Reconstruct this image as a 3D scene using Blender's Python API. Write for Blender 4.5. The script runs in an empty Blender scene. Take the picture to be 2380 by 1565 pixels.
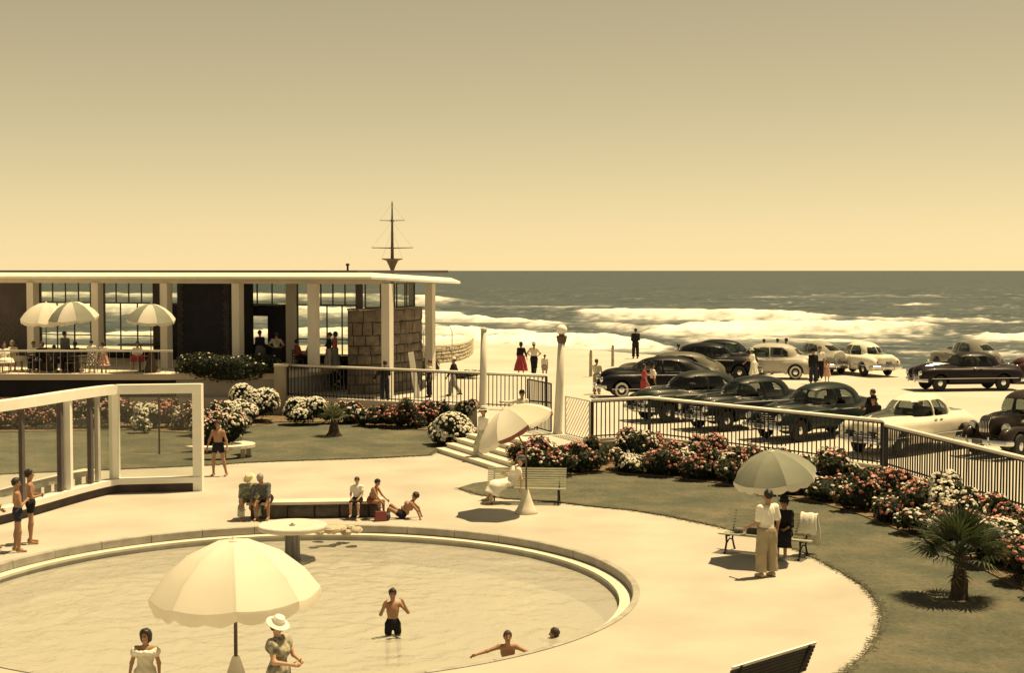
import bpy, bmesh, math, random
import numpy as np
from mathutils import Vector, Matrix, Quaternion
R = math.radians
random.seed(7)
sc = bpy.context.scene
COL = sc.collection

# ------------------------------------------------------------------ camera, sky, sun, exposure
CAM_H, FPX, CX, CY, YH = 6.3, 3350.0, 1190.0, 782.5, 628.5      # eye height and lens, measured on a 2380 px wide print
PITCH = math.atan((CY - YH) / FPX)
cam = bpy.data.objects.new('camera', bpy.data.cameras.new('camera'))
COL.objects.link(cam); sc.camera = cam
cam.location = (0, 0, CAM_H); cam.rotation_euler = (math.pi / 2 - PITCH, 0, 0)
cam.data.sensor_width = 36.0; cam.data.lens = FPX / 2380 * 36.0
cam.data.clip_start = 0.1; cam.data.clip_end = 30000

SUN = Vector((0.33, 0.15, 1.0)).normalized()
world = bpy.data.worlds.new('World'); sc.world = world; world.use_nodes = True
wn = world.node_tree; bg = wn.nodes['Background']
sky = wn.nodes.new('ShaderNodeTexSky'); sky.sky_type = 'NISHITA'; sky.sun_disc = False
sky.sun_elevation = math.asin(SUN.z); sky.sun_rotation = math.atan2(SUN.x, SUN.y)
sky.altitude = 0; sky.air_density = 1.0; sky.dust_density = 0.0; sky.ozone_density = 1.0
wm = wn.nodes.new('ShaderNodeMix'); wm.data_type = 'RGBA'; wm.blend_type = 'MULTIPLY'; wm.inputs[0].default_value = 1.0
wm.inputs[7].default_value = (1.0, 0.945, 0.78, 1)
wb_ = wn.nodes.new('ShaderNodeRGBToBW'); wx_ = wn.nodes.new('ShaderNodeMix'); wx_.data_type = 'RGBA'; wx_.inputs[0].default_value = 0.24     # faded dyes: little colour left
wg = wn.nodes.new('ShaderNodeGamma'); wg.inputs[1].default_value = 1.0
wn.links.new(sky.outputs[0], wb_.inputs[0]); wn.links.new(wb_.outputs[0], wx_.inputs[6]); wn.links.new(sky.outputs[0], wx_.inputs[7]); wn.links.new(wx_.outputs[2], wg.inputs[0])
wn.links.new(wg.outputs[0], wm.inputs[6]); wn.links.new(wm.outputs[2], bg.inputs[0])
bg.inputs[1].default_value = 0.078

sl = bpy.data.lights.new('sun', 'SUN'); sl.energy = 5.0; sl.angle = R(0.5); sl.color = (1.0, 0.905, 0.71)
sun = bpy.data.objects.new('sun', sl); COL.objects.link(sun)
sun.rotation_euler = SUN.to_track_quat('Z', 'Y').to_euler(); sun.location = (30, 20, 60)

vs = sc.view_settings
vs.view_transform = 'Standard'; vs.look = 'None'; vs.gamma = 1.0; vs.exposure = 0.36; vs.use_curve_mapping = False
vs.use_white_balance = True; vs.white_balance_temperature = 11000; vs.white_balance_tint = 8     # the yellowed print
sc.cycles.max_bounces = 6; sc.cycles.diffuse_bounces = 3; sc.cycles.glossy_bounces = 3
sc.cycles.transparent_max_bounces = 12; sc.cycles.transmission_bounces = 4
sc.cycles.use_denoising = True
sc.cycles.caustics_reflective = False; sc.cycles.caustics_refractive = False

# ------------------------------------------------------------------ helpers
def ray(px, py):
    x, y = (px - CX) / FPX, -(py - CY) / FPX
    return Vector((x, math.cos(PITCH) + y * math.sin(PITCH), -math.sin(PITCH) + y * math.cos(PITCH)))
def G(px, py, z=0.0):
    """survey: the point at height z seen along print position px, py"""
    d = ray(px, py); t = (z - CAM_H) / d.z
    return Vector((d.x * t, d.y * t, z))
def Gd(px, py, dist):
    """survey: the point at depth dist seen along print position px, py"""
    d = ray(px, py); t = dist / d.y
    return Vector((d.x * t, dist, CAM_H + d.z * t))

MATS = {}
def mat(name, col, rough=0.8, var=0.0, vscale=6.0, bump=0.0, bscale=40.0, metal=0.0, spec=0.35, col2=None, trans=None, coat=0.0, stretch=None, detail=4):
    """principled surface with noise between col and col2 (or +-var) and a fine noise relief"""
    m = bpy.data.materials.new(name); m.use_nodes = True
    nt = m.node_tree; p = nt.nodes['Principled BSDF']
    p.inputs['Roughness'].default_value = rough; p.inputs['Metallic'].default_value = metal
    p.inputs['Specular IOR Level'].default_value = spec
    if coat:
        p.inputs['Coat Weight'].default_value = coat; p.inputs['Coat Roughness'].default_value = 0.04
    c = tuple(col) + (1,)
    p.inputs['Base Color'].default_value = c
    tc = None
    if var or col2 or bump:
        tc = nt.nodes.new('ShaderNodeTexCoord'); mp = nt.nodes.new('ShaderNodeMapping')
        nt.links.new(tc.outputs['Object'], mp.inputs[0])
        if stretch: mp.inputs['Scale'].default_value = stretch
    if var or col2:
        n = nt.nodes.new('ShaderNodeTexNoise'); n.inputs['Scale'].default_value = vscale; n.inputs['Detail'].default_value = detail
        nt.links.new(mp.outputs[0], n.inputs['Vector'])
        r = nt.nodes.new('ShaderNodeValToRGB')
        r.color_ramp.elements[0].position = 0.32; r.color_ramp.elements[1].position = 0.68
        if col2: a, b = c, tuple(col2) + (1,)
        else:
            a = tuple(max(0, v * (1 - var)) for v in col) + (1,); b = tuple(min(1, v * (1 + var)) for v in col) + (1,)
        r.color_ramp.elements[0].color = a; r.color_ramp.elements[1].color = b
        nt.links.new(n.outputs[0], r.inputs[0]); nt.links.new(r.outputs[0], p.inputs['Base Color'])
    if bump:
        n2 = nt.nodes.new('ShaderNodeTexNoise'); n2.inputs['Scale'].default_value = bscale; n2.inputs['Detail'].default_value = 5
        nt.links.new(mp.outputs[0], n2.inputs['Vector'])
        b = nt.nodes.new('ShaderNodeBump'); b.inputs['Strength'].default_value = bump; b.inputs['Distance'].default_value = 0.02
        nt.links.new(n2.outputs[0], b.inputs['Height']); nt.links.new(b.outputs[0], p.inputs['Normal'])
    if trans:                                            # thin cloth or leaf: some light comes through
        t = nt.nodes.new('ShaderNodeBsdfTranslucent'); t.inputs[0].default_value = tuple(trans[1]) + (1,)
        mx = nt.nodes.new('ShaderNodeMixShader'); mx.inputs[0].default_value = trans[0]
        out = nt.nodes['Material Output']
        nt.links.new(p.outputs[0], mx.inputs[1]); nt.links.new(t.outputs[0], mx.inputs[2]); nt.links.new(mx.outputs[0], out.inputs[0])
    MATS[name] = m
    return m

def smooth(o, on=True):
    me = o.data
    me.polygons.foreach_set('use_smooth', [on] * len(me.polygons))

class MB:
    """collects shapes into one mesh"""
    def __init__(s): s.v = []; s.f = []; s.mi = []
    def add(s, vs, fs, mi=0):
        o = len(s.v); s.v += [tuple(v) for v in vs]; s.f += [tuple(i + o for i in f) for f in fs]; s.mi += [mi] * len(fs); return s
    def box(s, c, size, rz=0.0, mi=0, taper=1.0):
        cx, cy, cz = c; a, b, h = size[0] / 2, size[1] / 2, size[2] / 2
        cs, sn = math.cos(rz), math.sin(rz); vs = []
        for z, k in ((-h, 1.0), (h, taper)):
            for x, y in ((-a, -b), (a, -b), (a, b), (-a, b)):
                x *= k; y *= k
                vs.append((cx + x * cs - y * sn, cy + x * sn + y * cs, cz + z))
        return s.add(vs, [(3, 2, 1, 0), (4, 5, 6, 7), (0, 1, 5, 4), (1, 2, 6, 5), (2, 3, 7, 6), (3, 0, 4, 7)], mi)
    def beam(s, a, b, w, h, up=(0, 0, 1), mi=0):
        a, b = Vector(a), Vector(b); d = (b - a).normalized(); u = Vector(up)
        sd = d.cross(u)
        if sd.length < 1e-4: sd = d.cross(Vector((1, 0, 0)))
        sd.normalize(); u = sd.cross(d).normalized(); vs = []
        for p in (a, b):
            for x, y in ((-w / 2, -h / 2), (w / 2, -h / 2), (w / 2, h / 2), (-w / 2, h / 2)): vs.append(p + sd * x + u * y)
        return s.add(vs, [(3, 2, 1, 0), (4, 5, 6, 7), (0, 1, 5, 4), (1, 2, 6, 5), (2, 3, 7, 6), (3, 0, 4, 7)], mi)
    def tube(s, pts, rad, n=8, mi=0, closed=False, caps=True):
        pts = [Vector(p) for p in pts]; m = len(pts)
        if not hasattr(rad, '__len__'): rad = [rad] * m
        vs = []; fs = []; ref = None
        for i, p in enumerate(pts):
            if closed: d = pts[(i + 1) % m] - pts[i - 1]
            else: d = pts[min(i + 1, m - 1)] - pts[max(i - 1, 0)]
            d.normalize()
            if ref is None:
                ref = d.orthogonal().normalized()
            ref = (ref - d * ref.dot(d))
            ref = ref.normalized() if ref.length > 1e-5 else d.orthogonal().normalized()
            b = d.cross(ref)
            for k in range(n):
                a = 2 * math.pi * k / n
                vs.append(p + (ref * math.cos(a) + b * math.sin(a)) * rad[i])
        for i in range(m if closed else m - 1):
            j = (i + 1) % m
            for k in range(n):
                l = (k + 1) % n; fs.append((i * n + k, i * n + l, j * n + l, j * n + k))
        if caps and not closed:
            fs.append(tuple(reversed(range(n)))); fs.append(tuple((m - 1) * n + k for k in range(n)))
        return s.add(vs, fs, mi)
    def lathe(s, prof, c=(0, 0, 0), n=24, mi=0, axis='z', cap=True):
        vs = []; fs = []
        for r, z in prof:
            for k in range(n):
                a = 2 * math.pi * k / n
                if axis == 'z': vs.append((c[0] + r * math.cos(a), c[1] + r * math.sin(a), c[2] + z))
                elif axis == 'y': vs.append((c[0] + r * math.cos(a), c[1] + z, c[2] - r * math.sin(a)))
                else: vs.append((c[0] + z, c[1] + r * math.cos(a), c[2] + r * math.sin(a)))
        for i in range(len(prof) - 1):
            for k in range(n):
                l = (k + 1) % n; fs.append((i * n + k, i * n + l, (i + 1) * n + l, (i + 1) * n + k))
        if cap:
            if prof[0][0] > 1e-4: fs.append(tuple(reversed(range(n))))
            if prof[-1][0] > 1e-4: fs.append(tuple((len(prof) - 1) * n + k for k in range(n)))
        return s.add(vs, fs, mi)
    def prism(s, poly, z0, z1, mi=0):
        n = len(poly)
        area = sum(poly[i][0] * poly[(i + 1) % n][1] - poly[(i + 1) % n][0] * poly[i][1] for i in range(n))
        if area < 0: poly = list(reversed(poly))
        vs = [(p[0], p[1], z0) for p in poly] + [(p[0], p[1], z1) for p in poly]
        fs = [tuple(reversed(range(n))), tuple(range(n, 2 * n))] + [(i, (i + 1) % n, (i + 1) % n + n, i + n) for i in range(n)]
        return s.add(vs, fs, mi)
    def sweep(s, path, cross, mi=0, closed=False):
        """cross-section (offset, z) list carried along a ground path; offset to the left of travel"""
        m = len(path); n = len(cross); vs = []; fs = []
        P = [Vector((p[0], p[1], p[2] if len(p) > 2 else 0)) for p in path]
        for i, p in enumerate(P):
            a = P[(i - 1) % m] if (closed or i) else p; b = P[(i + 1) % m] if (closed or i < m - 1) else p
            d1 = (p - a); d2 = (b - p); d1.z = d2.z = 0
            if d1.length < 1e-6: d1 = d2
            if d2.length < 1e-6: d2 = d1
            d1.normalize(); d2.normalize(); d = (d1 + d2).normalized(); nn = Vector((-d.y, d.x, 0))
            k = 1 / max(0.35, nn.dot(Vector((-d1.y, d1.x, 0))))
            for o, z in cross: vs.append(p + nn * o * k + Vector((0, 0, z)))
        for i in range(m if closed else m - 1):
            j = (i + 1) % m
            for q in range(n):
                r = (q + 1) % n; fs.append((i * n + q, j * n + q, j * n + r, i * n + r))
        if not closed:
            fs.append(tuple(range(n))); fs.append(tuple(reversed([(m - 1) * n + q for q in range(n)])))
        return s.add(vs, fs, mi)
    def blob(s, c, r, n=8, m=6, mi=0, rot=None):
        vs = []; fs = []
        M = rot or Matrix.Identity(3)
        vs.append(Vector(c) + M @ Vector((0, 0, -r[2])))
        for i in range(1, m):
            t = -math.pi / 2 + math.pi * i / m
            for k in range(n):
                a = 2 * math.pi * k / n
                vs.append(Vector(c) + M @ Vector((r[0] * math.cos(t) * math.cos(a), r[1] * math.cos(t) * math.sin(a), r[2] * math.sin(t))))
        vs.append(Vector(c) + M @ Vector((0, 0, r[2]))); L = len(vs) - 1
        for k in range(n):
            l = (k + 1) % n
            fs.append((0, 1 + l, 1 + k)); fs.append((L, L - n + k, L - n + l))
            for i in range(m - 2): fs.append((1 + i * n + k, 1 + i * n + l, 1 + (i + 1) * n + l, 1 + (i + 1) * n + k))
        return s.add(vs, fs, mi)
    def mesh(s, name, mats):
        me = bpy.data.meshes.new(name); me.from_pydata(s.v, [], s.f)
        for m in (mats if isinstance(mats, (list, tuple)) else [mats]): me.materials.append(m if not isinstance(m, str) else MATS[m])
        if any(s.mi): me.polygons.foreach_set('material_index', s.mi)
        me.update(); return me
    def build(s, name, mats, parent=None, sm=False, world=False, fix=False):
        me = s.mesh(name, mats)
        if fix:
            bm = bmesh.new(); bm.from_mesh(me); bmesh.ops.recalc_face_normals(bm, faces=bm.faces); bm.to_mesh(me); bm.free()
        return link(name, me, parent, sm, world)

def WM(o):
    return (WM(o.parent) @ o.matrix_parent_inverse if o.parent is not None else Matrix.Identity(4)) @ o.matrix_basis
def link(name, me, parent=None, sm=False, world=False, loc=None, rz=None):
    o = bpy.data.objects.new(name, me); COL.objects.link(o)
    if parent is not None:
        o.parent = parent
        if world:
            o.matrix_parent_inverse = WM(parent).inverted()
    if sm and me is not None: smooth(o)
    if loc is not None: o.location = loc
    if rz is not None: o.rotation_euler = (0, 0, rz)
    return o
def tag(o, label=None, cat=None, group=None, kind=None):
    if label: o['label'] = label
    if cat: o['category'] = cat
    if group: o['group'] = group
    if kind: o['kind'] = kind
    return o
def thing(name, label, cat, loc=(0, 0, 0), rz=0.0, group=None):
    o = bpy.data.objects.new(name, None); COL.objects.link(o)
    o.empty_display_size = 0.2; o.location = loc; o.rotation_euler = (0, 0, rz)
    return tag(o, label, cat, group)
def copy_tree(o, parent=None):
    c = o.copy(); COL.objects.link(c)
    if parent is not None: c.parent = parent
    for ch in o.children: copy_tree(ch, c)
    return c
def lerp(a, b, t): return a + (b - a) * t
ORD = ['first', 'second', 'third', 'fourth', 'fifth', 'sixth', 'seventh', 'eighth', 'ninth', 'tenth', 'eleventh', 'twelfth', 'thirteenth', 'fourteenth', 'fifteenth',
       'sixteenth', 'seventeenth', 'eighteenth', 'nineteenth', 'twentieth']
# ------------------------------------------------------------------ materials
mat('concrete_deck', (0.465, 0.44, 0.395), 0.9, col2=(0.375, 0.35, 0.31), vscale=0.45, bump=0.25, bscale=30, detail=8)
mat('carpark', (0.52, 0.495, 0.445), 0.95, col2=(0.44, 0.415, 0.37), vscale=0.18, bump=0.3, bscale=12, detail=8)
mat('kerb_stone', (0.34, 0.325, 0.29), 0.9, var=0.16, vscale=3, bump=0.3, bscale=25)
mat('pool_wall', (0.42, 0.41, 0.38), 0.8, var=0.15, vscale=2.5, bump=0.15, bscale=20)
mat('pool_floor', (0.56, 0.53, 0.43), 0.8, var=0.08, vscale=1.2)
mat('step_stone', (0.62, 0.57, 0.49), 0.9, var=0.07, vscale=2.5, bump=0.2, bscale=30)
mat('soil', (0.16, 0.115, 0.075), 1.0, var=0.35, vscale=5, bump=0.9, bscale=14)
mat('sand', (0.56, 0.49, 0.37), 1.0, var=0.1, vscale=0.2, bump=0.3, bscale=4)
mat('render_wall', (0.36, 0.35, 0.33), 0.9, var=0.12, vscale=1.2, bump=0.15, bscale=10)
mat('white_paint', (0.80, 0.77, 0.70), 0.6, var=0.05, vscale=2.0, bump=0.05, bscale=30)
mat('cream_paint', (0.70, 0.66, 0.58), 0.6, var=0.06, vscale=2.0)
mat('grey_paint', (0.42, 0.40, 0.37), 0.7, var=0.08, vscale=2.0)
mat('dark_iron', (0.014, 0.014, 0.022), 0.6, spec=0.4)
mat('pier_concrete', (0.42, 0.37, 0.29), 0.95, col2=(0.26, 0.22, 0.17), vscale=1.6, bump=0.5, bscale=9, stretch=(1, 1, 0.35))

def grass_mat():
    m = bpy.data.materials.new('lawn_grass'); m.use_nodes = True; nt = m.node_tree; p = nt.nodes['Principled BSDF']
    g = nt.nodes.new('ShaderNodeNewGeometry')
    def noise(scale, det, rough=0.55):
        n = nt.nodes.new('ShaderNodeTexNoise'); n.inputs['Scale'].default_value = scale; n.inputs['Detail'].default_value = det
        n.inputs['Roughness'].default_value = rough; nt.links.new(g.outputs['Position'], n.inputs['Vector']); return n
    n1, n2 = noise(0.55, 7, 0.65), noise(9, 6, 0.75)
    r = nt.nodes.new('ShaderNodeValToRGB'); e = r.color_ramp.elements
    e[0].position = 0.34; e[0].color = (0.080, 0.090, 0.072, 1); e[1].position = 0.66; e[1].color = (0.165, 0.150, 0.112, 1)
    e2 = e.new(0.5); e2.color = (0.112, 0.116, 0.088, 1)
    mx = nt.nodes.new('ShaderNodeMix'); mx.data_type = 'RGBA'; mx.blend_type = 'OVERLAY'; mx.inputs[0].default_value = 0.62
    nt.links.new(n1.outputs[0], r.inputs[0]); nt.links.new(r.outputs[0], mx.inputs[6]); nt.links.new(n2.outputs[0], mx.inputs[7])
    nt.links.new(mx.outputs[2], p.inputs['Base Color']); p.inputs['Roughness'].default_value = 0.95; p.inputs['Specular IOR Level'].default_value = 0.1
    b = nt.nodes.new('ShaderNodeBump'); b.inputs['Strength'].default_value = 0.9; b.inputs['Distance'].default_value = 0.05
    nt.links.new(n2.outputs[0], b.inputs['Height']); nt.links.new(b.outputs[0], p.inputs['Normal'])
    MATS['lawn_grass'] = m
grass_mat()
for nm, c in (('blade_green', (0.115, 0.122, 0.092)), ('blade_dry', (0.20, 0.18, 0.13))):
    mat(nm, c, 0.85, var=0.3, vscale=0.8, spec=0.1, trans=(0.3, c))

# ------------------------------------------------------------------ levels and lines of the place
ZP = 0.75                      # promenade and car park
ZT = 1.80                      # cafe terrace
POOL_C = Vector((-4.44, 28.5, 0)); POOL_R = 6.87; ZW = -0.32
def poly_w(pts, z): return [G(x, y, z) for x, y in pts]
FENCE_L = [Vector((-9.75, 62.5, ZP)), Vector((-1.1, 57.7, ZP)), Vector((1.35, 56.35, ZP))]
POST1, POST2 = Vector((-1.15, 56.3, ZP)), Vector((1.55, 48.7, ZP))
SU = Vector((0.405, -0.914, 0)).normalized(); SN = Vector((-SU.y, SU.x, 0))       # along the steps, and up them
S0 = Vector((-2.57, 49.7, 0)); S_LEN = 6.0; TREAD = 0.37
STOP = S0 + SN * TREAD * 4
F1 = [G(1376, 1027, ZP), G(1509, 1019, ZP), G(2050, 1090, ZP), G(2390, 1196, ZP)]
F_END = F1[3] + (F1[3] - F1[2]).normalized() * 9
prom_front = [Vector((-9.9, 62.6, 0)), FENCE_L[1] + Vector((-.3, -.15, 0)), STOP, STOP + SU * S_LEN, F1[0] + Vector((-.35, -.3, 0)),
              F1[1] + Vector((0.0, -.35, 0)), F1[2] + Vector((-.3, -.2, 0)), F_END + Vector((-.3, 0, 0))]
SEA_EDGE = [G(2700, 872, ZP), G(2380, 862, ZP), G(2100, 858, ZP), G(1800, 845, ZP), G(1550, 828, ZP), G(1400, 816, ZP), G(1250, 803, ZP), G(1100, 797, ZP), G(900, 800, ZP), G(500, 806, ZP), G(-400, 815, ZP)]

# ------------------------------------------------------------------ ground, deck, pool
def flat_with_hole(name, outer, hole, z, m):
    bm = bmesh.new()
    def loop(pts):
        v = [bm.verts.new((p[0], p[1], z)) for p in pts]
        return [bm.edges.new((v[i], v[(i + 1) % len(v)])) for i in range(len(v))]
    e = loop(outer) + (loop(hole) if hole else [])
    bmesh.ops.triangle_fill(bm, use_beauty=True, use_dissolve=False, edges=e)
    for f in bm.faces:
        if f.normal.z < 0: f.normal_flip()
    me = bpy.data.meshes.new(name); bm.to_mesh(me); bm.free(); me.materials.append(MATS[m])
    o = link(name, me); o['kind'] = 'structure'; return o
def circle(c, r, n): return [Vector((c.x + r * math.cos(2 * math.pi * i / n), c.y + r * math.sin(2 * math.pi * i / n), 0)) for i in range(n)]

gm = MB(); gm.add([(-900, -200, -1.9), (900, -200, -1.9), (900, 96, -1.9), (-900, 96, -1.9), (900, 150, -3.4), (-900, 150, -3.4)], [(0, 1, 2, 3), (3, 2, 4, 5)])
gr = gm.build('ground', 'sand'); gr['kind'] = 'structure'
flat_with_hole('pool_deck', [(-60, -20), (60, -20), (60, 75), (-60, 75)], circle(POOL_C, POOL_R, 96), 0.0, 'concrete_deck')

pool = MB()
pool.lathe([(POOL_R + 0.02, -0.004), (POOL_R + 0.02, -0.20), (POOL_R - 0.28, -0.20), (POOL_R - 0.28, -1.05)], (POOL_C.x, POOL_C.y, 0), n=96, cap=False)
pb = pool.build('pool_basin', 'pool_wall', sm=False, fix=True); pb['kind'] = 'structure'
pfm = MB(); pfm.add([p + Vector((0, 0, -0.84)) for p in circle(POOL_C, POOL_R - 0.2, 64)], [tuple(range(64))])
pfm.build('pool_floor', 'pool_floor', pb)
NB = 34
for i in range(NB):                                   # kerb stones round the rim, one by one
    a0 = 2 * math.pi * (i + 0.006) / NB; a1 = 2 * math.pi * (i + 0.994) / NB
    k = MB(); n = 5; vs = []; fs = []
    jr = random.uniform(-0.006, 0.006)
    for j in range(n + 1):
        a = lerp(a0, a1, j / n); c, s_ = math.cos(a), math.sin(a)
        for r, z in ((POOL_R + 0.10, 0.012 + jr * .3), (POOL_R - 0.02 + jr, 0.012 + jr * .3), (POOL_R - 0.035 + jr, 0.0), (POOL_R - 0.035 + jr, -0.165), (POOL_R + 0.015, -0.165)):
            vs.append((POOL_C.x + r * c, POOL_C.y + r * s_, z))
    for j in range(n):
        for q in range(4): fs.append((j * 5 + q, (j + 1) * 5 + q, (j + 1) * 5 + q + 1, j * 5 + q + 1))
    fs += [(0, 1, 2, 3, 4), tuple(reversed([n * 5 + q for q in range(5)]))]
    k.add(vs, fs); k.build('kerb_stone', 'kerb_stone', pb, fix=True)
lm = MB(); lm.lathe([(POOL_R - 0.01, -0.18), (POOL_R - 0.30, -0.18), (POOL_R - 0.30, -0.235)], (POOL_C.x, POOL_C.y, 0), n=96, cap=False)
lm.build('ledge', 'step_stone', pb, fix=True)

def water_mat():
    m = bpy.data.materials.new('pool_water'); m.use_nodes = True; nt = m.node_tree
    nt.nodes.remove(nt.nodes['Principled BSDF'])
    g = nt.nodes.new('ShaderNodeNewGeometry'); mp = nt.nodes.new('ShaderNodeMapping'); mp.inputs['Scale'].default_value = (1, 0.8, 1)
    nt.links.new(g.outputs['Position'], mp.inputs[0])
    n = nt.nodes.new('ShaderNodeTexNoise'); n.inputs['Scale'].default_value = 4.5; n.inputs['Detail'].default_value = 3; n.inputs['Distortion'].default_value = 0.4
    nt.links.new(mp.outputs[0], n.inputs['Vector'])
    b = nt.nodes.new('ShaderNodeBump'); b.inputs['Strength'].default_value = 0.5; b.inputs['Distance'].default_value = 0.06
    nt.links.new(n.outputs[0], b.inputs['Height'])
    t = nt.nodes.new('ShaderNodeBsdfTransparent'); t.inputs[0].default_value = (0.80, 0.85, 0.80, 1)
    gl = nt.nodes.new('ShaderNodeBsdfGlossy'); gl.inputs['Roughness'].default_value = 0.06; gl.inputs[0].default_value = (1, 1, 1, 1)
    fr = nt.nodes.new('ShaderNodeFresnel'); fr.inputs[0].default_value = 1.25
    mx = nt.nodes.new('ShaderNodeMixShader')
    nt.links.new(b.outputs[0], gl.inputs['Normal']); nt.links.new(b.outputs[0], fr.inputs['Normal'])
    nt.links.new(fr.outputs[0], mx.inputs[0]); nt.links.new(t.outputs[0], mx.inputs[1]); nt.links.new(gl.outputs[0], mx.inputs[2])
    df = nt.nodes.new('ShaderNodeBsdfDiffuse'); df.inputs[0].default_value = (0.55, 0.53, 0.475, 1); nt.links.new(b.outputs[0], df.inputs['Normal'])
    m2 = nt.nodes.new('ShaderNodeMixShader'); m2.inputs[0].default_value = 0.62                    # cloudy, stirred up water
    nt.links.new(t.outputs[0], m2.inputs[1]); nt.links.new(df.outputs[0], m2.inputs[2]); nt.links.new(m2.outputs[0], mx.inputs[1])
    nt.links.new(mx.outputs[0], nt.nodes['Material Output'].inputs[0]); MATS['pool_water'] = m
water_mat()
WADERS = [tuple(G(913, 1478, ZW))[:2], tuple(G(1180, 1545, ZW))[:2], tuple(G(1303, 1482, ZW))[:2], (-5.02, 32.7)]
def vnoise(x, y, seed):
    xi, yi = np.floor(x).astype(np.int64), np.floor(y).astype(np.int64); xf, yf = x - xi, y - yi
    def h(a, b):
        n = (a * 374761393 + b * 668265263 + seed * 974634777) & 0xFFFFFFFF
        n = ((n ^ (n >> 13)) * 1274126177) & 0xFFFFFFFF
        return ((n ^ (n >> 16)) & 0xFFFF) / 65535.0
    u, v = xf * xf * (3 - 2 * xf), yf * yf * (3 - 2 * yf)
    return (h(xi, yi) * (1 - u) + h(xi + 1, yi) * u) * (1 - v) + (h(xi, yi + 1) * (1 - u) + h(xi + 1, yi + 1) * u) * v
def fbm(x, y, seed=0, o=4):
    s, a, t = 0, 1.0, 0
    for i in range(o):
        s = s + a * vnoise(x, y, seed + i); t += a; a *= 0.55; x = x * 2.03; y = y * 2.03
    return s / t
nr, na = 100, 240                                      # rippled sheet, with rings round the bathers
rr_ = (POOL_R - 0.31) * np.repeat(np.arange(nr + 1)[:, None] / nr, na, 1); aa_ = 2 * np.pi * np.repeat(np.arange(na)[None, :] / na, nr + 1, 0)
wx, wy = POOL_C.x + rr_ * np.cos(aa_), POOL_C.y + rr_ * np.sin(aa_)
wz = .060 * (fbm(wx * 1.1 + 40, wy * 1.5 + 3, 5) - .5) + .050 * (fbm(wx * 3.1 + 40, wy * 4.0 + 3, 8, 3) - .5)
for sx_, sy_ in WADERS:
    q_ = np.hypot(wx - sx_, wy - sy_); wz += .030 * np.cos(11 * q_) * np.exp(-1.6 * q_)
wz = ZW + wz * np.clip((POOL_R - .31 - rr_) * 4, 0, 1)
wv = np.stack([wx, wy, wz], -1).reshape(-1, 3).tolist(); wf = []
for i in range(nr):
    for k in range(na):
        l = (k + 1) % na; wf.append((i * na + k, (i + 1) * na + k, (i + 1) * na + l, i * na + l))
wm_ = MB(); wm_.add(wv, wf); wo = wm_.build('pool_water', 'pool_water', sm=True); wo['kind'] = 'structure'

# ------------------------------------------------------------------ lawns and flower beds
LAWN_R_FRONT = [(1065, 1137), (1110, 1152), (1180, 1161), (1302, 1170), (1364, 1178), (1460, 1187), (1543, 1200), (1640, 1220), (1751, 1246), (1860, 1283), (1948, 1328), (2011, 1367),
                (2040, 1405), (2050, 1436), (2042, 1474), (2010, 1525), (1960, 1570), (1880, 1625), (1700, 1720)]
lr = poly_w(LAWN_R_FRONT, 0) + [Vector((3, 12, 0)), Vector((13.5, 12, 0)), Vector((13.2, 30, 0))] + [prom_front[6], prom_front[5], prom_front[4], prom_front[3], G(1240, 1108), G(1160, 1118), G(1100, 1126)]
LAWN_L_FRONT = [(-500, 1125), (-200, 1112), (0, 1104), (240, 1094), (490, 1083), (570, 1077), (700, 1072), (860, 1067), (1000, 1060), (1017, 1048)]
ll = poly_w(LAWN_L_FRONT, 0) + [STOP, Vector((-2.2, 57.4, 0)), Vector((-9.9, 62.2, 0)), Vector((-30, 62.0, 0))]
def slab(name, poly, z0, z1, m, kind='structure'):
    b = MB(); b.prism([(p[0], p[1]) for p in poly], z0, z1); o = b.build(name, m); o['kind'] = kind; return o
slab('lawn', lr, -0.05, 0.03, 'lawn_grass'); slab('lawn', ll, -0.05, 0.03, 'lawn_grass')
BED_R = [(1225, 1112), (1290, 1113), (1400, 1101), (1550, 1112), (1700, 1132), (1900, 1172), (2000, 1202), (2100, 1242), (2250, 1312), (2400, 1390)]
bedr = poly_w(BED_R, 0) + [Vector((12.2, 24, 0)), prom_front[7] + Vector((0, -2, 0)), prom_front[6], prom_front[5], prom_front[4], prom_front[3]]
slab('flower_bed', bedr, -0.05, 0.06, 'soil')
BED_L = [(-300, 1012), (0, 1008), (300, 1002), (480, 1012), (560, 1000), (640, 984), (760, 984), (1000, 1004), (1020, 1040), (1035, 1046)]
bedl = poly_w(BED_L, 0) + [STOP + Vector((-.1, 0, 0)), Vector((-2.0, 57.5, 0)), Vector((-9.9, 62.25, 0)), Vector((-28, 62.05, 0))]
slab('flower_bed', bedl, -0.05, 0.06, 'soil')

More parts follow.
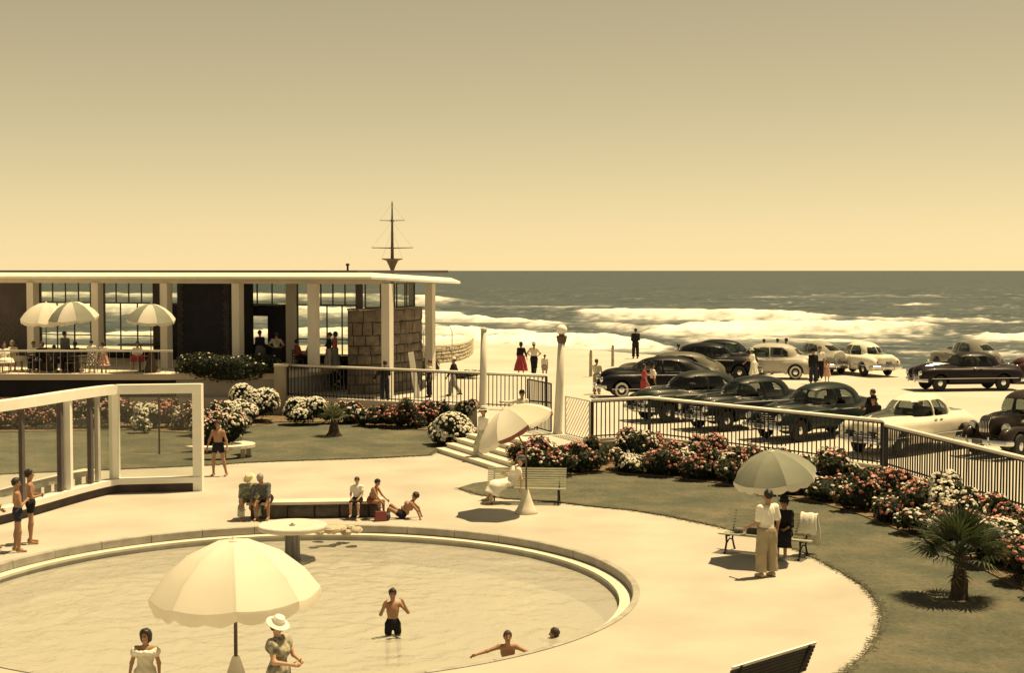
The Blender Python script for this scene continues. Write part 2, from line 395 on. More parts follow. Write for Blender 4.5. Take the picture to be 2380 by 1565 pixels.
def inside(p, poly):
    c = False; n = len(poly); j = n - 1
    for i in range(n):
        a, b = poly[i], poly[j]
        if (a[1] > p[1]) != (b[1] > p[1]) and p[0] < (b[0] - a[0]) * (p[1] - a[1]) / (b[1] - a[1]) + a[0]: c = not c
        j = i
    return c
def grass_blades(name, poly, ban, n, lim, front):
    rg = random.Random(3); x0, x1 = min(p[0] for p in poly), max(p[0] for p in poly); y0, y1 = lim
    b = MB(); k = 0; V = []; F = []; MI = []
    while k < n:
        y = y0 + (y1 - y0) * rg.random() ** 1.6; x = rg.uniform(x0, min(x1, y * 0.40 + 1))
        if not inside((x, y), poly) or inside((x, y), ban): 
            k += 0.3; continue
        k += 1; h = rg.uniform(0.015, 0.04); w = 0.009; a = rg.uniform(0, 6.28); dx, dy = math.cos(a) * w, math.sin(a) * w
        t = rg.uniform(-0.06, 0.06), rg.uniform(-0.06, 0.06); h *= .35; o = len(V)
        V += [(x - dx, y - dy, 0.028), (x + dx, y + dy, 0.028), (x + t[0], y + t[1], 0.03 + h)]; F.append((o, o + 1, o + 2))
        s_ = math.sin(x * 0.9 + 1.3 * math.sin(y * 0.7)) + math.sin(y * 1.3 + x * 0.4); MI.append(1 if rg.random() < 0.18 + 0.12 * s_ else 0)
    for a, c in zip(front, front[1:]):                                    # ragged edge against the paving
        d = c - a; nn = Vector((-d.y, d.x, 0)).normalized()
        for _ in range(int(d.length * 110)):
            q_ = a + d * rg.random() + nn * rg.gauss(0, .045); o = len(V); an = rg.uniform(0, 6.28); w = .012; h = rg.uniform(.02, .06)
            V += [(q_.x - math.cos(an) * w * 1.6, q_.y - math.sin(an) * w * 1.6, .030), (q_.x + math.cos(an) * w * 1.6, q_.y + math.sin(an) * w * 1.6, .030), (q_.x + rg.gauss(0, .07), q_.y + rg.gauss(0, .07), .034 + h * .2)]; F.append((o, o + 1, o + 2)); MI.append(1 if rg.random() < .35 else 0)
    b.v, b.f, b.mi = V, F, MI
    o = b.build(name, ['blade_green', 'blade_dry'])
    tag(o, 'short mown grass blades covering the lawn beside the paving' if lim[0] < 40 else 'short mown grass blades covering the far lawn below the fence', 'grass', kind='stuff')
grass_blades('grass', lr, bedr, 5000, (18.5, 45.5), poly_w(LAWN_R_FRONT, 0))
grass_blades('grass', ll, bedl, 2500, (46.5, 60), poly_w(LAWN_L_FRONT, 0))

# ------------------------------------------------------------------ promenade, car park, steps
prom = [(p.x, p.y) for p in prom_front] + [(16, 12), (70, 12), (70, SEA_EDGE[0].y)] + [(p.x, p.y) for p in SEA_EDGE] + [(-45, SEA_EDGE[-1].y), (-45, 62.6)]
pm = MB(); pm.prism(prom, -2.2, ZP); po = pm.build('promenade', 'carpark'); po['kind'] = 'structure'
steps = thing('garden_steps', 'pale stone steps climbing from the pool paving to the gate', 'steps', S0)
for i in range(5):
    a = S0 + SN * TREAD * i - SN * 0.03; b = a + SU * (S_LEN + 0.1 * (i % 2)); z1 = 0.15 * (i + 1)
    if i == 4: z1 = ZP + 0.012
    m = MB(); dp = TREAD + 0.05 if i < 4 else 0.42
    m.prism([(a.x, a.y), (b.x, b.y), (b.x + SN.x * dp, b.y + SN.y * dp), (a.x + SN.x * dp, a.y + SN.y * dp)], -0.02, z1 - 0.05)
    e = 0.03
    a2, b2 = a - SN * e, b - SN * e
    m.prism([(a2.x - SU.x * e, a2.y - SU.y * e), (b2.x, b2.y), (b2.x + SN.x * (dp + e), b2.y + SN.y * (dp + e)), (a2.x + SN.x * (dp + e) - SU.x * e, a2.y + SN.y * (dp + e) - SU.y * e)], z1 - 0.05, z1)
    m.build('step', 'step_stone', steps, world=True)

# low kerbs that carry the fences
def kerb(name, pts, label):
    b = MB(); b.sweep(pts, [(-0.16, -0.3), (0.16, -0.3), (0.16, 0.10), (-0.16, 0.10)])
    o = b.build(name, 'step_stone', fix=True); o['kind'] = 'structure'
kerb('kerb', FENCE_L[:2], '')
kerb('kerb', F1[:3], ''); kerb('kerb', [F1[2] + Vector((0.02, -0.2, 0)), F1[3], F_END], '')

# ------------------------------------------------------------------ sea
ZS = -2.5
def make_sea():
    rows = np.concatenate([np.linspace(0.12, 12, 60), np.linspace(12.6, 262, 330)])      # below the horizon, print units
    dist = FPX * (CAM_H - ZS) / rows
    dist = dist[::-1]; ncol = 500; tx = np.linspace(-0.52, 0.52, ncol)
    Y = np.repeat(dist[:, None], ncol, 1); X = Y * tx[None, :]
    u = X / Y * FPX + CX; v = YH + FPX * (CAM_H - ZS) / Y           # same place read as print position, for the survey of the surf
    wob = (fbm(u / 60, v / 9, 3) - 0.5); wob2 = (fbm(u / 22, v / 3.5, 9) - 0.5)
    env = np.zeros_like(X); crest = np.zeros_like(X); hgt = np.zeros_like(X)
    waves = [  # from x, to x, crest line at start, middle, end, length of the foam trail behind it at start, middle, end, strength
        (1312, 2000, 724, 726, 738, 12.9, 15.5, 4.3, 0.86), (1480, 2215, 772, 757, 764, 6.9, 18.9, 10.3, 0.91), (900, 1130, 690, 694, 704, 12.0, 8.6, 3.4, 0.84), (940, 1330, 730, 742, 756, 13.8, 12.0, 5.2, 0.88),
        (950, 1310, 760, 770, 768, 15.5, 7.7, 3.4, 0.93), (1140, 1500, 792, 798, 800, 5.2, 6.9, 5.2, 0.74), (2215, 2700, 778, 782, 790, 8.6, 13.8, 15.5, 0.93), (-700, 940, 680, 682, 688, 10.1, 7.9, 10.1, 0.73), (-700, 940, 716, 712, 722, 11.5, 15.8, 13.0, 0.77),
        (-700, 940, 764, 776, 764, 10.1, 8.6, 10.1, 0.73), (930, 1560, 800, 797, 806, 25.8, 18.9, 8.6, 0.93), (2050, 2210, 706, 707, 706, 1.7, 3.4, 1.7, 0.74), (1950, 2420, 738, 742, 746, 1.7, 4.3, 2.6, 0.56), (1700, 2400, 690, 688, 692, 1.3, 1.7, 1.3, 0.33),
        (2080, 2700, 816, 824, 826, 2.6, 5.2, 4.3, 0.56), (1560, 2150, 796, 793, 792, 5.2, 8.6, 5.2, 0.65), (1080, 1500, 712, 714, 716, 1.7, 3.4, 1.7, 0.47), (1330, 1620, 757, 762, 772, 3.4, 7.7, 3.4, 0.56)]
    nA, nB, nC = fbm(u / 75, v / 6.0, 31), fbm(u / 30, v / 2.6, 41), fbm(u / 11, v / 1.7, 61, 3)
    nn_ = .40 * nA + .35 * nB + .25 * nC
    for x0, x1, ya, yb, yc, ha, hb, hc, st in waves:
        t = np.clip((u - x0) / (x1 - x0), 0, 1)
        def q(a, b, c): return a * (1 - t) * (1 - 2 * t) + b * 4 * t * (1 - t) + c * t * (2 * t - 1)
        yc_ = q(ya, yb, yc) + wob * 10 + wob2 * 5; tr_ = np.maximum(q(ha, hb, hc), 1.2) * (.55 + .95 * fbm(u / 55, v * 0 + x0, 23))
        end = np.clip((u - x0) / 50 + wob * 2.2, 0, 1) * np.clip((x1 - u) / 80 + wob * 2.2, 0, 1)
        dv = v - yc_; f = np.where(dv < 0, np.clip(1 + dv / 1.8, 0, 1), np.exp(-(dv / tr_) ** 2 * .55)) * end * st
        env = np.maximum(env, f); crest = np.maximum(crest, st * end * np.exp(-((dv - 2.0) / 2.6) ** 2) * np.clip(tr_ / 12, .2, 1))
        hgt += 0.7 * np.exp(-((dv - 1) / (tr_ * 0.35 + 1.5)) ** 2) * end * np.clip(tr_ / 14, 0, 1)
    foam = np.clip((env * 1.15 + (nn_ - .5) * 2.1 * np.clip(env * 3, 0, 1) - .34) * 1.15, 0, 1.2) + .30 * crest * (.4 + nB)
    lace = np.clip((0.55 * nB + 0.45 * nC) - 0.58, 0, 1) * 4.0 * np.clip((v - 655) / 70, 0, 1) * np.clip(0.35 + 2.2 * (fbm(u / 180, v / 14, 71) - .42), 0, 1)
    soft = fbm(u / 90, v / 7, 81)
    foam = np.maximum(.80 * foam + .34 * env * (.4 + soft), lace * .55)
    swell = (np.sin(Y / 9.0 + 3 * fbm(X / 60, Y / 60, 5)) * 0.22 + np.sin(Y / 4.1 + X / 17 + 4 * fbm(X / 30, Y / 30, 6)) * 0.10)
    Z = ZS + swell * np.clip(400 / Y, 0.0, 1) + hgt
    verts = np.stack([X, Y, Z], -1).reshape(-1, 3)
    nr_ = len(dist); idx = np.arange(nr_ * ncol).reshape(nr_, ncol)
    F = np.stack([idx[:-1, :-1], idx[:-1, 1:], idx[1:, 1:], idx[1:, :-1]], -1).reshape(-1, 4)
    me = bpy.data.meshes.new('sea'); me.from_pydata(verts.tolist(), [], F.tolist())
    at = me.attributes.new('foam', 'FLOAT', 'POINT'); at.data.foreach_set('value', np.clip(foam, 0, 1).reshape(-1).astype(np.float32))
    m = bpy.data.materials.new('sea_water'); m.use_nodes = True; nt = m.node_tree; p = nt.nodes['Principled BSDF']
    a = nt.nodes.new('ShaderNodeAttribute'); a.attribute_name = 'foam'
    g = nt.nodes.new('ShaderNodeNewGeometry')
    mp = nt.nodes.new('ShaderNodeMapping'); mp.inputs['Scale'].default_value = (0.05, 0.32, 1); nt.links.new(g.outputs['Position'], mp.inputs[0])
    n = nt.nodes.new('ShaderNodeTexNoise'); n.inputs['Scale'].default_value = 1.0; n.inputs['Detail'].default_value = 7; n.inputs['Roughness'].default_value = 0.65
    nt.links.new(mp.outputs[0], n.inputs['Vector'])
    rp = nt.nodes.new('ShaderNodeValToRGB'); e = rp.color_ramp.elements
    e[0].position = 0.36; e[0].color = (0.024, 0.040, 0.048, 1); e[1].position = 0.66; e[1].color = (0.062, 0.088, 0.094, 1)
    nt.links.new(n.outputs[0], rp.inputs[0])
    mp2 = nt.nodes.new('ShaderNodeMapping'); mp2.inputs['Scale'].default_value = (0.35, 0.9, 1); nt.links.new(g.outputs['Position'], mp2.inputs[0])
    n2 = nt.nodes.new('ShaderNodeTexNoise'); n2.inputs['Scale'].default_value = 1.0; n2.inputs['Detail'].default_value = 6; nt.links.new(mp2.outputs[0], n2.inputs['Vector'])
    ad = nt.nodes.new('ShaderNodeMath'); ad.operation = 'ADD'; sb = nt.nodes.new('ShaderNodeMath'); sb.operation = 'SUBTRACT'; sb.inputs[1].default_value = 0.5
    ml = nt.nodes.new('ShaderNodeMath'); ml.operation = 'MULTIPLY'; ml.inputs[1].default_value = 0.5
    nt.links.new(n2.outputs[0], sb.inputs[0]); nt.links.new(sb.outputs[0], ml.inputs[0]); nt.links.new(ml.outputs[0], ad.inputs[0]); nt.links.new(a.outputs['Fac'], ad.inputs[1])
    fr = nt.nodes.new('ShaderNodeValToRGB'); fr.color_ramp.elements[0].position = 0.0; fr.color_ramp.elements[1].position = 1.0
    nt.links.new(ad.outputs[0], fr.inputs[0])
    mx = nt.nodes.new('ShaderNodeMix'); mx.data_type = 'RGBA'; nt.links.new(fr.outputs[0], mx.inputs[0]); nt.links.new(rp.outputs[0], mx.inputs[6]); mx.inputs[7].default_value = (0.86, 0.84, 0.78, 1)
    nt.links.new(mx.outputs[2], p.inputs['Base Color']); p.inputs['Roughness'].default_value = 0.55; p.inputs['Specular IOR Level'].default_value = 0.18
    b = nt.nodes.new('ShaderNodeBump'); b.inputs['Strength'].default_value = 0.5; b.inputs['Distance'].default_value = 0.6
    nt.links.new(n2.outputs[0], b.inputs['Height']); nt.links.new(b.outputs[0], p.inputs['Normal'])
    me.materials.append(m); o = link('sea', me, sm=True); o['kind'] = 'structure'
make_sea()
# ------------------------------------------------------------------ fences, gate, lamp posts
mat('rail_white', (0.84, 0.80, 0.72), 0.5, var=0.05, vscale=3)
mat('post_concrete', (0.66, 0.63, 0.56), 0.85, col2=(0.53, 0.49, 0.43), vscale=2.0, bump=0.2, bscale=20, stretch=(1, 1, 0.3))
def glass_mat(name, tint, gl_k=0.4, op=0.0, ocol=(0.5, 0.5, 0.45)):
    m = bpy.data.materials.new(name); m.use_nodes = True; nt = m.node_tree; nt.nodes.remove(nt.nodes['Principled BSDF'])
    t = nt.nodes.new('ShaderNodeBsdfTransparent'); t.inputs[0].default_value = tuple(tint) + (1,)
    gl = nt.nodes.new('ShaderNodeBsdfGlossy'); gl.inputs['Roughness'].default_value = 0.03; gl.inputs[0].default_value = (0.95, 0.95, 0.95, 1)
    fr = nt.nodes.new('ShaderNodeFresnel'); gg = nt.nodes.new('ShaderNodeNewGeometry'); ir = nt.nodes.new('ShaderNodeMapRange'); ir.inputs[3].default_value = 1.45; ir.inputs[4].default_value = 1 / 1.45
    nt.links.new(gg.outputs['Backfacing'], ir.inputs[0]); nt.links.new(ir.outputs[0], fr.inputs[0])      # same glass from either side
    mm = nt.nodes.new('ShaderNodeMath'); mm.operation = 'MULTIPLY_ADD'; mm.inputs[1].default_value = gl_k; mm.inputs[2].default_value = 0.01
    mx = nt.nodes.new('ShaderNodeMixShader'); out = nt.nodes['Material Output']
    nt.links.new(fr.outputs[0], mm.inputs[0]); nt.links.new(mm.outputs[0], mx.inputs[0]); nt.links.new(t.outputs[0], mx.inputs[1]); nt.links.new(gl.outputs[0], mx.inputs[2])
    if op:
        d = nt.nodes.new('ShaderNodeBsdfDiffuse'); d.inputs[0].default_value = tuple(ocol) + (1,)
        m2 = nt.nodes.new('ShaderNodeMixShader'); m2.inputs[0].default_value = op
        nt.links.new(mx.outputs[0], m2.inputs[1]); nt.links.new(d.outputs[0], m2.inputs[2]); nt.links.new(m2.outputs[0], out.inputs[0])
    else: nt.links.new(mx.outputs[0], out.inputs[0])
    MATS[name] = m
glass_mat('screen_glass', (0.86, 0.88, 0.84), 0.30, 0.09, (0.55, 0.55, 0.5))
glass_mat('window_glass', (0.86, 0.90, 0.86), 0.3)
glass_mat('frosted_glass', (0.74, 0.80, 0.76), 0.3, 0.12, (0.5, 0.55, 0.5))
glass_mat('car_glass', (0.42, 0.46, 0.44), 1.0)

bal_me = {}
def fence(name, label, pts, h, spacing, barw, group=None, post_ends=(True, True), lift=0.10):
    t = thing(name, label, 'fence', pts[0], group=group)
    b = MB(); b.sweep(pts, [(0.062 * math.cos(R(q_)) * 1.1, h + .012 + 0.055 * math.sin(R(q_))) for q_ in range(-180, 180, 36)])
    b.build('handrail', 'rail_white', t, world=True, fix=True, sm=True)
    b = MB(); b.sweep(pts, [(-0.02, lift + 0.06), (0.02, lift + 0.06), (0.02, lift + 0.10), (-0.02, lift + 0.10)]); b.build('bottom_rail', 'dark_iron', t, world=True, fix=True)
    b = MB(); b.sweep(pts, [(-0.03, h - 0.07), (0.03, h - 0.07), (0.03, h - 0.034), (-0.03, h - 0.034)]); b.build('top_bar', 'dark_iron', t, world=True, fix=True)
    key = (round(h, 2), barw)
    if key not in bal_me:
        m = MB(); m.box((0, 0, (h - 0.05 + lift) / 2), (barw, barw * 0.6, h - 0.05 - lift)); bal_me[key] = m.mesh('baluster', 'dark_iron')
        m = MB(); m.box((0, 0, (h - 0.03) / 2), (0.08, 0.08, h - 0.03)); bal_me[('post', key)] = m.mesh('fence_post', 'dark_iron')
    for i in range(len(pts) - 1):
        a, c = pts[i], pts[i + 1]; L = (c - a).length; n = max(2, int(L / spacing)); ang = math.atan2(c.y - a.y, c.x - a.x)
        for k in range(n + (1 if i == len(pts) - 2 else 0)):
            p = a.lerp(c, k / n); end = (k == 0 and (i > 0 or post_ends[0])) or (k == n and post_ends[1])
            o = link('fence_post' if end else 'baluster', bal_me[('post', key)] if end else bal_me[key], t)
            o.location = p - pts[0] + Vector((random.uniform(-.004, .004), 0, 0)); o.rotation_euler = (random.uniform(-.008, .008), random.uniform(-.008, .008), ang)
    return t
fence('iron_fence', 'dark bar fence with white rail from the concrete pier to the lamp post', FENCE_L, 1.42, 0.185, 0.034)
fence('iron_fence', 'dark bar fence with white rail in front of the parked dark cars', F1[:3], 1.33, 0.165, 0.034)
fence('iron_fence', 'lower dark bar fence with white rail running off past the palm', [F1[2] + Vector((0.03, -0.25, 0)), F1[3], F_END], 1.24, 0.135, 0.042)

def lamp_post(label, base, h, lean, globe):
    t = thing('lamp_post', label, 'lamp post', base, group='concrete posts at the gate'); top = Vector((lean, 0, h))
    b = MB(); b.tube([(0, 0, -0.02), (0, 0, 0.12), (lean * .5, 0, h * .5), top], [0.17, 0.15, 0.135, 0.115], 20); b.build('post', 'post_concrete', t, sm=True)
    if globe:
        b = MB(); b.lathe([(0.09, -0.30), (0.15, -0.16), (0.18, -0.02), (0.18, 0.03), (0.10, 0.05), (0.10, 0.09)], top, 18); b.build('lamp_collar', 'bronze_dark', t, sm=False)
        b = MB(); b.blob(top + Vector((0, 0, 0.24)), (0.19, 0.19, 0.18), 20, 12); b.build('lamp_globe', 'globe_white', t, sm=True)
    else:
        b = MB(); b.lathe([(0.115, -0.01), (0.14, 0.02), (0.13, 0.06), (0.05, 0.10), (0.0, 0.11)], top, 18); b.build('post_cap', 'post_concrete', t)
mat('bronze_dark', (0.11, 0.075, 0.06), 0.6); mat('globe_white', (0.82, 0.80, 0.74), 0.25)
lamp_post('tall plain concrete post among the flowers where the steps begin', POST1, 3.22, 0.05, False)
lamp_post('tall concrete lamp post with white globe at the gate', POST2, 3.30, 0.13, True)

def gate_leaf(label, a, b, h, m, diag, lift=0.06):
    t = thing('gate', label, 'gate', a); a = Vector(a); b = Vector(b); up = Vector((0, 0, 1)); L = (b - a).length; d = (b - a) / L
    f = MB(); w = 0.05
    for p, q in ((a + up * lift, a + up * h), (b + up * lift, b + up * h)): f.beam(p, q, w, w)
    for z in (lift, h): f.beam(a + up * z + d * w / 2, b + up * z - d * w / 2, w * .8, w * .8)
    f.build('gate_frame', m, t, world=True)
    if diag:
        s = -h
        while s < L:
            p0 = max(0.0, s); q0 = min(L, s + (h - lift))
            if q0 - p0 > 0.08:
                k = MB(); k.beam(a + d * p0 + up * (lift + p0 - s), a + d * q0 + up * (lift + q0 - s), 0.022, 0.022); k.build('diagonal_bar', m, t, world=True)
            s += 0.2
    else:
        n = int(L / 0.12)
        for i in range(1, n):
            p = a + d * L * i / n; k = MB(); k.beam(p + up * lift, p + up * h, 0.026, 0.026); k.build('gate_bar', m, t, world=True)
        k = MB(); k.beam(a + up * (h * .62), b + up * (h * .55), 0.03, 0.05); k.build('brace', m, t, world=True)
    return t
gate_leaf('pale gate of diagonal bars between the globe lamp post and the fence', Vector((1.80, 48.3, ZP)), F1[0] + Vector((-0.08, 0.05, 0)), 1.32, 'cream_paint', True)
gate_leaf('dark iron gate leaf swung open beside the globe lamp post', POST2 + Vector((-0.22, 0.1, 0)), Vector((0.55, 50.9, ZP)), 1.70, 'dark_iron', False)

# pier at the end of the fence
t = thing('gate_pier', 'weathered concrete pier with a flat cap at the fence end', 'pier', Vector((-10.02, 62.35, 0)))
b = MB(); b.box((0, 0, 1.05), (0.52, 0.55, 2.2), taper=0.97); b.build('pier_shaft', 'pier_concrete', t)
b = MB(); b.box((0.05, 0, 2.2), (0.62, 0.66, 0.10)); b.build('pier_cap', 'post_concrete', t)

# ------------------------------------------------------------------ cafe pavilion
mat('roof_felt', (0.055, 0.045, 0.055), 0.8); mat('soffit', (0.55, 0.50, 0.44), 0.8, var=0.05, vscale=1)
mat('column_paint', (0.66, 0.62, 0.56), 0.75, var=0.08, vscale=1.5, stretch=(1, 1, .3))
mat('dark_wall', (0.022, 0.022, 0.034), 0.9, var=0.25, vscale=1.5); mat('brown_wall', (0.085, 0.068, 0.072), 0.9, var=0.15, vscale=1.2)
mat('mullion', (0.075, 0.065, 0.06), 0.6); mat('terrace_floor', (0.60, 0.55, 0.46), 0.9, var=0.06, vscale=0.8)
mat('brick_dark', (0.052, 0.046, 0.055), 0.9, var=0.3, vscale=3); mat('timber_dark', (0.10, 0.07, 0.055), 0.7, var=0.2, vscale=3)
A = Vector((-5.42, 62.4, 0)); B = Vector((-22.97, 69.0, 0)); UD = (B - A).normalized(); UN = Vector((UD.y, -UD.x, 0))
if UN.y < 0: UN = -UN                                                    # along the front to the left; into the building
def on_line(px, back=0.0):
    d = ray(px, YH); a = A + UN * back
    s = (a.x * d.y - d.x * a.y) / (d.x * UD.y - UD.x * d.y)
    return a + UD * s
# terrace platform
plat = [(-45, 62.9), (-10.25, 62.9), (-9.2, 65.0), (-6.6, 70.5), (-6.0, 79), (-45, 93)]
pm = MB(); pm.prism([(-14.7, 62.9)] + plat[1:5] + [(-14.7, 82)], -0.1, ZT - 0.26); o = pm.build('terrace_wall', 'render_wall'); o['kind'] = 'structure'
pm = MB(); pm.prism([(-45, 63.0), (-14.705, 63.0), (-14.705, 82), (-45, 93)], -0.1, ZT - 0.26); o = pm.build('terrace_wall', 'dark_wall'); o['kind'] = 'structure'  # shadow below the overhanging slab is painted into this wall's dark colour
pm = MB(); pm.prism([(-45, 62.35), (-14.9, 62.35), (-14.2, 62.7), (-10.25, 62.75), (-9.05, 65.0), (-6.45, 70.5), (-5.9, 79.1), (-45, 93.1)], ZT - 0.26, ZT); o = pm.build('terrace_floor', ['terrace_floor']); o['kind'] = 'structure'
pv = thing('cafe_pavilion', 'low flat roofed seaside cafe with white eaves, tall columns and glass walls', 'building', (A.x, A.y, ZP))
ZC = 5.72
cols = [(-75, ZT), (75, ZT), (225, ZT), (385, ZT), (552, ZT), (728, ZT), (900, ZP)]
ang = math.atan2(UD.y, UD.x)
for px, z0 in cols:
    p = on_line(px); b = MB(); b.box((p.x, p.y, (z0 + ZC) / 2), (0.38, 0.42, ZC - z0), rz=ang); b.build('column', 'column_paint', pv, world=True)
p8 = Vector((-4.13, 72.8, 0)); b = MB(); b.box((p8.x, p8.y, (ZP + 5.62) / 2), (0.40, 0.40, 5.62 - ZP), rz=ang); b.build('column', 'column_paint', pv, world=True)
# roof: slab with sloped white fascia, dropping towards the seaward corner
def W(s, back, z): p = A + UD * s + UN * back; return Vector((p.x, p.y, z))
rim = [W(24, -0.9, 6.02), W(0.3, -0.9, 6.02), W(-0.45, 0.4, 5.95), W(-1.0, 2.4, 5.86), W(-1.3, 4.6, 5.79), W(-.45, 7.2, 5.76), W(.6, 9.5, 5.76), W(1.5, 11.5, 5.78), W(24, 11.5, 6.02)]
inn = [W(24, -0.62, 6.20), W(0.5, -0.62, 6.20), W(-0.2, 0.6, 6.10), W(-0.7, 2.6, 6.00), W(-1.0, 4.6, 5.93), W(-.15, 7.0, 5.90), W(.85, 9.3, 5.90), W(1.7, 11.1, 5.92), W(24, 11.1, 6.20)]
und = [v + Vector((0, 0, -0.10)) for v in rim]; n = len(rim)
b = MB(); b.add(rim + inn, [(i, (i + 1) % n, (i + 1) % n + n, i + n) for i in range(n - 1)] + [tuple(range(n, 2 * n))]); fo = b.build('roof', 'white_paint', pv, world=True, fix=True)
b = MB(); b.add(rim + und, [(i, (i + 1) % n, (i + 1) % n + n, i + n) for i in range(n)], 0); b.build('fascia', 'white_paint', fo, world=True, fix=True)
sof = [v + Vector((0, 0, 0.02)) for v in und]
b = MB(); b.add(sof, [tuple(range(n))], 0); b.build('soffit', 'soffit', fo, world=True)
b = MB()
q = [W(24, -0.50, 6.17), W(3.2, -0.50, 6.17), W(1.6, 0.4, 6.17), W(1.6, 10.5, 6.17), W(24, 10.5, 6.17)]
b.add(q + [v + Vector((0, 0, 0.13)) for v in q], [(i, (i + 1) % 5, (i + 1) % 5 + 5, i + 5) for i in range(5)] + [(5, 6, 7, 8, 9)]); b.build('roof_upstand', 'roof_felt', fo, world=True, fix=True)
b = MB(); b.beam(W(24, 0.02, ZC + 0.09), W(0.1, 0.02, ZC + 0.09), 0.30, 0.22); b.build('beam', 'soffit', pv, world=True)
vp = Gd(808, 622, 70); b = MB(); b.tube([vp + Vector((0, 0, -.25)), vp + Vector((0, 0, .12))], .05, 8); b.blob(vp + Vector((0, 0, .14)), (.10, .10, .07)); b.build('roof_vent', 'roof_felt', fo, world=True)
# rear glass wall
BK = 5.6; ZS0, ZTR, ZTOP = ZT + 0.42, 4.62, 5.74
def bay(x0, x1, nup, nlow, lower=True, sill=True, midrail=True):
    a, c = on_line(x0, BK), on_line(x1, BK); fw = 0.055
    fr = MB()
    def v(p, z0, z1, w=fw): fr.beam(Vector((p.x, p.y, z0)), Vector((p.x, p.y, z1)), w, w, up=UD)
    def hz(p, q_, z, w=fw): fr.beam(Vector((p.x, p.y, z)), Vector((q_.x, q_.y, z)), w * .9, w)
    zlo = ZS0 if lower else ZTR
    v(a, zlo, ZTOP, .09); v(c, zlo, ZTOP, .09)
    for z in [ZTR, ZTOP - 0.03] + ([ZS0] if lower else []) + ([2.95] if lower and midrail else []): hz(a, c, z, .07 if z == ZTR else fw)
    for i in range(1, nup): v(a.lerp(c, i / nup), ZTR, ZTOP)
    if lower:
        for i in range(1, nlow): v(a.lerp(c, i / nlow), ZS0, ZTR)
    wf_ = fr.build('window', 'mullion', pv, world=True)
    for z0, z1, nn, mm in ((ZTR, ZTOP, nup, 'frosted_glass'),) + (((ZS0, ZTR, nlow, 'window_glass'),) if lower else ()):
        for i in range(nn):
            p, q_ = a.lerp(c, i / nn), a.lerp(c, (i + 1) / nn); k = MB()
            k.add([(p.x, p.y, z0), (q_.x, q_.y, z0), (q_.x, q_.y, z1), (p.x, p.y, z1)], [(0, 1, 2, 3)]); k.build('pane', mm, wf_, world=True)
    if lower and sill:
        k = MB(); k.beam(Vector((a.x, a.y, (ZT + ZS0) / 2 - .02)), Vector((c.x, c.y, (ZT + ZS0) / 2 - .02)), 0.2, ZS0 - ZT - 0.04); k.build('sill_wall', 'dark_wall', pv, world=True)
def rwall(x0, x1, z0, z1, m, back=BK, th=0.25, name='wall'):
    a, c = on_line(x0, back), on_line(x1, back); k = MB()
    k.beam(Vector((a.x, a.y, (z0 + z1) / 2)), Vector((c.x, c.y, (z0 + z1) / 2)), th, z1 - z0); return k.build(name, m, pv, world=True)
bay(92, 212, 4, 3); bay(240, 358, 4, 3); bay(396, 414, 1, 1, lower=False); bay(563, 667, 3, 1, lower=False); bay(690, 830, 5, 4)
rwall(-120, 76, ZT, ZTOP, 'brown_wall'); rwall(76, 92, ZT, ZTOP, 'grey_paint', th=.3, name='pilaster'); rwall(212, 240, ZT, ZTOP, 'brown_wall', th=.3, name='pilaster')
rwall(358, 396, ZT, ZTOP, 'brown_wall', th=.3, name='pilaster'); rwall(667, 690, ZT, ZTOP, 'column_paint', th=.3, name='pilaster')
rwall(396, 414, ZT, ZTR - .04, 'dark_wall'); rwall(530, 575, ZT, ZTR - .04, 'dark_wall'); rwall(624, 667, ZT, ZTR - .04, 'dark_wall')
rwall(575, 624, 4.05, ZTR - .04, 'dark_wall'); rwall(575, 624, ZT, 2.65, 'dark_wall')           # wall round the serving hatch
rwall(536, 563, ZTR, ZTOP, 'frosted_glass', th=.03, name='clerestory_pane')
# brick chimney block with coursed corner
ca, cb = on_line(412, 2.6), on_line(532, 2.6)
k = MB(); k.prism([(ca.x, ca.y), (cb.x, cb.y), (cb.x + UN.x * 2.2, cb.y + UN.y * 2.2), (ca.x + UN.x * 2.2, ca.y + UN.y * 2.2)], ZT, ZC + .02); ch = k.build('chimney_block', 'dark_wall', pv, world=True)
nz = 26
for i in range(nz):
    z = ZT + 0.05 + (ZC - ZT - 0.1) * i / nz; w = 0.34 if i % 2 else 0.26; hh = (ZC - ZT - .1) / nz - 0.02
    for end, sg in ((cb, 1), (ca, -1)):
        k = MB(); c = end + UD * (w / 2 * sg) - UN * 0.01; k.box((c.x, c.y, z + hh / 2), (w, 0.06, hh), rz=ang); k.build('brick', 'brick_dark', ch, world=True)
# lattice screen at the far end
la, lb = on_line(-20, 1.2), on_line(44, 1.2); k = MB(); L = (lb - la).length; dd = (lb - la) / L
for i in range(-8, 14):
    for sg in (1, -1):
        s0 = i * 0.32; pts = []
        for j in range(9):
            s_ = s0 + (j * 0.2 if sg > 0 else 1.6 - j * 0.2); pts.append((s_, 2.55 + j * 0.2))
        pts = [(s_, z) for s_, z in pts if 0 <= s_ <= L]
        if len(pts) > 1: k.beam((la + dd * pts[0][0]) + Vector((0, 0, pts[0][1])), (la + dd * pts[-1][0]) + Vector((0, 0, pts[-1][1])), 0.035, 0.06)
k.build('lattice_screen', 'mullion', pv, world=True)
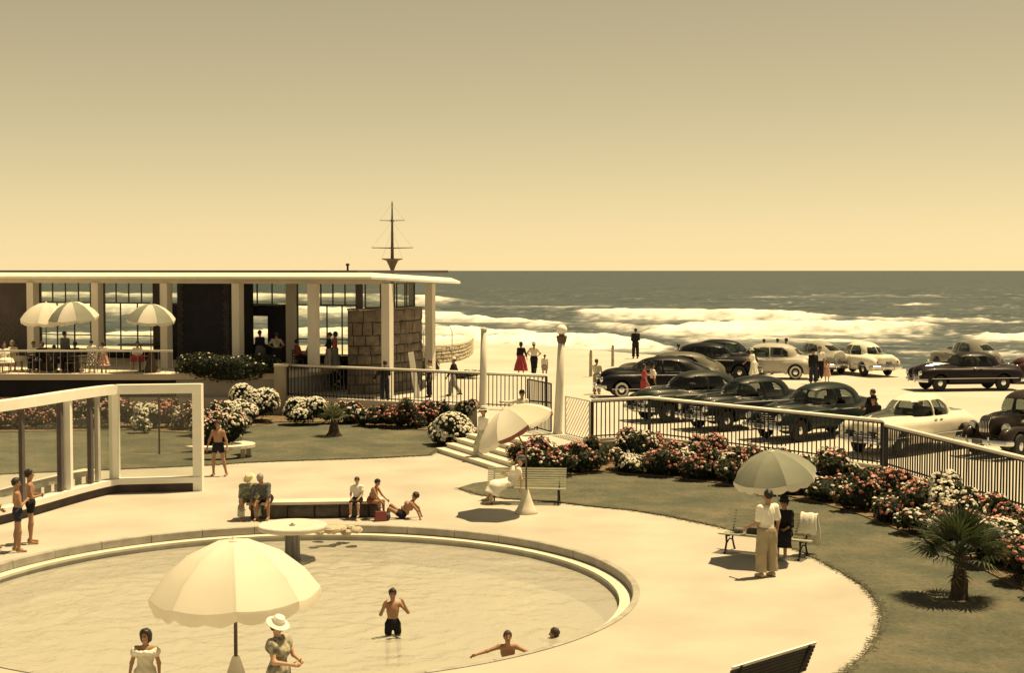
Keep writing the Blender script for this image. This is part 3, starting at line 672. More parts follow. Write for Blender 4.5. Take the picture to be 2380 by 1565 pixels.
# stone drum with windows over it
mat('stone_brown', (0.105, 0.085, 0.075), 0.95, col2=(0.205, 0.165, 0.135), vscale=2.2, bump=0.8, bscale=7); mat('mortar', (0.055, 0.045, 0.04), 1.0)
mat('stone_dark', (0.062, 0.052, 0.048), 0.95, col2=(0.115, 0.098, 0.085), vscale=3, bump=0.8, bscale=9); mat('stone_light', (0.42, 0.36, 0.27), 0.95, col2=(0.52, 0.46, 0.36), vscale=2, bump=0.6, bscale=8)
def stone_courses(parent, P, z0, z1, rows, wmin, wmax, thick, m, seed, mort='mortar'):
    """stones laid one by one along path P(s) -> point, outward normal; s in metres; s range P.L"""
    rg = random.Random(seed); pt, L = P; k = MB(); n = max(6, int(L / 0.3)); vs = []
    for i in range(n + 1):
        p, nn = pt(L * i / n); vs += [p - nn * 0.02 + Vector((0, 0, z0)), p - nn * 0.02 + Vector((0, 0, z1 - .02)), p - nn * (thick) + Vector((0, 0, z1 - .02)), p - nn * thick + Vector((0, 0, z0))]
    fs = []
    for i in range(n):
        for q_ in range(4): fs.append((4 * i + q_, 4 * (i + 1) + q_, 4 * (i + 1) + (q_ + 1) % 4, 4 * i + (q_ + 1) % 4))
    fs += [(0, 1, 2, 3), tuple(4 * n + q_ for q_ in (3, 2, 1, 0))]
    k.add(vs, fs); core = k.build('mortar_core', mort, parent, world=True, fix=True)
    hz = [(z1 - z0) * w for w in [rg.uniform(.8, 1.2) for _ in range(rows)]]; tot = sum(hz); z = z0; sh = (z1 - z0) / tot
    for r in range(rows):
        h = hz[r] * sh; s = -rg.uniform(0, wmax * .5)
        while s < L - 0.05:
            w = rg.uniform(wmin, wmax); s0, s1 = max(0, s), min(L, s + w); s += w
            if s1 - s0 < 0.08: continue
            j = 0.024; bul = rg.uniform(0.03, 0.085); m_ = MB(); vs = []; cols_ = 4
            zz = [z + j, z + h * .3, z + h * .7, z + h - j]
            for a in range(4):
                sa = lerp(s0 + j, s1 - j, a / 3)
                for c_ in range(4):
                    ed = (a in (0, 3)) + (c_ in (0, 3)); p, nn = pt(min(L, max(0, sa + (rg.uniform(-.012, .012) if a in (0, 3) else 0))))
                    vs.append(p + nn * (bul * (1 - .48 * ed) + rg.uniform(-.014, .014)) + Vector((0, 0, zz[c_] + rg.uniform(-.025, .025) * (h / .5))))
            fs = [(a * 4 + c_, (a + 1) * 4 + c_, (a + 1) * 4 + c_ + 1, a * 4 + c_ + 1) for a in range(3) for c_ in range(3)]
            bord = [0, 1, 2, 3, 7, 11, 15, 14, 13, 12, 8, 4]; o_ = len(vs)
            for bi in bord:
                a = bi // 4; p, nn = pt(lerp(s0 + j, s1 - j, a / 3)); vs.append(p - nn * 0.03 + Vector((0, 0, zz[bi % 4])))
            fs += [(bord[i], bord[(i + 1) % 12], o_ + (i + 1) % 12, o_ + i) for i in range(12)]
            m_.add(vs, fs); m_.build('stone', m, parent, world=True, fix=True)
        z += h
    return core
dc = Vector((-6.45, 66.8, 0))
L0 = G(803, 866, ZP); R0 = G(966, 850, ZP)
d_l, d_r = Vector((-7.33, 64.2, 0)), Vector((-4.36, 65.6, 0)); pk = Vector((-5.5, 63.6, 0))
def bez(a, b_, c):
    N = 40; P = [a * (1 - t) ** 2 + b_ * 2 * t * (1 - t) + c * t * t for t in [i / N for i in range(N + 1)]]
    S = [0.0]
    for i in range(N): S.append(S[-1] + (P[i + 1] - P[i]).length)
    def pt(s):
        i = 0
        while i < N - 1 and S[i + 1] < s: i += 1
        f = (s - S[i]) / max(1e-6, S[i + 1] - S[i]); p = P[i].lerp(P[i + 1], f); d = (P[i + 1] - P[i]).normalized(); nn = Vector((d.y, -d.x, 0)); return p.copy(), nn
    return pt, S[-1]
sd = thing('stone_wall', 'curved brown stone wall at the end of the cafe behind the fence', 'wall', (d_l.x, d_l.y, ZP))
PW = bez(d_l, pk, d_r + Vector((0.1, 2.6, 0)))
stone_courses(sd, PW, ZP, 4.52, 8, 0.30, 0.95, 0.5, 'stone_brown', 4)
k = MB(); pts = [PW[0](PW[1] * i / 16) for i in range(17)]
vs = []
for p, nn in pts: vs += [p + nn * .08 + Vector((0, 0, 4.52)), p + nn * .08 + Vector((0, 0, 4.60)), p - nn * .6 + Vector((0, 0, 4.60)), p - nn * .6 + Vector((0, 0, 4.52))]
k.add(vs, [(4 * i + q_, 4 * i + 4 + q_, 4 * i + 4 + (q_ + 1) % 4, 4 * i + (q_ + 1) % 4) for i in range(16) for q_ in range(4)] + [(0, 1, 2, 3), (67, 66, 65, 64)]); k.build('wall_coping', 'stone_brown', sd, world=True, fix=True)
for s0, s1 in ((0.16, 0.34), (0.36, 0.54), (0.58, 0.74), (0.78, 0.96)):                        # glazing between drum and roof
    a, na_ = PW[0](PW[1] * s0); c, nc_ = PW[0](PW[1] * s1); a -= na_ * .3; c -= nc_ * .3; k = MB()
    for p in (a, c): k.beam(p + Vector((0, 0, 4.6)), p + Vector((0, 0, 5.72)), .07, .07)
    for z in (4.63, 5.70): k.beam(a + Vector((0, 0, z)), c + Vector((0, 0, z)), .06, .05)
    wf_ = k.build('window', 'mullion', pv, world=True); k = MB()
    k.add([a + Vector((0, 0, 4.6)), c + Vector((0, 0, 4.6)), c + Vector((0, 0, 5.7)), a + Vector((0, 0, 5.7))], [(0, 1, 2, 3)]); k.build('pane', 'frosted_glass', wf_, world=True)
for s_ in (0.10, 0.97):
    a, na_ = PW[0](PW[1] * s_); a -= na_ * .45; k = MB(); k.beam(a + Vector((0, 0, 4.58)), a + Vector((0, 0, 5.72)), .35, .3); k.build('pilaster', 'brown_wall', pv, world=True)
# terrace rail
tr = thing('terrace_rail', 'white handrail with thin uprights along the cafe terrace edge', 'railing', (-26, 62.6, ZT))
ra, rb = Vector((-26, 62.5, ZT)), Vector((-14.75, 62.5, ZT))
b = MB(); b.beam(ra + Vector((0, 0, 1.0)), rb + Vector((0, 0, 1.0)), .09, .085); b.build('handrail', 'rail_white', tr, world=True)
up_me = MB().box((0, 0, .48), (.014, .014, .96)).mesh('upright', 'grey_paint')
for i in range(38):
    o = link('upright', up_me, tr); o.location = ra.lerp(rb, i / 37) - Vector((-26, 62.6, ZT))
# stone planter wall by the sea and small things on the promenade
sp = thing('stone_planter', 'low curved stone wall with pale coping on the sea front', 'wall', G(1040, 830, ZP))
PW2 = bez(Vector((-5.2, 84.5, 0)), Vector((-2.2, 80.5, 0)), Vector((-2.55, 89.5, 0)))
pA = G(968, 845, ZP); pC = G(1096, 818, ZP)
PW2 = bez(Vector((pA.x, pA.y, 0)), Vector((pC.x + .6, pA.y - 1.5, 0)), Vector((pC.x, pC.y + 3, 0)))
stone_courses(sp, PW2, ZP, ZP + .95, 4, .35, .8, .45, 'stone_light', 9)
k = MB(); vs = []
for i in range(17):
    p, nn = PW2[0](PW2[1] * i / 16); vs += [p + nn * .07 + Vector((0, 0, ZP + .95)), p + nn * .07 + Vector((0, 0, ZP + 1.07)), p - nn * .5 + Vector((0, 0, ZP + 1.07)), p - nn * .5 + Vector((0, 0, ZP + .95))]
k.add(vs, [(4 * i + q_, 4 * i + 4 + q_, 4 * i + 4 + (q_ + 1) % 4, 4 * i + (q_ + 1) % 4) for i in range(16) for q_ in range(4)] + [(0, 1, 2, 3), (67, 66, 65, 64)]); k.build('wall_coping', 'step_stone', sp, world=True, fix=True)
mat('post_wood', (0.36, 0.30, 0.23), 0.9, var=0.25, vscale=4)
for px, py, h, lab in ((1373, 876, 1.35, 'weathered wooden post standing by the dark car bonnet'), (1424, 852, 1.2, 'weathered wooden post on the sea front beside the standing man')):
    p = G(px, py, ZP); t = thing('wooden_post', lab, 'post', p, group='posts on the sea front')
    b = MB(); b.tube([(0, 0, -.05), (0, 0, h * .9), (0.02, 0, h)], [.09, .08, .06], 10); b.build('shaft', 'post_wood', t, sm=False)
    b = MB(); b.tube([(0, 0, h * .985), (0.02, 0, h * 1.02)], [.075, .05], 10); b.build('post_top', 'timber_dark', t)
p = G(948, 938, ZP); t = thing('white_stake', 'leaning white board stake in front of the stone wall', 'post', p + Vector((0, 2.5, 0)))
b = MB(); b.beam((0.25, 0, 0), (-0.05, 0, 2.0), .24, .06, up=(0, 1, 0)); b.build('board', 'white_paint', t)
b = MB(); b.beam((0.25, 0.05, -.02), (0.10, 0.05, 1.0), .06, .05, up=(0, 1, 0)); b.build('stake', 'post_wood', t)
hr = G(990, 800, ZP); hr.y = min(hr.y, 90); t = thing('handrail_hoop', 'thin bent handrail hoop above the low stone sea front wall', 'handrail', (Gd(985, 800, 84).x, 84, ZP))
b = MB(); b.tube([(0, 0, 0), (0, 0, 2.0), (.2, 0, 2.25), (.9, 0, 2.35), (1.5, 0, 2.3), (1.65, 0, 2.0), (1.65, 0, 0)], .03, 6); b.build('hoop', 'grey_paint', t)
# ship mast behind the cafe
mx_, my_ = -7.05, 85.0
t = thing('ship_mast', 'tall flagstaff rigged like a ship mast with crossed yards behind cafe', 'mast', (mx_, my_, ZP))
b = MB(); b.tube([(0, 0, 0), (0, 0, 5.6), (0, 0, 6.2), (0, 0, 8.4), (0, 0, 9.6)], [.13, .11, .10, .06, .03], 8); b.build('mast', 'timber_dark', t)
for z, hl, r in ((8.47, .74, .028), (6.86, 1.22, .035)):
    b = MB(); b.tube([(-hl, 0, z + .02), (0, 0, z), (hl, 0, z + .02)], [r * .6, r, r * .6], 6); b.build('yard', 'timber_dark', t)
    b = MB(); b.blob((0, 0, z), (.11, .11, .09)); b.build('yard_band', 'timber_dark', t)
b = MB(); b.lathe([(.10, 5.55), (.22, 5.85), (.35, 6.12), (.62, 6.2), (.62, 6.24), (.1, 6.24)], n=14); b.build('fighting_top', 'timber_dark', t)
for sx in (-1, 1):
    b = MB(); b.tube([(sx * 1.2, 0, 6.88), (0, 0, 8.45)], .004, 4); b.tube([(sx * .72, 0, 8.48), (0, 0, 9.5)], .004, 4); b.tube([(sx * .6, 0, 6.2), (0, 0, 8.0)], .005, 4); b.build('rigging', 'timber_dark', t)

# ------------------------------------------------------------------ curved glass wind screen by the pool
mat('screen_paint', (0.82, 0.80, 0.74), 0.55, var=0.05, vscale=1.5); mat('plinth_dark', (0.075, 0.055, 0.055), 0.9, var=0.25, vscale=2)
ws = thing('wind_screen', 'white framed glass wind screen with a curved wing beside the pool', 'glass screen', G(475, 1140))
Q0 = G(470, 1141); Q1 = G(272, 1146)
curve = [Q1]
for px, py in ((240, 1152), (200, 1162), (150, 1176), (90, 1194), (30, 1211), (-30, 1226), (-100, 1240)): curve.append(G(px, py))
def catmull(P, n):
    out = []
    for i in range(len(P) - 1):
        a, b_, c, d = P[max(0, i - 1)], P[i], P[i + 1], P[min(len(P) - 1, i + 2)]
        for k in range(n):
            t_ = k / n; out.append(.5 * ((2 * b_) + (c - a) * t_ + (2 * a - 5 * b_ + 4 * c - d) * t_ * t_ + (3 * b_ - a - 3 * c + d) * t_ ** 3))
    return out + [P[-1]]
wing = list(curve); curve = catmull(curve, 4)
HS = 3.07; lift = 0.27
def frame_run(path, posts, name):
    cross = lambda z0, z1, w: [(-w / 2, z0), (w / 2, z0), (w / 2, z1), (-w / 2, z1)]
    b = MB(); b.sweep(path, cross(HS - .26, HS, .30)); b.build('head_beam', 'screen_paint', ws, world=True, fix=True)
    b = MB(); b.sweep(path, cross(lift - .02, lift + .14, .34)); b.build('sill_beam', 'screen_paint', ws, world=True, fix=True)
    b = MB(); b.sweep(path, cross(-.01, lift - .02, .16)); b.build('plinth', 'plinth_dark', ws, world=True, fix=True)
frame_run([Q0, Q1], None, ''); frame_run(curve, None, '')
def wpost(p, w, d, z0=0.0, nm='post', m='screen_paint', z1=HS - .27):
    b = MB(); b.box((p.x, p.y, (z0 + z1) / 2), (w, d, z1 - z0), rz=0.0); return b.build(nm, m, ws, world=True)
def along(path, s):
    for i in range(len(path) - 1):
        L = (path[i + 1] - path[i]).length
        if s <= L: return path[i].lerp(path[i + 1], s / L)
        s -= L
    return path[-1]
wpost(Q0 + Vector((-.10, 0, 0)), .26, .3, 0.0, z1=HS - .003); wpost(Q1 + Vector((-.05, 0, 0)), .24, .28, lift + .14)
def pxpost(px, w, m, nm):                       # a point on the curved wing
    best = min([along(curve, i * .02) for i in range(600)], key=lambda p: abs(CX + p.x / p.y * FPX - px)); return wpost(best, w, .22, lift + .14, nm, m)
pxpost(152, .22, 'screen_paint', 'post'); pxpost(135, .12, 'brown_wall', 'mullion'); pxpost(45, .09, 'brown_wall', 'mullion'); pxpost(205, .11, 'brown_wall', 'mullion'); pxpost(222, .10, 'grey_paint', 'mullion'); pxpost(-40, .2, 'screen_paint', 'post')
m0 = Q0.lerp(Q1, .5); wpost(m0, .04, .05, lift + .8, 'mullion', 'mullion')
b = MB(); b.beam(Q0 + Vector((-.2, 0, lift + .80)), Q1 + Vector((.1, 0, lift + .80)), .05, .045); b.build('glazing_bar', 'grey_paint', ws, world=True)
def pane(a, c, z0, z1):
    k = MB(); k.add([(a.x, a.y, z0), (c.x, c.y, z0), (c.x, c.y, z1), (a.x, a.y, z1)], [(0, 1, 2, 3)]); k.build('pane', 'screen_glass', ws, world=True)
for a, c in ((Q0 + Vector((-.2, 0, 0)), m0), (m0, Q1 + Vector((.05, 0, 0)))):
    pane(a, c, lift + .14, lift + .78); pane(a, c, lift + .82, HS - .26)
tot = 0.0
for i in range(len(wing) - 1): pane(wing[i], wing[i + 1], lift + .14, HS - .26)
# slab seat behind the screen
sb_ = thing('slab_seat', 'pale slab bench on short legs behind the curved glass wing', 'bench', G(100, 1135) + Vector((0, .9, 0)))
path = [p + Vector((-.55, .75, 0)) for p in curve[4:22]]
b = MB(); b.sweep(path, [(-.24, .52), (.24, .52), (.24, .64), (-.24, .64)]); b.build('seat_slab', 'step_stone', sb_, world=True, fix=True)
for i in range(8):
    p = along(path, i * .5 + .1); b = MB(); b.box((p.x, p.y, .26), (.13, .2, .52)); b.build('leg', 'grey_paint', sb_, world=True)
# rounded seat beside the screen, holding a bush
rs = thing('curved_bench', 'rounded pale slab seat edging the flower bed by the screen', 'bench', G(530, 1070))
c0 = G(520, 1070) + Vector((-.35, .7, 0)); arc = [c0 + Vector((1.05 * math.cos(a), .8 * math.sin(a), 0)) for a in [R(d) for d in range(-140, 60, 14)]]
b = MB(); b.sweep(arc, [(-.22, .36), (.22, .36), (.22, .46), (-.22, .46)]); b.build('seat_slab', 'step_stone', rs, world=True, fix=True)
for i in range(2, len(arc) - 1, 3): b = MB(); b.box((arc[i].x, arc[i].y, .18), (.14, .14, .36)); b.build('leg', 'stone_light', rs, world=True)

# ------------------------------------------------------------------ stone seat wall and mushroom fountain
sw = thing('seat_wall', 'dark stone seat wall with a pale slab top at the pool edge', 'wall', (-6.4, 36.3, 0))
wa, wb = Vector((-6.62, 36.25, 0)), Vector((-3.35, 36.55, 0))
def straight(a, c):
    L = (c - a).length; d = (c - a) / L; nn = Vector((d.y, -d.x, 0)); return (lambda s: ((a + d * s).copy(), nn)), L
stone_courses(sw, straight(wa, wb), 0.0, .36, 1, .42, .85, .42, 'stone_dark', 5)
b = MB(); dd = (wb - wa).normalized(); nn = Vector((dd.y, -dd.x, 0)); pts = [wa - dd * .1 + nn * .1, wb + dd * .05 + nn * .1, wb + dd * .05 - nn * .46, wa - dd * .1 - nn * .46]
b.prism([(p.x, p.y) for p in pts], .36, .43); b.build('seat_slab', 'step_stone', sw, world=True)
for i, (px, py, r) in enumerate(((770, 1236, .26), (790, 1232, .22), (805, 1240, .20), (752, 1226, .15), (830, 1236, .20), (742, 1240, .16), (815, 1228, .13))):
    p = G(px, py, 0.02 if i != 2 else -.1); b = MB(); rr = random.Random(i)
    b.blob((0, 0, 0), (r, r * .7, r * .42), 9, 7)
    b.v = [(x * rr.uniform(.88, 1.1), y * rr.uniform(.88, 1.1), z * rr.uniform(.85, 1.1)) for x, y, z in b.v]
    o = b.build('boulder', 'stone_light', None, sm=False, fix=True); o.location = p + Vector((0, -.05, r * .2)); o.rotation_euler = (0, 0, i * 1.1)
    tag(o, ORD[i] + ' pale boulder of the rocks on the rim by the mushroom fountain, counting from largest', 'rock', 'rocks by the fountain')
mat('fountain_stone', (0.66, 0.60, 0.54), 0.8, col2=(0.54, 0.49, 0.44), vscale=4, bump=0.3, bscale=18); mat('fountain_stem', (0.27, 0.255, 0.24), 0.5, col2=(0.10, 0.10, 0.10), vscale=9, stretch=(1.6, 1.6, .12), bump=0.5, bscale=20)
fc = Vector((-5.02, 32.7, 0))
ft = thing('mushroom_fountain', 'mushroom shaped stone fountain standing in the pool', 'fountain', (fc.x, fc.y, -.98))
z = .98
b = MB(); b.lathe([(.0, z + .395), (.25, z + .40), (.68, z + .36), (.765, z + .385), (.79, z + .43), (.782, z + .485), (.75, z + .50), (.70, z + .488), (.12, z + .47), (0, z + .465)], n=48); b.build('bowl', 'fountain_stone', ft, sm=True)
b = MB(); b.lathe([(.20, 0), (.19, z - .3), (.17, z), (.18, z + .25), (.26, z + .40)], n=20, cap=False); b.build('stem', 'fountain_stem', ft, sm=True)
b = MB(); b.lathe([(.07, z + .455), (.07, z + .49), (.03, z + .50), (.02, z + .53)], n=12); b.build('nozzle', 'fountain_stem', ft)
# ------------------------------------------------------------------ plants
mat('leaf_dark', (0.026, 0.036, 0.026), 0.7, var=0.4, vscale=2, spec=0.25, trans=(0.22, (0.06, 0.09, 0.02)))
mat('leaf_mid', (0.075, 0.085, 0.060), 0.7, var=0.35, vscale=2, spec=0.25, trans=(0.22, (0.10, 0.13, 0.03)))
mat('leaf_olive', (0.13, 0.12, 0.065), 0.8, var=0.3, vscale=2, trans=(0.2, (0.12, 0.12, 0.05)))
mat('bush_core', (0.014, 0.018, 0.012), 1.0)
mat('blossom_white', (0.80, 0.76, 0.66), 0.7, var=0.08, vscale=6, trans=(0.2, (0.7, 0.66, 0.5)))
mat('blossom_red', (0.58, 0.20, 0.18), 0.7, var=0.3, vscale=5, trans=(0.2, (0.6, 0.08, 0.08)))
mat('blossom_pink', (0.72, 0.42, 0.38), 0.7, var=0.25, vscale=5, trans=(0.2, (0.7, 0.25, 0.22)))
mat('stem_brown', (0.09, 0.06, 0.04), 0.9)
def blossom(m, p, n, r, mi, rg):
    u = n.orthogonal().normalized(); v = n.cross(u); k = 5; o = []
    a0 = rg.uniform(0, 6.28); ctr = p + n * r * .55
    ring = [p + (u * math.cos(a0 + 6.283 * i / k) + v * math.sin(a0 + 6.283 * i / k)) * r * rg.uniform(.8, 1.15) for i in range(k)]
    m.add([ctr] + ring + [p - n * r * .35], [(0, 1 + i, 1 + (i + 1) % k) for i in range(k)] + [(k + 1, 1 + (i + 1) % k, 1 + i) for i in range(k)], mi)
def bush(name, label, base, rx, ry, h, flowers, nfl, group, seed, leaf=(0.7, 0.25, 0.05), cat='bush', topside=0.0, lump=7, fr=0.056, hang=0.0, nleaf=None, rot=0.0):
    """flowers: list of (blossom material, share)"""
    rg = random.Random(seed); t = thing(name, label, cat, base, rz=rot, group=group)
    lumps = [(Vector((0, 0, h * .45)), Vector((rx * .72, ry * .72, h * .42)))]
    for i in range(lump):
        a = 6.283 * i / lump + rg.uniform(-.4, .4); q = rg.uniform(.35, .62)
        lumps.append((Vector((rx * q * math.cos(a), ry * q * math.sin(a), h * rg.uniform(.22 - hang * .4, .74))), Vector((rx * rg.uniform(.28, .55), ry * rg.uniform(.28, .55), h * rg.uniform(.20, .40)))))
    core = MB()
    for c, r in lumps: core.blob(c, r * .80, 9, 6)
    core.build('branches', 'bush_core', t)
    area = rx * ry + (rx + ry) * h; N = nleaf or int(420 * area); lm_ = MB(); fm = MB()
    def surf():
        while True:
            c, r = rg.choice(lumps); d = Vector((rg.gauss(0, 1), rg.gauss(0, 1), rg.gauss(.25, 1))).normalized()
            p = c + Vector((d.x * r.x, d.y * r.y, d.z * r.z)); 
            if p.z < -hang: continue
            if any(c2 is not c and sum(((p - c2)[k] / (r2[k] * .93)) ** 2 for k in range(3)) < 1 for c2, r2 in lumps) and rg.random() < .9: continue
            n = Vector((d.x / r.x, d.y / r.y, d.z / r.z)).normalized(); return p, n
    for i in range(N):
        p, n = surf(); p = p + n * rg.uniform(-.06, .05); n = (n + Vector((rg.gauss(0, .5), rg.gauss(0, .5), rg.gauss(0, .5)))).normalized()
        u = n.orthogonal().normalized(); u = Quaternion(n, rg.uniform(0, 6.28)) @ u; v = n.cross(u); L = rg.uniform(.04, .085); w = L * rg.uniform(.4, .6)
        x = rg.random(); mi = 0 if x < leaf[0] else (1 if x < leaf[0] + leaf[1] else 2)
        lm_.add([p - u * L, p + v * w + n * .01, p + u * L, p - v * w + n * .01], [(0, 1, 2, 3)], mi)
    lo = lm_.build('foliage', ['leaf_dark', 'leaf_mid', 'leaf_olive'], t); lo['kind'] = 'stuff'
    ms = [f[0] for f in flowers]
    if nfl:
        if len(flowers) == 1 and flowers[0][0] == WHT and nfl > 60: nfl *= 1.9; fr *= 1.12
        for i in range(int(nfl * area)):
            if i and rg.random() < .55:
                for _ in range(6):
                    p2, n2_ = surf()
                    if (p2 - lastp).length < .26: break
                p, n = p2, n2_
            else: p, n = surf()
            lastp = p
            if topside and n.z < rg.uniform(-.4, topside): continue
            x = rg.random() * sum(f[1] for f in flowers); mi = 0
            while x > flowers[mi][1] and mi < len(flowers) - 1: x -= flowers[mi][1]; mi += 1
            # colours keep together in patches
            if len(flowers) > 1 and math.sin(p.x * 5 + seed) + math.sin(p.y * 6 + p.z * 4 + seed * 2) > .2 and rg.random() < .75: mi = seed % len(flowers)
            n2 = (n + Vector((rg.gauss(0, .4), rg.gauss(0, .3), .35))).normalized(); blossom(fm, p + n * .035, n2, fr * rg.uniform(.65, 1.25), mi, rg)
        fo_ = fm.build('blossoms', ms, t); fo_['kind'] = 'stuff'
    return t
WHT, RED, PNK = 'blossom_white', 'blossom_red', 'blossom_pink'
cnt = {}
def lab(key, pat):
    cnt[key] = cnt.get(key, 0) + 1; return pat.format(ORD[cnt[key] - 1])
# along the car park fence, counted from the steps
seq = [  # print x, half width, height, flowers, density, row (0 front, 1 back)
    (1252, .62, .78, [(RED, 3), (WHT, 2)], 46, 0), (1285, .55, .85, [(RED, 4), (PNK, 1)], 40, 1), (1330, .62, .88, [(RED, 5), (WHT, 1)], 52, 1), (1322, .55, .62, [(PNK, 2), (WHT, 1)], 22, 0),
    (1385, .55, .72, [(PNK, 3), (RED, 1)], 26, 0), (1440, .62, .85, [(WHT, 5), (RED, .3)], 66, 1), (1455, .5, .60, [(WHT, 1)], 70, 0), (1500, .55, .82, [(RED, 4), (PNK, 1)], 60, 1), (1525, .6, .70, [(RED, 4), (PNK, 2)], 58, 0),
    (1570, .6, .86, [(RED, 3), (PNK, 2)], 62, 1), (1600, .6, .72, [(RED, 2), (PNK, 2)], 50, 0), (1650, .6, .82, [(RED, 3), (PNK, 2)], 48, 1), (1690, .6, .72, [(RED, 3), (WHT, .6)], 40, 0),
    (1735, .6, .85, [(RED, 2), (WHT, 1)], 40, 1), (1790, .6, .75, [(RED, 2), (PNK, 1)], 36, 0), (1845, .62, .88, [(WHT, 5), (RED, .3)], 52, 1), (1880, .6, .70, [(WHT, 3), (RED, .6)], 40, 0),
    (1935, .6, .85, [(RED, 4), (PNK, 1)], 60, 1), (1960, .55, .72, [(RED, 3), (WHT, 1)], 50, 0), (2010, .6, .82, [(RED, 3), (WHT, 1.2)], 50, 1), (2035, .55, .70, [(RED, 2), (WHT, 1)], 44, 0),
    (2065, .58, .98, [(WHT, 1)], 74, 1), (2100, .6, .74, [(WHT, 3), (RED, 1)], 50, 0), (2140, .6, .85, [(RED, 3), (WHT, 2)], 50, 1), (2165, .6, .78, [(WHT, 4), (RED, 1)], 52, 0),
    (2215, .6, .88, [(RED, 3), (PNK, 1)], 46, 1), (2250, .7, 1.05, [(WHT, 5), (RED, .4)], 74, 0), (2310, .6, .9, [(RED, 4), (PNK, 1)], 60, 1), (2335, .6, .85, [(RED, 5), (PNK, 1)], 70, 0), (2385, .6, .9, [(RED, 3), (WHT, 2)], 56, 1), (2400, .6, .85, [(RED, 2), (WHT, 2)], 56, 0)]
edge = [(1225, 1112), (1290, 1113), (1400, 1101), (1550, 1112), (1700, 1132), (1900, 1172), (2000, 1202), (2100, 1242), (2250, 1312), (2400, 1390), (2500, 1440)]
def edge_y(px):
    for (a, ya), (b_, yb) in zip(edge, edge[1:]):
        if a <= px <= b_: return lerp(ya, yb, (px - a) / (b_ - a))
    return edge[-1][1]
def fname(fl):
    f = sorted(fl, key=lambda q: -q[1]); 
    if f[0][0] == WHT: return 'white' if len(f) == 1 or f[1][1] < .25 * f[0][1] else 'white and red'
    return 'red' if all(q[0] != WHT for q in f) else 'red and white'
rb_ = random.Random(12)
for i, (px, hw, h, fl, dn, row) in enumerate(seq):
    p = G(px, edge_y(px), 0.05); q = G(px + 20, edge_y(px + 20), .05); al = (q - p).normalized(); nn = Vector((-al.y, al.x, 0)); nn = nn if nn.y + nn.x * .6 > 0 else -nn
    p = p + nn * (.55 if row == 0 else 1.55); rw = 'front' if row == 0 else 'back'; fn = fname(fl)
    bush('flower_bush', lab((rw, fn), '{} ' + fn + ' bush from the steps, ' + rw + ' row below car park fence'), p, hw * rb_.uniform(1.15, 1.4), hw * rb_.uniform(.95, 1.2), h * (1.28 if row else 1.05) * rb_.uniform(.88, 1.12), fl, dn * 1.75, 'flower border along the car park fence', 100 + i, topside=.25, leaf=(.62, .3, .08))
kinds = [[(PNK, 3), (WHT, 1)], [(WHT, 1)], [(RED, 2), (PNK, 2)], [(PNK, 2), (RED, 1)], [(WHT, 3), (PNK, 1)]]
for i in range(26):
    px = 1245 + i * 45; fl = kinds[(i * 7 + i // 3) % 5]; fn = fname(fl).replace('red', 'pink') if fl[0][0] == PNK else fname(fl)
    p = G(px, edge_y(px), 0.05); q = G(px + 20, edge_y(px + 20), .05); al = (q - p).normalized(); nn = Vector((-al.y, al.x, 0)); nn = nn if nn.y + nn.x * .6 > 0 else -nn
    bush('flower_bush', lab(('mid', fn), '{} ' + fn + ' bush from the steps, middle row below car park fence'), p + nn * rb_.uniform(.85, 1.1), rb_.uniform(.42, .62), rb_.uniform(.4, .6), rb_.uniform(.55, .95), fl, rb_.uniform(60, 100), 'flower border along the car park fence', 700 + i, topside=.2, leaf=(.45, .42, .13))
bush('dry_bush', 'dry brownish bush between red and white flowers near the steps', G(1392, 1092, .05) + Vector((0, 1.3, 0)), .6, .5, .85, [(PNK, 1)], 12, None, 77, leaf=(.2, .3, .5))
# left borders
seqL = [(-40, 998, .75, .95, [(RED, 2), (PNK, 2)], 60), (25, 996, .75, .98, [(PNK, 3), (RED, 2)], 62), (85, 996, .7, 1.0, [(RED, 2), (PNK, 3)], 62), (140, 995, .7, 1.02, [(RED, 1), (PNK, 3)], 64), (195, 995, .6, 1.0, [(WHT, 2), (PNK, 2)], 50),
        (252, 994, .75, 1.05, [(RED, 2), (PNK, 3)], 60), (300, 993, .7, 1.0, [(PNK, 3), (RED, 2)], 58), (342, 996, .55, .95, [(WHT, 1)], 70), (388, 994, .65, 1.02, [(RED, 2), (PNK, 2)], 60), (432, 998, .6, .98, [(WHT, 3), (PNK, 1)], 66), (330, 1006, .35, .55, [(WHT, 1)], 50),
        (470, 1012, .6, .95, [(WHT, 4), (PNK, .5)], 72)]
for i, (px, py, hw, h, fl, dn) in enumerate(seqL):
    fn = fname(fl); bush('flower_bush', lab(('glass', fn), '{} ' + fn + ' flowering bush from the frame edge, seen through the glass screen'), G(px, py, .05), hw * 1.2, hw, h * 1.12, fl, dn * 1.7, 'flower border below the cafe terrace', 300 + i, topside=.1, leaf=(.75, .22, .03))
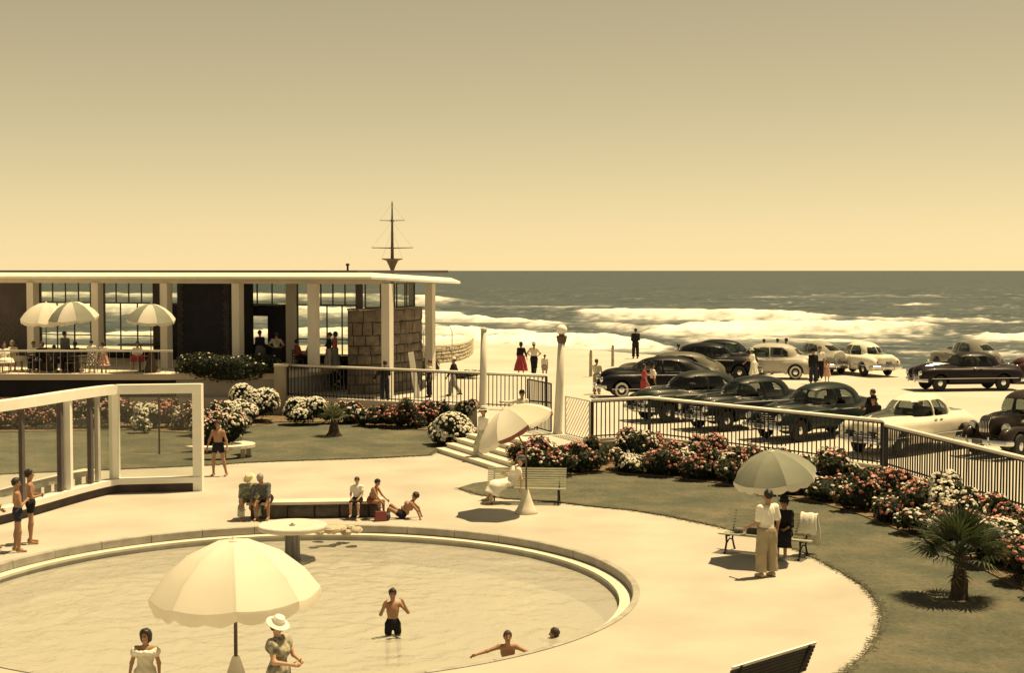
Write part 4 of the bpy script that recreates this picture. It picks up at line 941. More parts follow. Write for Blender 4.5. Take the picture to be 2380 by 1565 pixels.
one = [('large white flowering bush against the terrace wall left of the pier', 592, 980, 1.05, 1.38, [(WHT, 1)], 84, .1), ('white flowering bush in front of the tall white bush by the terrace wall', 548, 1004, .80, 1.10, [(WHT, 1)], 88, .1),
       ('white flowering bush with pink heads beside the rounded seat', 530, 1040, .75, 1.25, [(WHT, 4), (PNK, 1), (RED, .6)], 80, .1), ('white and pink bush hugging the end post of the glass screen', 480, 1050, .55, 1.2, [(WHT, 3), (PNK, 1)], 70, .1), ('red flowering bush behind the walking bather', 505, 1020, .5, 1.3, [(RED, 2), (PNK, 1), (WHT, 1)], 60, .1),
       ('round dark bush crowned with white flowers right of the pier', 706, 986, .80, 1.12, [(WHT, 1)], 130, .9), ('small red and white bush right of the dark crowned bush', 762, 984, .5, .80, [(RED, 2), (WHT, 2)], 46, .2), ('white flowering bush behind the small palm on the far lawn', 808, 984, .65, .85, [(WHT, 3), (RED, .5)], 52, .2),
       ('low white speckled bush right of the small palm', 850, 990, .5, .62, [(WHT, 1)], 44, .2), ('pink and red bush in the middle of the fence border', 885, 992, .6, .85, [(PNK, 2), (RED, 1)], 44, .2), ('broad dark red flowering bush in the middle of the fence border', 938, 994, .85, 1.02, [(RED, 3), (PNK, 1)], 50, .3),
       ('small pink bush between the dark red bush and the white bush by the steps', 990, 990, .5, .85, [(PNK, 2), (RED, 1)], 40, .2), ('big white flowering bush at the foot of the steps', 1052, 1034, .85, 1.22, [(WHT, 1)], 96, .6), ('low pink bush under the fence behind the big white bush', 1020, 985, .6, .95, [(PNK, 2), (WHT, 1)], 40, .1),
       ('low pink and white bush at the foot of the plain post', 1085, 988, .6, .95, [(PNK, 1), (WHT, 2)], 44, .1)]
for i, (lb_, px, py, hw, h, fl, dn, ts) in enumerate(one):
    bush('flower_bush', lb_, G(px, py, .05), hw * 1.1, hw, h * 1.06, fl, dn * 1.7, 'flower border below the promenade fence', 400 + i, topside=ts, leaf=(.78, .2, .02))
# hedge on the terrace edge and bushes round the cafe
bush('flowering_hedge', 'long clipped hedge with scattered white flowers hanging over the terrace wall', Vector((-12.45, 62.85, 1.58)), 2.75, .8, 1.12, [(WHT, 1)], 16, None, 61, leaf=(.8, .18, .02), cat='hedge', lump=16, hang=.5, nleaf=4400)
pr = [('dark bush with white flowers on the promenade just right of the pier', 705, 905, .9, 1.35, 40, .8), ('dark bush with white flowers below the two women at the cafe', 765, 905, .9, 1.45, 30, .8), ('dark leafy bush against the left end of the stone wall', 808, 905, .75, 1.45, 10, .9),
      ('pale scrubby plant at the foot of the far cafe column', 995, 872, .75, .95, 14, .3), ('low scrubby plant behind the walking man in the pale cap', 1085, 880, .8, .45, 10, .3), ('low bush in front of the stone wall beside the leaning stake', 925, 890, .5, .6, 14, .4)]
for i, (lb_, px, py, hw, h, dn, dk) in enumerate(pr):
    p = G(px, py, ZP); bush('leafy_bush', lb_, p, hw, hw * .8, h, [(WHT, 1)], dn, 'bushes round the cafe', 500 + i, leaf=(dk, .9 - dk, .1), fr=.07)

# palms
mat('frond_green', (0.045, 0.060, 0.040), 0.55, var=0.3, vscale=3, spec=0.4, trans=(0.2, (0.08, 0.11, 0.04))); mat('frond_pale', (0.15, 0.165, 0.105), 0.6, var=0.25, vscale=3, trans=(0.2, (0.2, 0.22, 0.1)))
mat('palm_trunk', (0.060, 0.042, 0.032), 0.95, var=0.35, vscale=8, bump=0.9, bscale=20, stretch=(1, 1, .5)); mat('frond_dry', (0.22, 0.17, 0.10), 0.9, var=0.2, vscale=4)
def fan_frond(rg, L, fan, nl, droop):
    """petiole along +x then a fan of split blades, in the x-z plane opening to +-y"""
    m = MB(); P = [Vector((L * s, 0, .10 * L * math.sin(s * 1.6) - droop * (s ** 2) * L * .25)) for s in (0, .35, .7, 1)]
    m.tube(P, [.018, .013, .010, .008], 5); c = P[-1]; d0 = (P[-1] - P[-2]).normalized()
    for i in range(nl):
        a = R(-115 + 230 * i / (nl - 1)); ln = fan * (1 - .28 * abs(a / 2.0) ** 2) * rg.uniform(.9, 1.08)
        ax = Vector((math.cos(a), math.sin(a), 0)); side = Vector((-ax.y, ax.x, 0)); w = fan * .046
        lift = .10 * math.cos(a * 2)
        p1 = c + ax * ln * .55 + Vector((0, 0, lift * ln * .5 + d0.z * ln * .5)); p2 = c + ax * ln + Vector((0, 0, (d0.z * .9 - .06 - droop * .2) * ln))
        m.add([c - side * .004, c + side * .004, p1 + side * w, p1 - side * w, p1 + Vector((0, 0, -.012)), p2], [(0, 1, 2, 4), (0, 4, 3), (1, 1, 2) if False else (4, 2, 5), (3, 4, 5)])
    return m
def palm(label, base, h, nfr, L, fan, m, seed, tr=(.14, .10), cone=None, nl=19):
    rg = random.Random(seed); t = thing('fan_palm', label, 'palm tree', base)
    b = MB(); prof = cone or [(tr[0] * 1.35, 0), (tr[0] * 1.1, h * .12), (tr[0], h * .4), (tr[1], h * .75), (tr[1] * 1.25, h * .95), (tr[1] * .8, h * 1.08)]
    b.lathe(prof, n=14); rr = random.Random(1); b.v = [(x * rr.uniform(.9, 1.12), y * rr.uniform(.9, 1.12), z) for x, y, z in b.v]; b.build('trunk', 'palm_trunk', t)
    for i in range(nfr):
        k = i / nfr; el = lerp(84, 2, k ** 1.0) + rg.uniform(-7, 7); az = i * 137.5 + rg.uniform(-12, 12); dr = .1 + .55 * k
        o = fan_frond(rg, L * lerp(.85, 1.1, k), fan * rg.uniform(.9, 1.08), nl, dr).build('frond', m, t)
        o.location = (0, 0, h * 1.0); o.rotation_euler = (Matrix.Rotation(R(az), 3, 'Z') @ Matrix.Rotation(R(-el), 3, 'Y') @ Matrix.Rotation(rg.uniform(-.5, .5), 3, 'X')).to_euler()
    for i in range(4):                           # old hanging fronds
        o = fan_frond(rg, L * .5, fan * .55, 9, 1.2).build('dead_frond', 'frond_dry' if i % 2 else m, t); az = i * 51 + 20
        o.location = (0, 0, h * .92); o.rotation_euler = (Matrix.Rotation(R(az), 3, 'Z') @ Matrix.Rotation(R(58), 3, 'Y')).to_euler()
palm('bushy dark fan palm on a short trunk on the near lawn', G(2230, 1392, .03), .80, 24, .55, .58, 'frond_green', 5)
palm('small pale fan palm with a dark skirted trunk on the far lawn', G(776, 1014, .03), .70, 16, .30, .42, 'frond_pale', 6, cone=[(.34, 0), (.22, .15), (.15, .4), (.13, .66), (.16, .78)], nl=13)
def agave(label, base, n, L, seed):
    rg = random.Random(seed); t = thing('agave', label, 'plant', base)
    for i in range(n):
        az = i * 137.5; el = R(rg.uniform(18, 70)); m = MB(); w = L * .07
        p1, p2 = Vector((L * .5 * math.cos(el), 0, L * .5 * math.sin(el))), Vector((L * math.cos(el * .8), 0, L * math.sin(el * .8)))
        m.add([(0, -w * .7, 0), (0, w * .7, 0), p1 + Vector((0, w, .02)), p1 + Vector((0, -w, .02)), p2, p1 + Vector((0, 0, -.015))], [(0, 1, 2, 5), (0, 5, 3), (5, 2, 4), (3, 5, 4)]); o = m.build('leaf', 'frond_pale', t); o.rotation_euler = (0, 0, R(az)); o.location = (0, 0, .02)
agave('pale spiky plant among the flowers just behind the bench by the steps', G(1205, 1108, .05) + Vector((0, .3, 0)), 22, .62, 1)
agave('pale spiky plant at the right end of the bench by the steps', G(1282, 1112, .05) + Vector((0, .3, 0)), 18, .5, 2)
# ------------------------------------------------------------------ benches, umbrellas, terrace furniture
mat('slat_paint', (0.40, 0.40, 0.31), 0.6, var=0.12, vscale=4, stretch=(1, 6, 6)); mat('canvas_white', (0.86, 0.84, 0.78), 0.85, var=0.03, vscale=3, trans=(0.42, (0.85, 0.80, 0.68)))
mat('canvas_green', (0.245, 0.26, 0.215), 0.9, var=0.06, vscale=3, trans=(0.15, (0.2, 0.22, 0.15))); mat('canvas_cream', (0.62, 0.60, 0.50), 0.9, trans=(0.25, (0.5, 0.5, 0.4)))
mat('trim_red', (0.26, 0.10, 0.09), 0.9, trans=(0.2, (0.25, 0.1, 0.09))); mat('trim_grey', (0.20, 0.19, 0.18), 0.9); mat('pole_dark', (0.10, 0.07, 0.055), 0.5); mat('pole_pale', (0.45, 0.42, 0.36), 0.5)
mat('base_concrete', (0.60, 0.56, 0.48), 0.85, var=0.06, vscale=4, bump=0.15, bscale=30)
mat('slat_shaded', (0.060, 0.048, 0.045), 0.6, var=0.2, vscale=4)  # shade on the back of the near bench, put into the slat colour
def park_bench(label, loc, rz, L=2.0, group='slatted park benches', m='slat_paint'):
    """seat faces local -y; origin under the seat centre"""
    t = thing('park_bench', label, 'bench', loc, rz, group)
    for i in range(7):                                                   # seat slats
        y = -.22 + i * .072; z = .43 - .05 * math.sin((i / 6) * 2.2)
        b = MB(); b.box((0, y, z), (L, .052, .026)); b.build('seat_slat', m, t)
    for i in range(8):
        s = i / 7; y = .27 + .17 * s; z = .47 + .42 * s
        b = MB(); b.beam((-L / 2, y, z), (L / 2, y, z), .024, .046, up=(0, -.93, .36) if False else (0, .38, .92)); b.build('back_slat', m if i < 7 or m == 'slat_paint' else 'rail_white', t)
    for x in (-L / 2 + .18, L / 2 - .18):
        b = MB(); b.tube([(x, -.32, 0), (x, -.26, .06), (x, -.18, .24), (x, -.20, .385)], [.026, .024, .022, .026], 6)
        b.build('leg', 'dark_iron', t)
        b = MB(); b.tube([(x, .36, 0), (x, .30, .08), (x, .20, .26), (x, .22, .375)], [.026, .024, .022, .026], 6); b.build('leg', 'dark_iron', t)
        b = MB(); b.tube([(x, -.22, .395), (x, 0, .355), (x, .24, .40), (x, .33, .60), (x, .475, .90)], .020, 6); b.build('side_frame', 'dark_iron', t)
        b = MB(); b.tube([(x, -.17, .22), (x, .02, .30), (x, .19, .24)], .016, 6); b.build('stretcher', 'dark_iron', t)
    return t
B1 = G(1222, 1172) + Vector((0, .1, 0)); B1_RZ = -.10
park_bench('slatted bench with a reclining woman beside the tilted umbrella', B1, B1_RZ, 2.15)
B2 = G(1775, 1292) + Vector((.05, .05, 0)); B2_RZ = -.50
park_bench('slatted bench under the grey green umbrella at the lawn edge', B2, B2_RZ, 2.05)
B3 = Vector((3.40, 20.35, 0)); park_bench('bench with shade painted on its slats and a pale top rail seen from behind at the bottom edge', B3, math.atan2(1.26, 1.34) + math.pi, 1.95, m='slat_shaded')

def umbrella(label, base, pole_h, rad, dome, pal, val='canvas_white', tilt=(0, 0), hinge=None, pole='pole_dark', pr=.022, basekind='cone', off=(0, 0), n=8, prof=None, valh=.14, group='sun umbrellas', rot0=0.0, cap=None):
    """canopy apex sits pole_h above the base; tilt = lean of the upper pole (x, y)"""
    t = thing('umbrella', label, 'umbrella', base, group=group)
    hinge = hinge or pole_h * .72; up = Vector((tilt[0], tilt[1], 1)).normalized(); hp = Vector((off[0] * .0, 0, hinge)); apex = hp + up * (pole_h - hinge)
    b = MB(); b.tube([(0, 0, .05), hp, hp + up * (pole_h - hinge - .02)], [pr * 1.15, pr, pr * .9], 8); b.build('pole', pole, t, sm=True)
    if basekind == 'cone':
        b = MB(); b.lathe([(.30, 0), (.30, .05), (.235, .14), (.15, .34), (.075, .58), (.05, .64)], n=20); b.build('base', 'base_concrete', t, sm=True)
    elif basekind == 'dark': 
        b = MB(); b.lathe([(.42, 0), (.40, .06), (.26, .22), (.17, .5), (.12, .82), (.06, .9)], n=18); b.build('base', 'timber_dark', t, sm=True)
    else:
        b = MB(); b.tube([(0, 0, -.02), (0, 0, .5)], .03, 8); b.build('spike', pole, t)
    q = Vector((0, 0, 1)).rotation_difference(up); M = lambda v: apex + q @ Vector(v)
    prof = prof or [(0, 0), (.27, -.05), (.58, -.30), (.84, -.66), (1.0, -1.0)]
    for k in range(n):
        a0, a1 = 6.28318 * k / n + rot0, 6.28318 * (k + 1) / n + rot0; vs = []; fs = []; S = 4
        for i, (r, z) in enumerate(prof):
            for j in range(S + 1):
                f = j / S; e0, e1 = Vector((math.cos(a0), math.sin(a0), 0)), Vector((math.cos(a1), math.sin(a1), 0)); d = e0.lerp(e1, f)
                sag = math.sin(f * math.pi) * .035 * r * rad
                vs.append(M((d.x * r * rad, d.y * r * rad, z * dome - sag * (1.2 if i > 1 else .3))))
        for i in range(len(prof) - 1):
            for j in range(S): fs.append((i * (S + 1) + j, (i + 1) * (S + 1) + j, (i + 1) * (S + 1) + j + 1, i * (S + 1) + j + 1))
        m = pal[k % len(pal)]; b = MB(); b.add(vs, fs); pn = b.build('canopy_panel', m, t, sm=True)
        # scalloped valance
        b = MB(); vs = []; S2 = 8
        for j in range(S2 + 1):
            f = j / S2; d = Vector((math.cos(a0), math.sin(a0), 0)).lerp(Vector((math.cos(a1), math.sin(a1), 0)), f); sag = math.sin(f * math.pi) * .035 * rad * 1.2
            hh = valh * (.72 + .28 * abs(math.sin(f * math.pi * 2))) ; wv = .012 * math.sin(f * 19 + k)
            vs += [M((d.x * rad, d.y * rad, -dome - sag)), M((d.x * (rad * 1.0 + wv), d.y * (rad + wv), -dome - sag - hh * .55)), M((d.x * (rad - .02 + wv), d.y * (rad - .02 + wv), -dome - sag - hh))]
        fs = [(3 * j + i, 3 * j + 3 + i, 3 * j + 4 + i, 3 * j + 1 + i) for j in range(S2) for i in range(2)]
        b.add(vs, fs, 0); b.build('valance', val if isinstance(val, str) else val[k % len(val)], pn, sm=True)
    for k in range(n):
        a = 6.28318 * k / n + rot0; d = Vector((math.cos(a), math.sin(a), 0)); b = MB()
        b.tube([M((d.x * r * rad * .985, d.y * r * rad * .985, z * dome - .02)) for r, z in prof], .007, 5); b.build('rib', pole, t)
        b = MB(); b.tube([M((0, 0, -dome * 1.15)), M((d.x * .5 * rad, d.y * .5 * rad, -.26 * dome))], .005, 5); b.build('strut', pole, t)
    b = MB(); b.lathe([(.07, -.02), (.07, .01), (.03, .03), (.015, .07), (0, .075)], n=10); b.v = [tuple(M(v)) for v in b.v]; b.build('finial', cap or pal[0], t)
    return t
umbrella('large white umbrella at the near pool edge', Vector((-4.05, 20.9, 0)), 2.34, 1.24, .76, ['canvas_white'], val=['canvas_white'], pr=.026, basekind='cone', prof=[(0, 0), (.24, -.01), (.54, -.22), (.82, -.60), (1.0, -1.0)], tilt=(-.03, 0), valh=.2, rot0=.2)
umbrella('white umbrella tilted on a pale cone base beside the bench', G(1223, 1194), 2.86, 1.14, .60, ['canvas_white', 'canvas_white', 'canvas_cream', 'canvas_white'], val=['canvas_white', 'canvas_white', 'canvas_white', 'trim_red', 'canvas_white', 'trim_red', 'canvas_white', 'trim_red'], tilt=(-.56, .05), hinge=1.66, valh=.12, rot0=.35)
umbrella('grey green umbrella with a white scalloped edge over the bench', G(1808, 1302), 2.42, .92, .52, ['canvas_green'], val='canvas_white', tilt=(-.16, -.14), hinge=1.2, basekind='spike', pole='pole_pale', pr=.016, valh=.17, cap='canvas_white', rot0=.1)
umbrella('white umbrella on the cafe terrace, farthest from the hedge', Vector((-20.9, 64.6, ZT)), 3.05, 1.15, .78, ['canvas_white'], basekind='dark', tilt=(.05, -.1))
umbrella('striped umbrella overlapping the white one on the cafe terrace', Vector((-19.45, 64.0, ZT)), 3.12, 1.10, .72, ['canvas_green', 'canvas_white'], basekind='dark', tilt=(-.08, -.12), rot0=.4)
umbrella('striped umbrella on the cafe terrace nearest the hedge', Vector((-15.95, 63.6, ZT)), 3.02, 1.10, .66, ['canvas_green', 'canvas_white'], basekind='dark', tilt=(.07, -.12), rot0=.5)
mat('table_dark', (0.055, 0.045, 0.045), 0.5); mat('cloth_red', (0.36, 0.05, 0.06), 0.9)
def table(label, loc, r, h=.74, m='table_dark'):
    t = thing('round_table', label, 'table', loc, group='cafe tables'); b = MB(); b.lathe([(r - .02, h - .03), (r, h - .015), (r, h), (r - .02, h + .005)], n=20); b.build('table_top', m, t)
    b = MB(); b.tube([(0, 0, .03), (0, 0, h - .03)], .035, 8); b.build('table_stem', 'table_dark', t)
    for k in range(3):
        a = k * 2.094; b = MB(); b.tube([(0, 0, .10), (.3 * math.cos(a), .3 * math.sin(a), .015)], .022, 6); b.build('foot', 'table_dark', t)
def chair(label, loc, rz):
    t = thing('cafe_chair', label, 'chair', loc, rz, 'cafe chairs'); b = MB(); b.box((0, 0, .45), (.42, .42, .035)); b.build('seat', 'table_dark', t)
    for x in (-.19, .19):
        for y in (-.19, .19): b = MB(); b.tube([(x * 1.1, y * 1.1, 0), (x, y, .44)], .016, 6); b.build('leg', 'table_dark', t)
        b = MB(); b.tube([(x, .2, .44), (x, .27, .86)], .016, 6); b.build('back_post', 'table_dark', t)
    for z in (.58, .70, .82): b = MB(); b.beam((-.19, .2 + (z - .44) * .17, z), (.19, .2 + (z - .44) * .17, z), .02, .07); b.build('back_slat', 'table_dark', t)
table('round table under the white terrace umbrella', Vector((-20.4, 64.0, ZT)), .5); table('round table under the striped terrace umbrella with the crowd', Vector((-19.2, 63.4, ZT)), .5)
table('small round table with a red cloth under the terrace umbrella nearest the hedge', Vector((-16.35, 63.2, ZT)), .38, m='cloth_red')
table('wide dark table by the cafe windows', on_line(325, 4.4) + Vector((0, 0, ZT)), 1.15, .80)
table('table inside the cafe beside the seated guests', on_line(705, 2.6) + Vector((0, 0, ZT)), .5)
CH = [(-21.1, 63.4, .5), (-21.3, 64.2, 1.9), (-20.0, 63.2, -.4), (-19.9, 64.3, 2.6), (-18.6, 63.1, -.9), (-18.5, 63.9, -1.8), (-19.3, 62.9, 0.1), (-22.3, 63.2, .2)]
CL = ['dark cafe chair at the frame edge on the terrace', 'dark cafe chair left of the table under the white umbrella', 'dark cafe chair between the white and striped umbrellas near the rail', 'dark cafe chair behind the table under the striped umbrella',
      'dark cafe chair right of the crowded table near the rail', 'dark cafe chair right of the crowded table away from the rail', 'dark cafe chair in front of the crowded terrace table', 'dark cafe chair at the very left of the terrace']
CHR = []
for (x, y, a), l in zip(CH, CL): chair(l, Vector((x, y, ZT)), a)
for i, (px, bk, a) in enumerate(((690, 1.6, .4), (718, 2.0, -.7))): 
    q_ = on_line(px, bk) + Vector((0, 0, ZT)); chair(['dark chair of the seated guest beside the cafe pilaster', 'dark chair of the seated guest in the pale top inside the cafe'][i], q_, a)
# things on the benches
mat('towel_white', (0.80, 0.77, 0.70), 0.95, var=0.05, vscale=6, bump=.4, bscale=20); mat('bag_dark', (0.05, 0.045, 0.05), 0.7); mat('hat_grey', (0.16, 0.15, 0.14), 0.8); mat('bag_red', (0.26, 0.07, 0.07), 0.7)
def bench_pt(B, rz, x, y, z): return Vector((B.x + x * math.cos(rz) - y * math.sin(rz), B.y + x * math.sin(rz) + y * math.cos(rz), z))
o = MB(); vs = []; N = 10; prof = [(-.10, .50), (-.10, .62), (-.05, .80), (0, .93), (.06, .955), (.12, .93), (.16, .80), (.20, .60), (.22, .36), (.23, .22)]
for i in range(N + 1):
    x = -.20 + .40 * i / N
    for y, z in prof: vs.append((x + .02 * math.sin(z * 9 + i), y + .012 * math.sin(i * 1.9 + z * 5) + .32, z + .012 * math.sin(i * 1.3)))
o.add(vs, [(i * 10 + j, (i + 1) * 10 + j, (i + 1) * 10 + j + 1, i * 10 + j + 1) for i in range(N) for j in range(9)])
tw = o.build('towel', 'towel_white', None, sm=True); tw.location = bench_pt(B2, B2_RZ, .86, .02, 0); tw.rotation_euler = (0, 0, B2_RZ); tag(tw, 'white towel hung over the end of the bench under umbrella', 'towel')
tm = tw.modifiers.new('t', 'SOLIDIFY'); tm.thickness = .02
t = thing('hat', 'grey hat lying on the seat of the bench under umbrella', 'hat', bench_pt(B2, B2_RZ, -.62, -.02, .435), B2_RZ)
b = MB(); b.lathe([(.19, 0), (.18, .012), (.10, .015), (.095, .10), (.07, .125), (0, .12)], n=18); b.build('crown', 'hat_grey', t, sm=False)
b = MB(); b.lathe([(.101, .018), (.100, .05), (.0985, .05)], n=18); b.build('band', 'bag_dark', t)
t = thing('handbag', 'dark handbag on the bench seat beside the grey hat', 'bag', bench_pt(B2, B2_RZ, -.25, -.04, .445), B2_RZ)
b = MB(); b.box((0, 0, .07), (.34, .14, .14), taper=.85); b.build('body', 'bag_dark', t); b = MB(); b.tube([(-.1, 0, .14), (-.06, 0, .22), (.06, 0, .22), (.1, 0, .14)], .01, 6); b.build('handle', 'bag_dark', t)
t = thing('beach_bag', 'red and dark beach bag on the paving beside the seat wall', 'bag', Vector((-3.30, 35.95, 0)), .3)
b = MB(); b.box((0, 0, .13), (.30, .17, .24), taper=.82); b.build('body', 'bag_red', t); b = MB(); b.tube([(-.10, 0, .22), (-.06, 0, .34), (.06, 0, .34), (.10, 0, .22)], .014, 6); b.build('handle', 'bag_dark', t)
b = MB(); b.blob((.18, .05, .10), (.09, .09, .10), 10, 7); b.build('pocket', 'bag_dark', t, sm=True)
# ------------------------------------------------------------------ solid modelling kit: distance fields meshed by surface nets
class Field:
    def __init__(s, lo, hi, h):
        s.h = h; s.lo = np.array(lo, float) - 2 * h; n = np.ceil((np.array(hi, float) + 2 * h - s.lo) / h).astype(int) + 1
        s.n = n; s.ax = [s.lo[i] + h * np.arange(n[i]) for i in range(3)]; s.d = np.full(n, 9.0)
    def box(s, lo, hi, pad):
        sl = []
        for i in range(3):
            a = int(np.floor((lo[i] - pad - s.lo[i]) / s.h)); b = int(np.ceil((hi[i] + pad - s.lo[i]) / s.h)) + 1
            a = max(0, a); b = min(s.n[i], b)
            if b <= a: return None
            sl.append(slice(a, b))
        return tuple(sl)
    def pts(s, sl): return s.ax[0][sl[0]][:, None, None], s.ax[1][sl[1]][None, :, None], s.ax[2][sl[2]][None, None, :]
    def union(s, sl, v, k):
        a = s.d[sl]
        if k > 0:
            hh = np.clip(0.5 + 0.5 * (a - v) / k, 0, 1); s.d[sl] = a * (1 - hh) + v * hh - k * hh * (1 - hh)
        else: s.d[sl] = np.minimum(a, v)
    def caps(s, a, b, r1, r2, k=.03):
        a = np.array(a, float); b = np.array(b, float); r = max(r1, r2); sl = s.box(np.minimum(a, b) - r, np.maximum(a, b) + r, .10 + k)
        if sl is None: return
        x, y, z = s.pts(sl); ab = b - a; L2 = max(1e-9, ab @ ab)
        t = np.clip(((x - a[0]) * ab[0] + (y - a[1]) * ab[1] + (z - a[2]) * ab[2]) / L2, 0, 1)
        v = np.sqrt((x - a[0] - ab[0] * t) ** 2 + (y - a[1] - ab[1] * t) ** 2 + (z - a[2] - ab[2] * t) ** 2) - (r1 + (r2 - r1) * t); s.union(sl, v, k)
    def ell(s, c, r, M=None, k=.03, p=2.0):
        c = np.array(c, float); r = np.array(r, float); R_ = r if M is None else np.full(3, r.max()); sl = s.box(c - R_, c + R_, .10 + k)
        if sl is None: return
        x, y, z = s.pts(sl); q = [x - c[0], y - c[1], z - c[2]]
        if M is not None: q = [M[0][i] * q[0] + M[1][i] * q[1] + M[2][i] * q[2] for i in range(3)]
        if p == 2.0: g = np.sqrt((q[0] / r[0]) ** 2 + (q[1] / r[1]) ** 2 + (q[2] / r[2]) ** 2)
        else: g = (np.abs(q[0] / r[0]) ** p + np.abs(q[1] / r[1]) ** p + np.abs(q[2] / r[2]) ** p) ** (1 / p)
        s.union(sl, (g - 1) * r.min(), k)
    def cut_plane(s, p, n):
        n = np.array(n, float); n /= np.linalg.norm(n); x, y, z = s.ax[0][:, None, None], s.ax[1][None, :, None], s.ax[2][None, None, :]
        s.d = np.maximum(s.d, (x - p[0]) * n[0] + (y - p[1]) * n[1] + (z - p[2]) * n[2])
    def mesh(s):
        d = s.d; h = s.h; ins = d < 0; n = d.shape
        c = np.zeros((n[0] - 1, n[1] - 1, n[2] - 1), np.int8)
        for i in (0, 1):
            for j in (0, 1):
                for k in (0, 1): c += ins[i:n[0] - 1 + i, j:n[1] - 1 + j, k:n[2] - 1 + k]
        act = (c > 0) & (c < 8); I = np.argwhere(act); idx = -np.ones(act.shape, np.int64); idx[act] = np.arange(len(I))
        P = np.zeros((len(I), 3)); W_ = np.zeros(len(I))
        cr = [(i, j, k) for i in (0, 1) for j in (0, 1) for k in (0, 1)]; V = {q: d[I[:, 0] + q[0], I[:, 1] + q[1], I[:, 2] + q[2]] for q in cr}
        for a in cr:
            for ax in range(3):
                if a[ax] == 0:
                    b = list(a); b[ax] = 1; b = tuple(b); va, vb = V[a], V[b]; m = (va < 0) != (vb < 0)
                    t = np.where(m, va / np.where(m, va - vb, 1), 0); q = np.zeros((len(I), 3)); q[:] = a; q[:, ax] += t
                    P[m] += q[m]; W_[m] += 1
        P = (P / W_[:, None] + I) * h + s.lo
        F = []
        for ax in range(3):
            o1, o2 = [(1, 2), (2, 0), (0, 1)][ax]
            sh = [slice(0, n[0]), slice(0, n[1]), slice(0, n[2])]; A = ins
            s0 = [slice(1, n[i] - 1) for i in range(3)]; s0[ax] = slice(0, n[ax] - 1); s1 = list(s0); s1[ax] = slice(1, n[ax])
            x = A[tuple(s0)] != A[tuple(s1)]; E = np.argwhere(x)
            if not len(E): continue
            off = np.ones(3, int); off[ax] = 0; E = E + off; neg = A[E[:, 0], E[:, 1], E[:, 2]]
            def cell(a, b):
                q = E.copy(); q[:, o1] -= a; q[:, o2] -= b; return idx[q[:, 0], q[:, 1], q[:, 2]]
            f = np.stack([cell(1, 1), cell(0, 1), cell(0, 0), cell(1, 0)], 1); f[~neg] = f[~neg][:, ::-1]; F.append(f)
        return P, (np.concatenate(F) if F else np.zeros((0, 4), int))
def to_mesh(name, P, F, mats, mi=None):
    me = bpy.data.meshes.new(name); me.from_pydata(P.tolist(), [], F.tolist())
    for m in mats: me.materials.append(MATS[m])
    if mi is not None: me.polygons.foreach_set('material_index', mi)
    me.polygons.foreach_set('use_smooth', [True] * len(me.polygons)); me.update(); return me

# ------------------------------------------------------------------ people
mat('skin_tan', (0.36, 0.195, 0.125), 0.6, var=.08, vscale=8, spec=.3); mat('skin_fair', (0.52, 0.325, 0.235), 0.6, var=.07, vscale=8, spec=.3)
mat('hair_black', (0.018, 0.014, 0.015), 0.5); mat('hair_brown', (0.055, 0.032, 0.022), 0.55); mat('hair_grey', (0.30, 0.28, 0.25), 0.6); mat('eye', (0.015, 0.012, 0.012), 0.3); mat('lip', (0.28, 0.09, 0.08), 0.5)
CLO = {}
def cloth(key, col, **kw):
    n = 'cloth_' + key
    if n not in MATS: mat(n, col, .9, bump=.35, bscale=9, var=kw.pop('var', .06), vscale=kw.pop('vscale', 5), spec=.1, **kw)
    return n
cloth('white', (.76, .73, .66)); cloth('cream', (.62, .57, .46)); cloth('black', (.018, .017, .022)); cloth('navy', (.03, .032, .05)); cloth('khaki', (.36, .30, .21)); cloth('tan', (.42, .36, .27)); cloth('red', (.46, .13, .12)); cloth('grey', (.26, .25, .23)); cloth('slate', (.11, .115, .12))
cloth('palegreen', (.45, .46, .36)); cloth('pink', (.60, .35, .30)); cloth('straw', (.66, .58, .42)); cloth('rust', (.28, .08, .06))
cloth('print', (.10, .10, .085), col2=(.46, .42, .33), vscale=14); cloth('plaid', (.06, .09, .06), col2=(.40, .40, .30), vscale=16); cloth('floral', (.55, .50, .42), col2=(.13, .11, .10), vscale=16)
def checks(name, c1, c2, sc_):
    m = mat('cloth_' + name, c1, .9); nt = m.node_tree; w = nt.nodes.new('ShaderNodeTexChecker'); w.inputs['Scale'].default_value = sc_; w.inputs[1].default_value = (*c1, 1); w.inputs[2].default_value = (*c2, 1)
    tc = nt.nodes.new('ShaderNodeTexCoord'); nt.links.new(tc.outputs['Object'], w.inputs[0]); nt.links.new(w.outputs[0], nt.nodes['Principled BSDF'].inputs['Base Color'])
checks('dots', (.03, .03, .04), (.7, .67, .6), 14); checks('redcheck', (.5, .08, .08), (.68, .62, .55), 16)
def V3(*a): return np.array(a, float)
def nrm(v): v = np.array(v, float); return v / np.linalg.norm(v)
DN = (0, 0, -1)
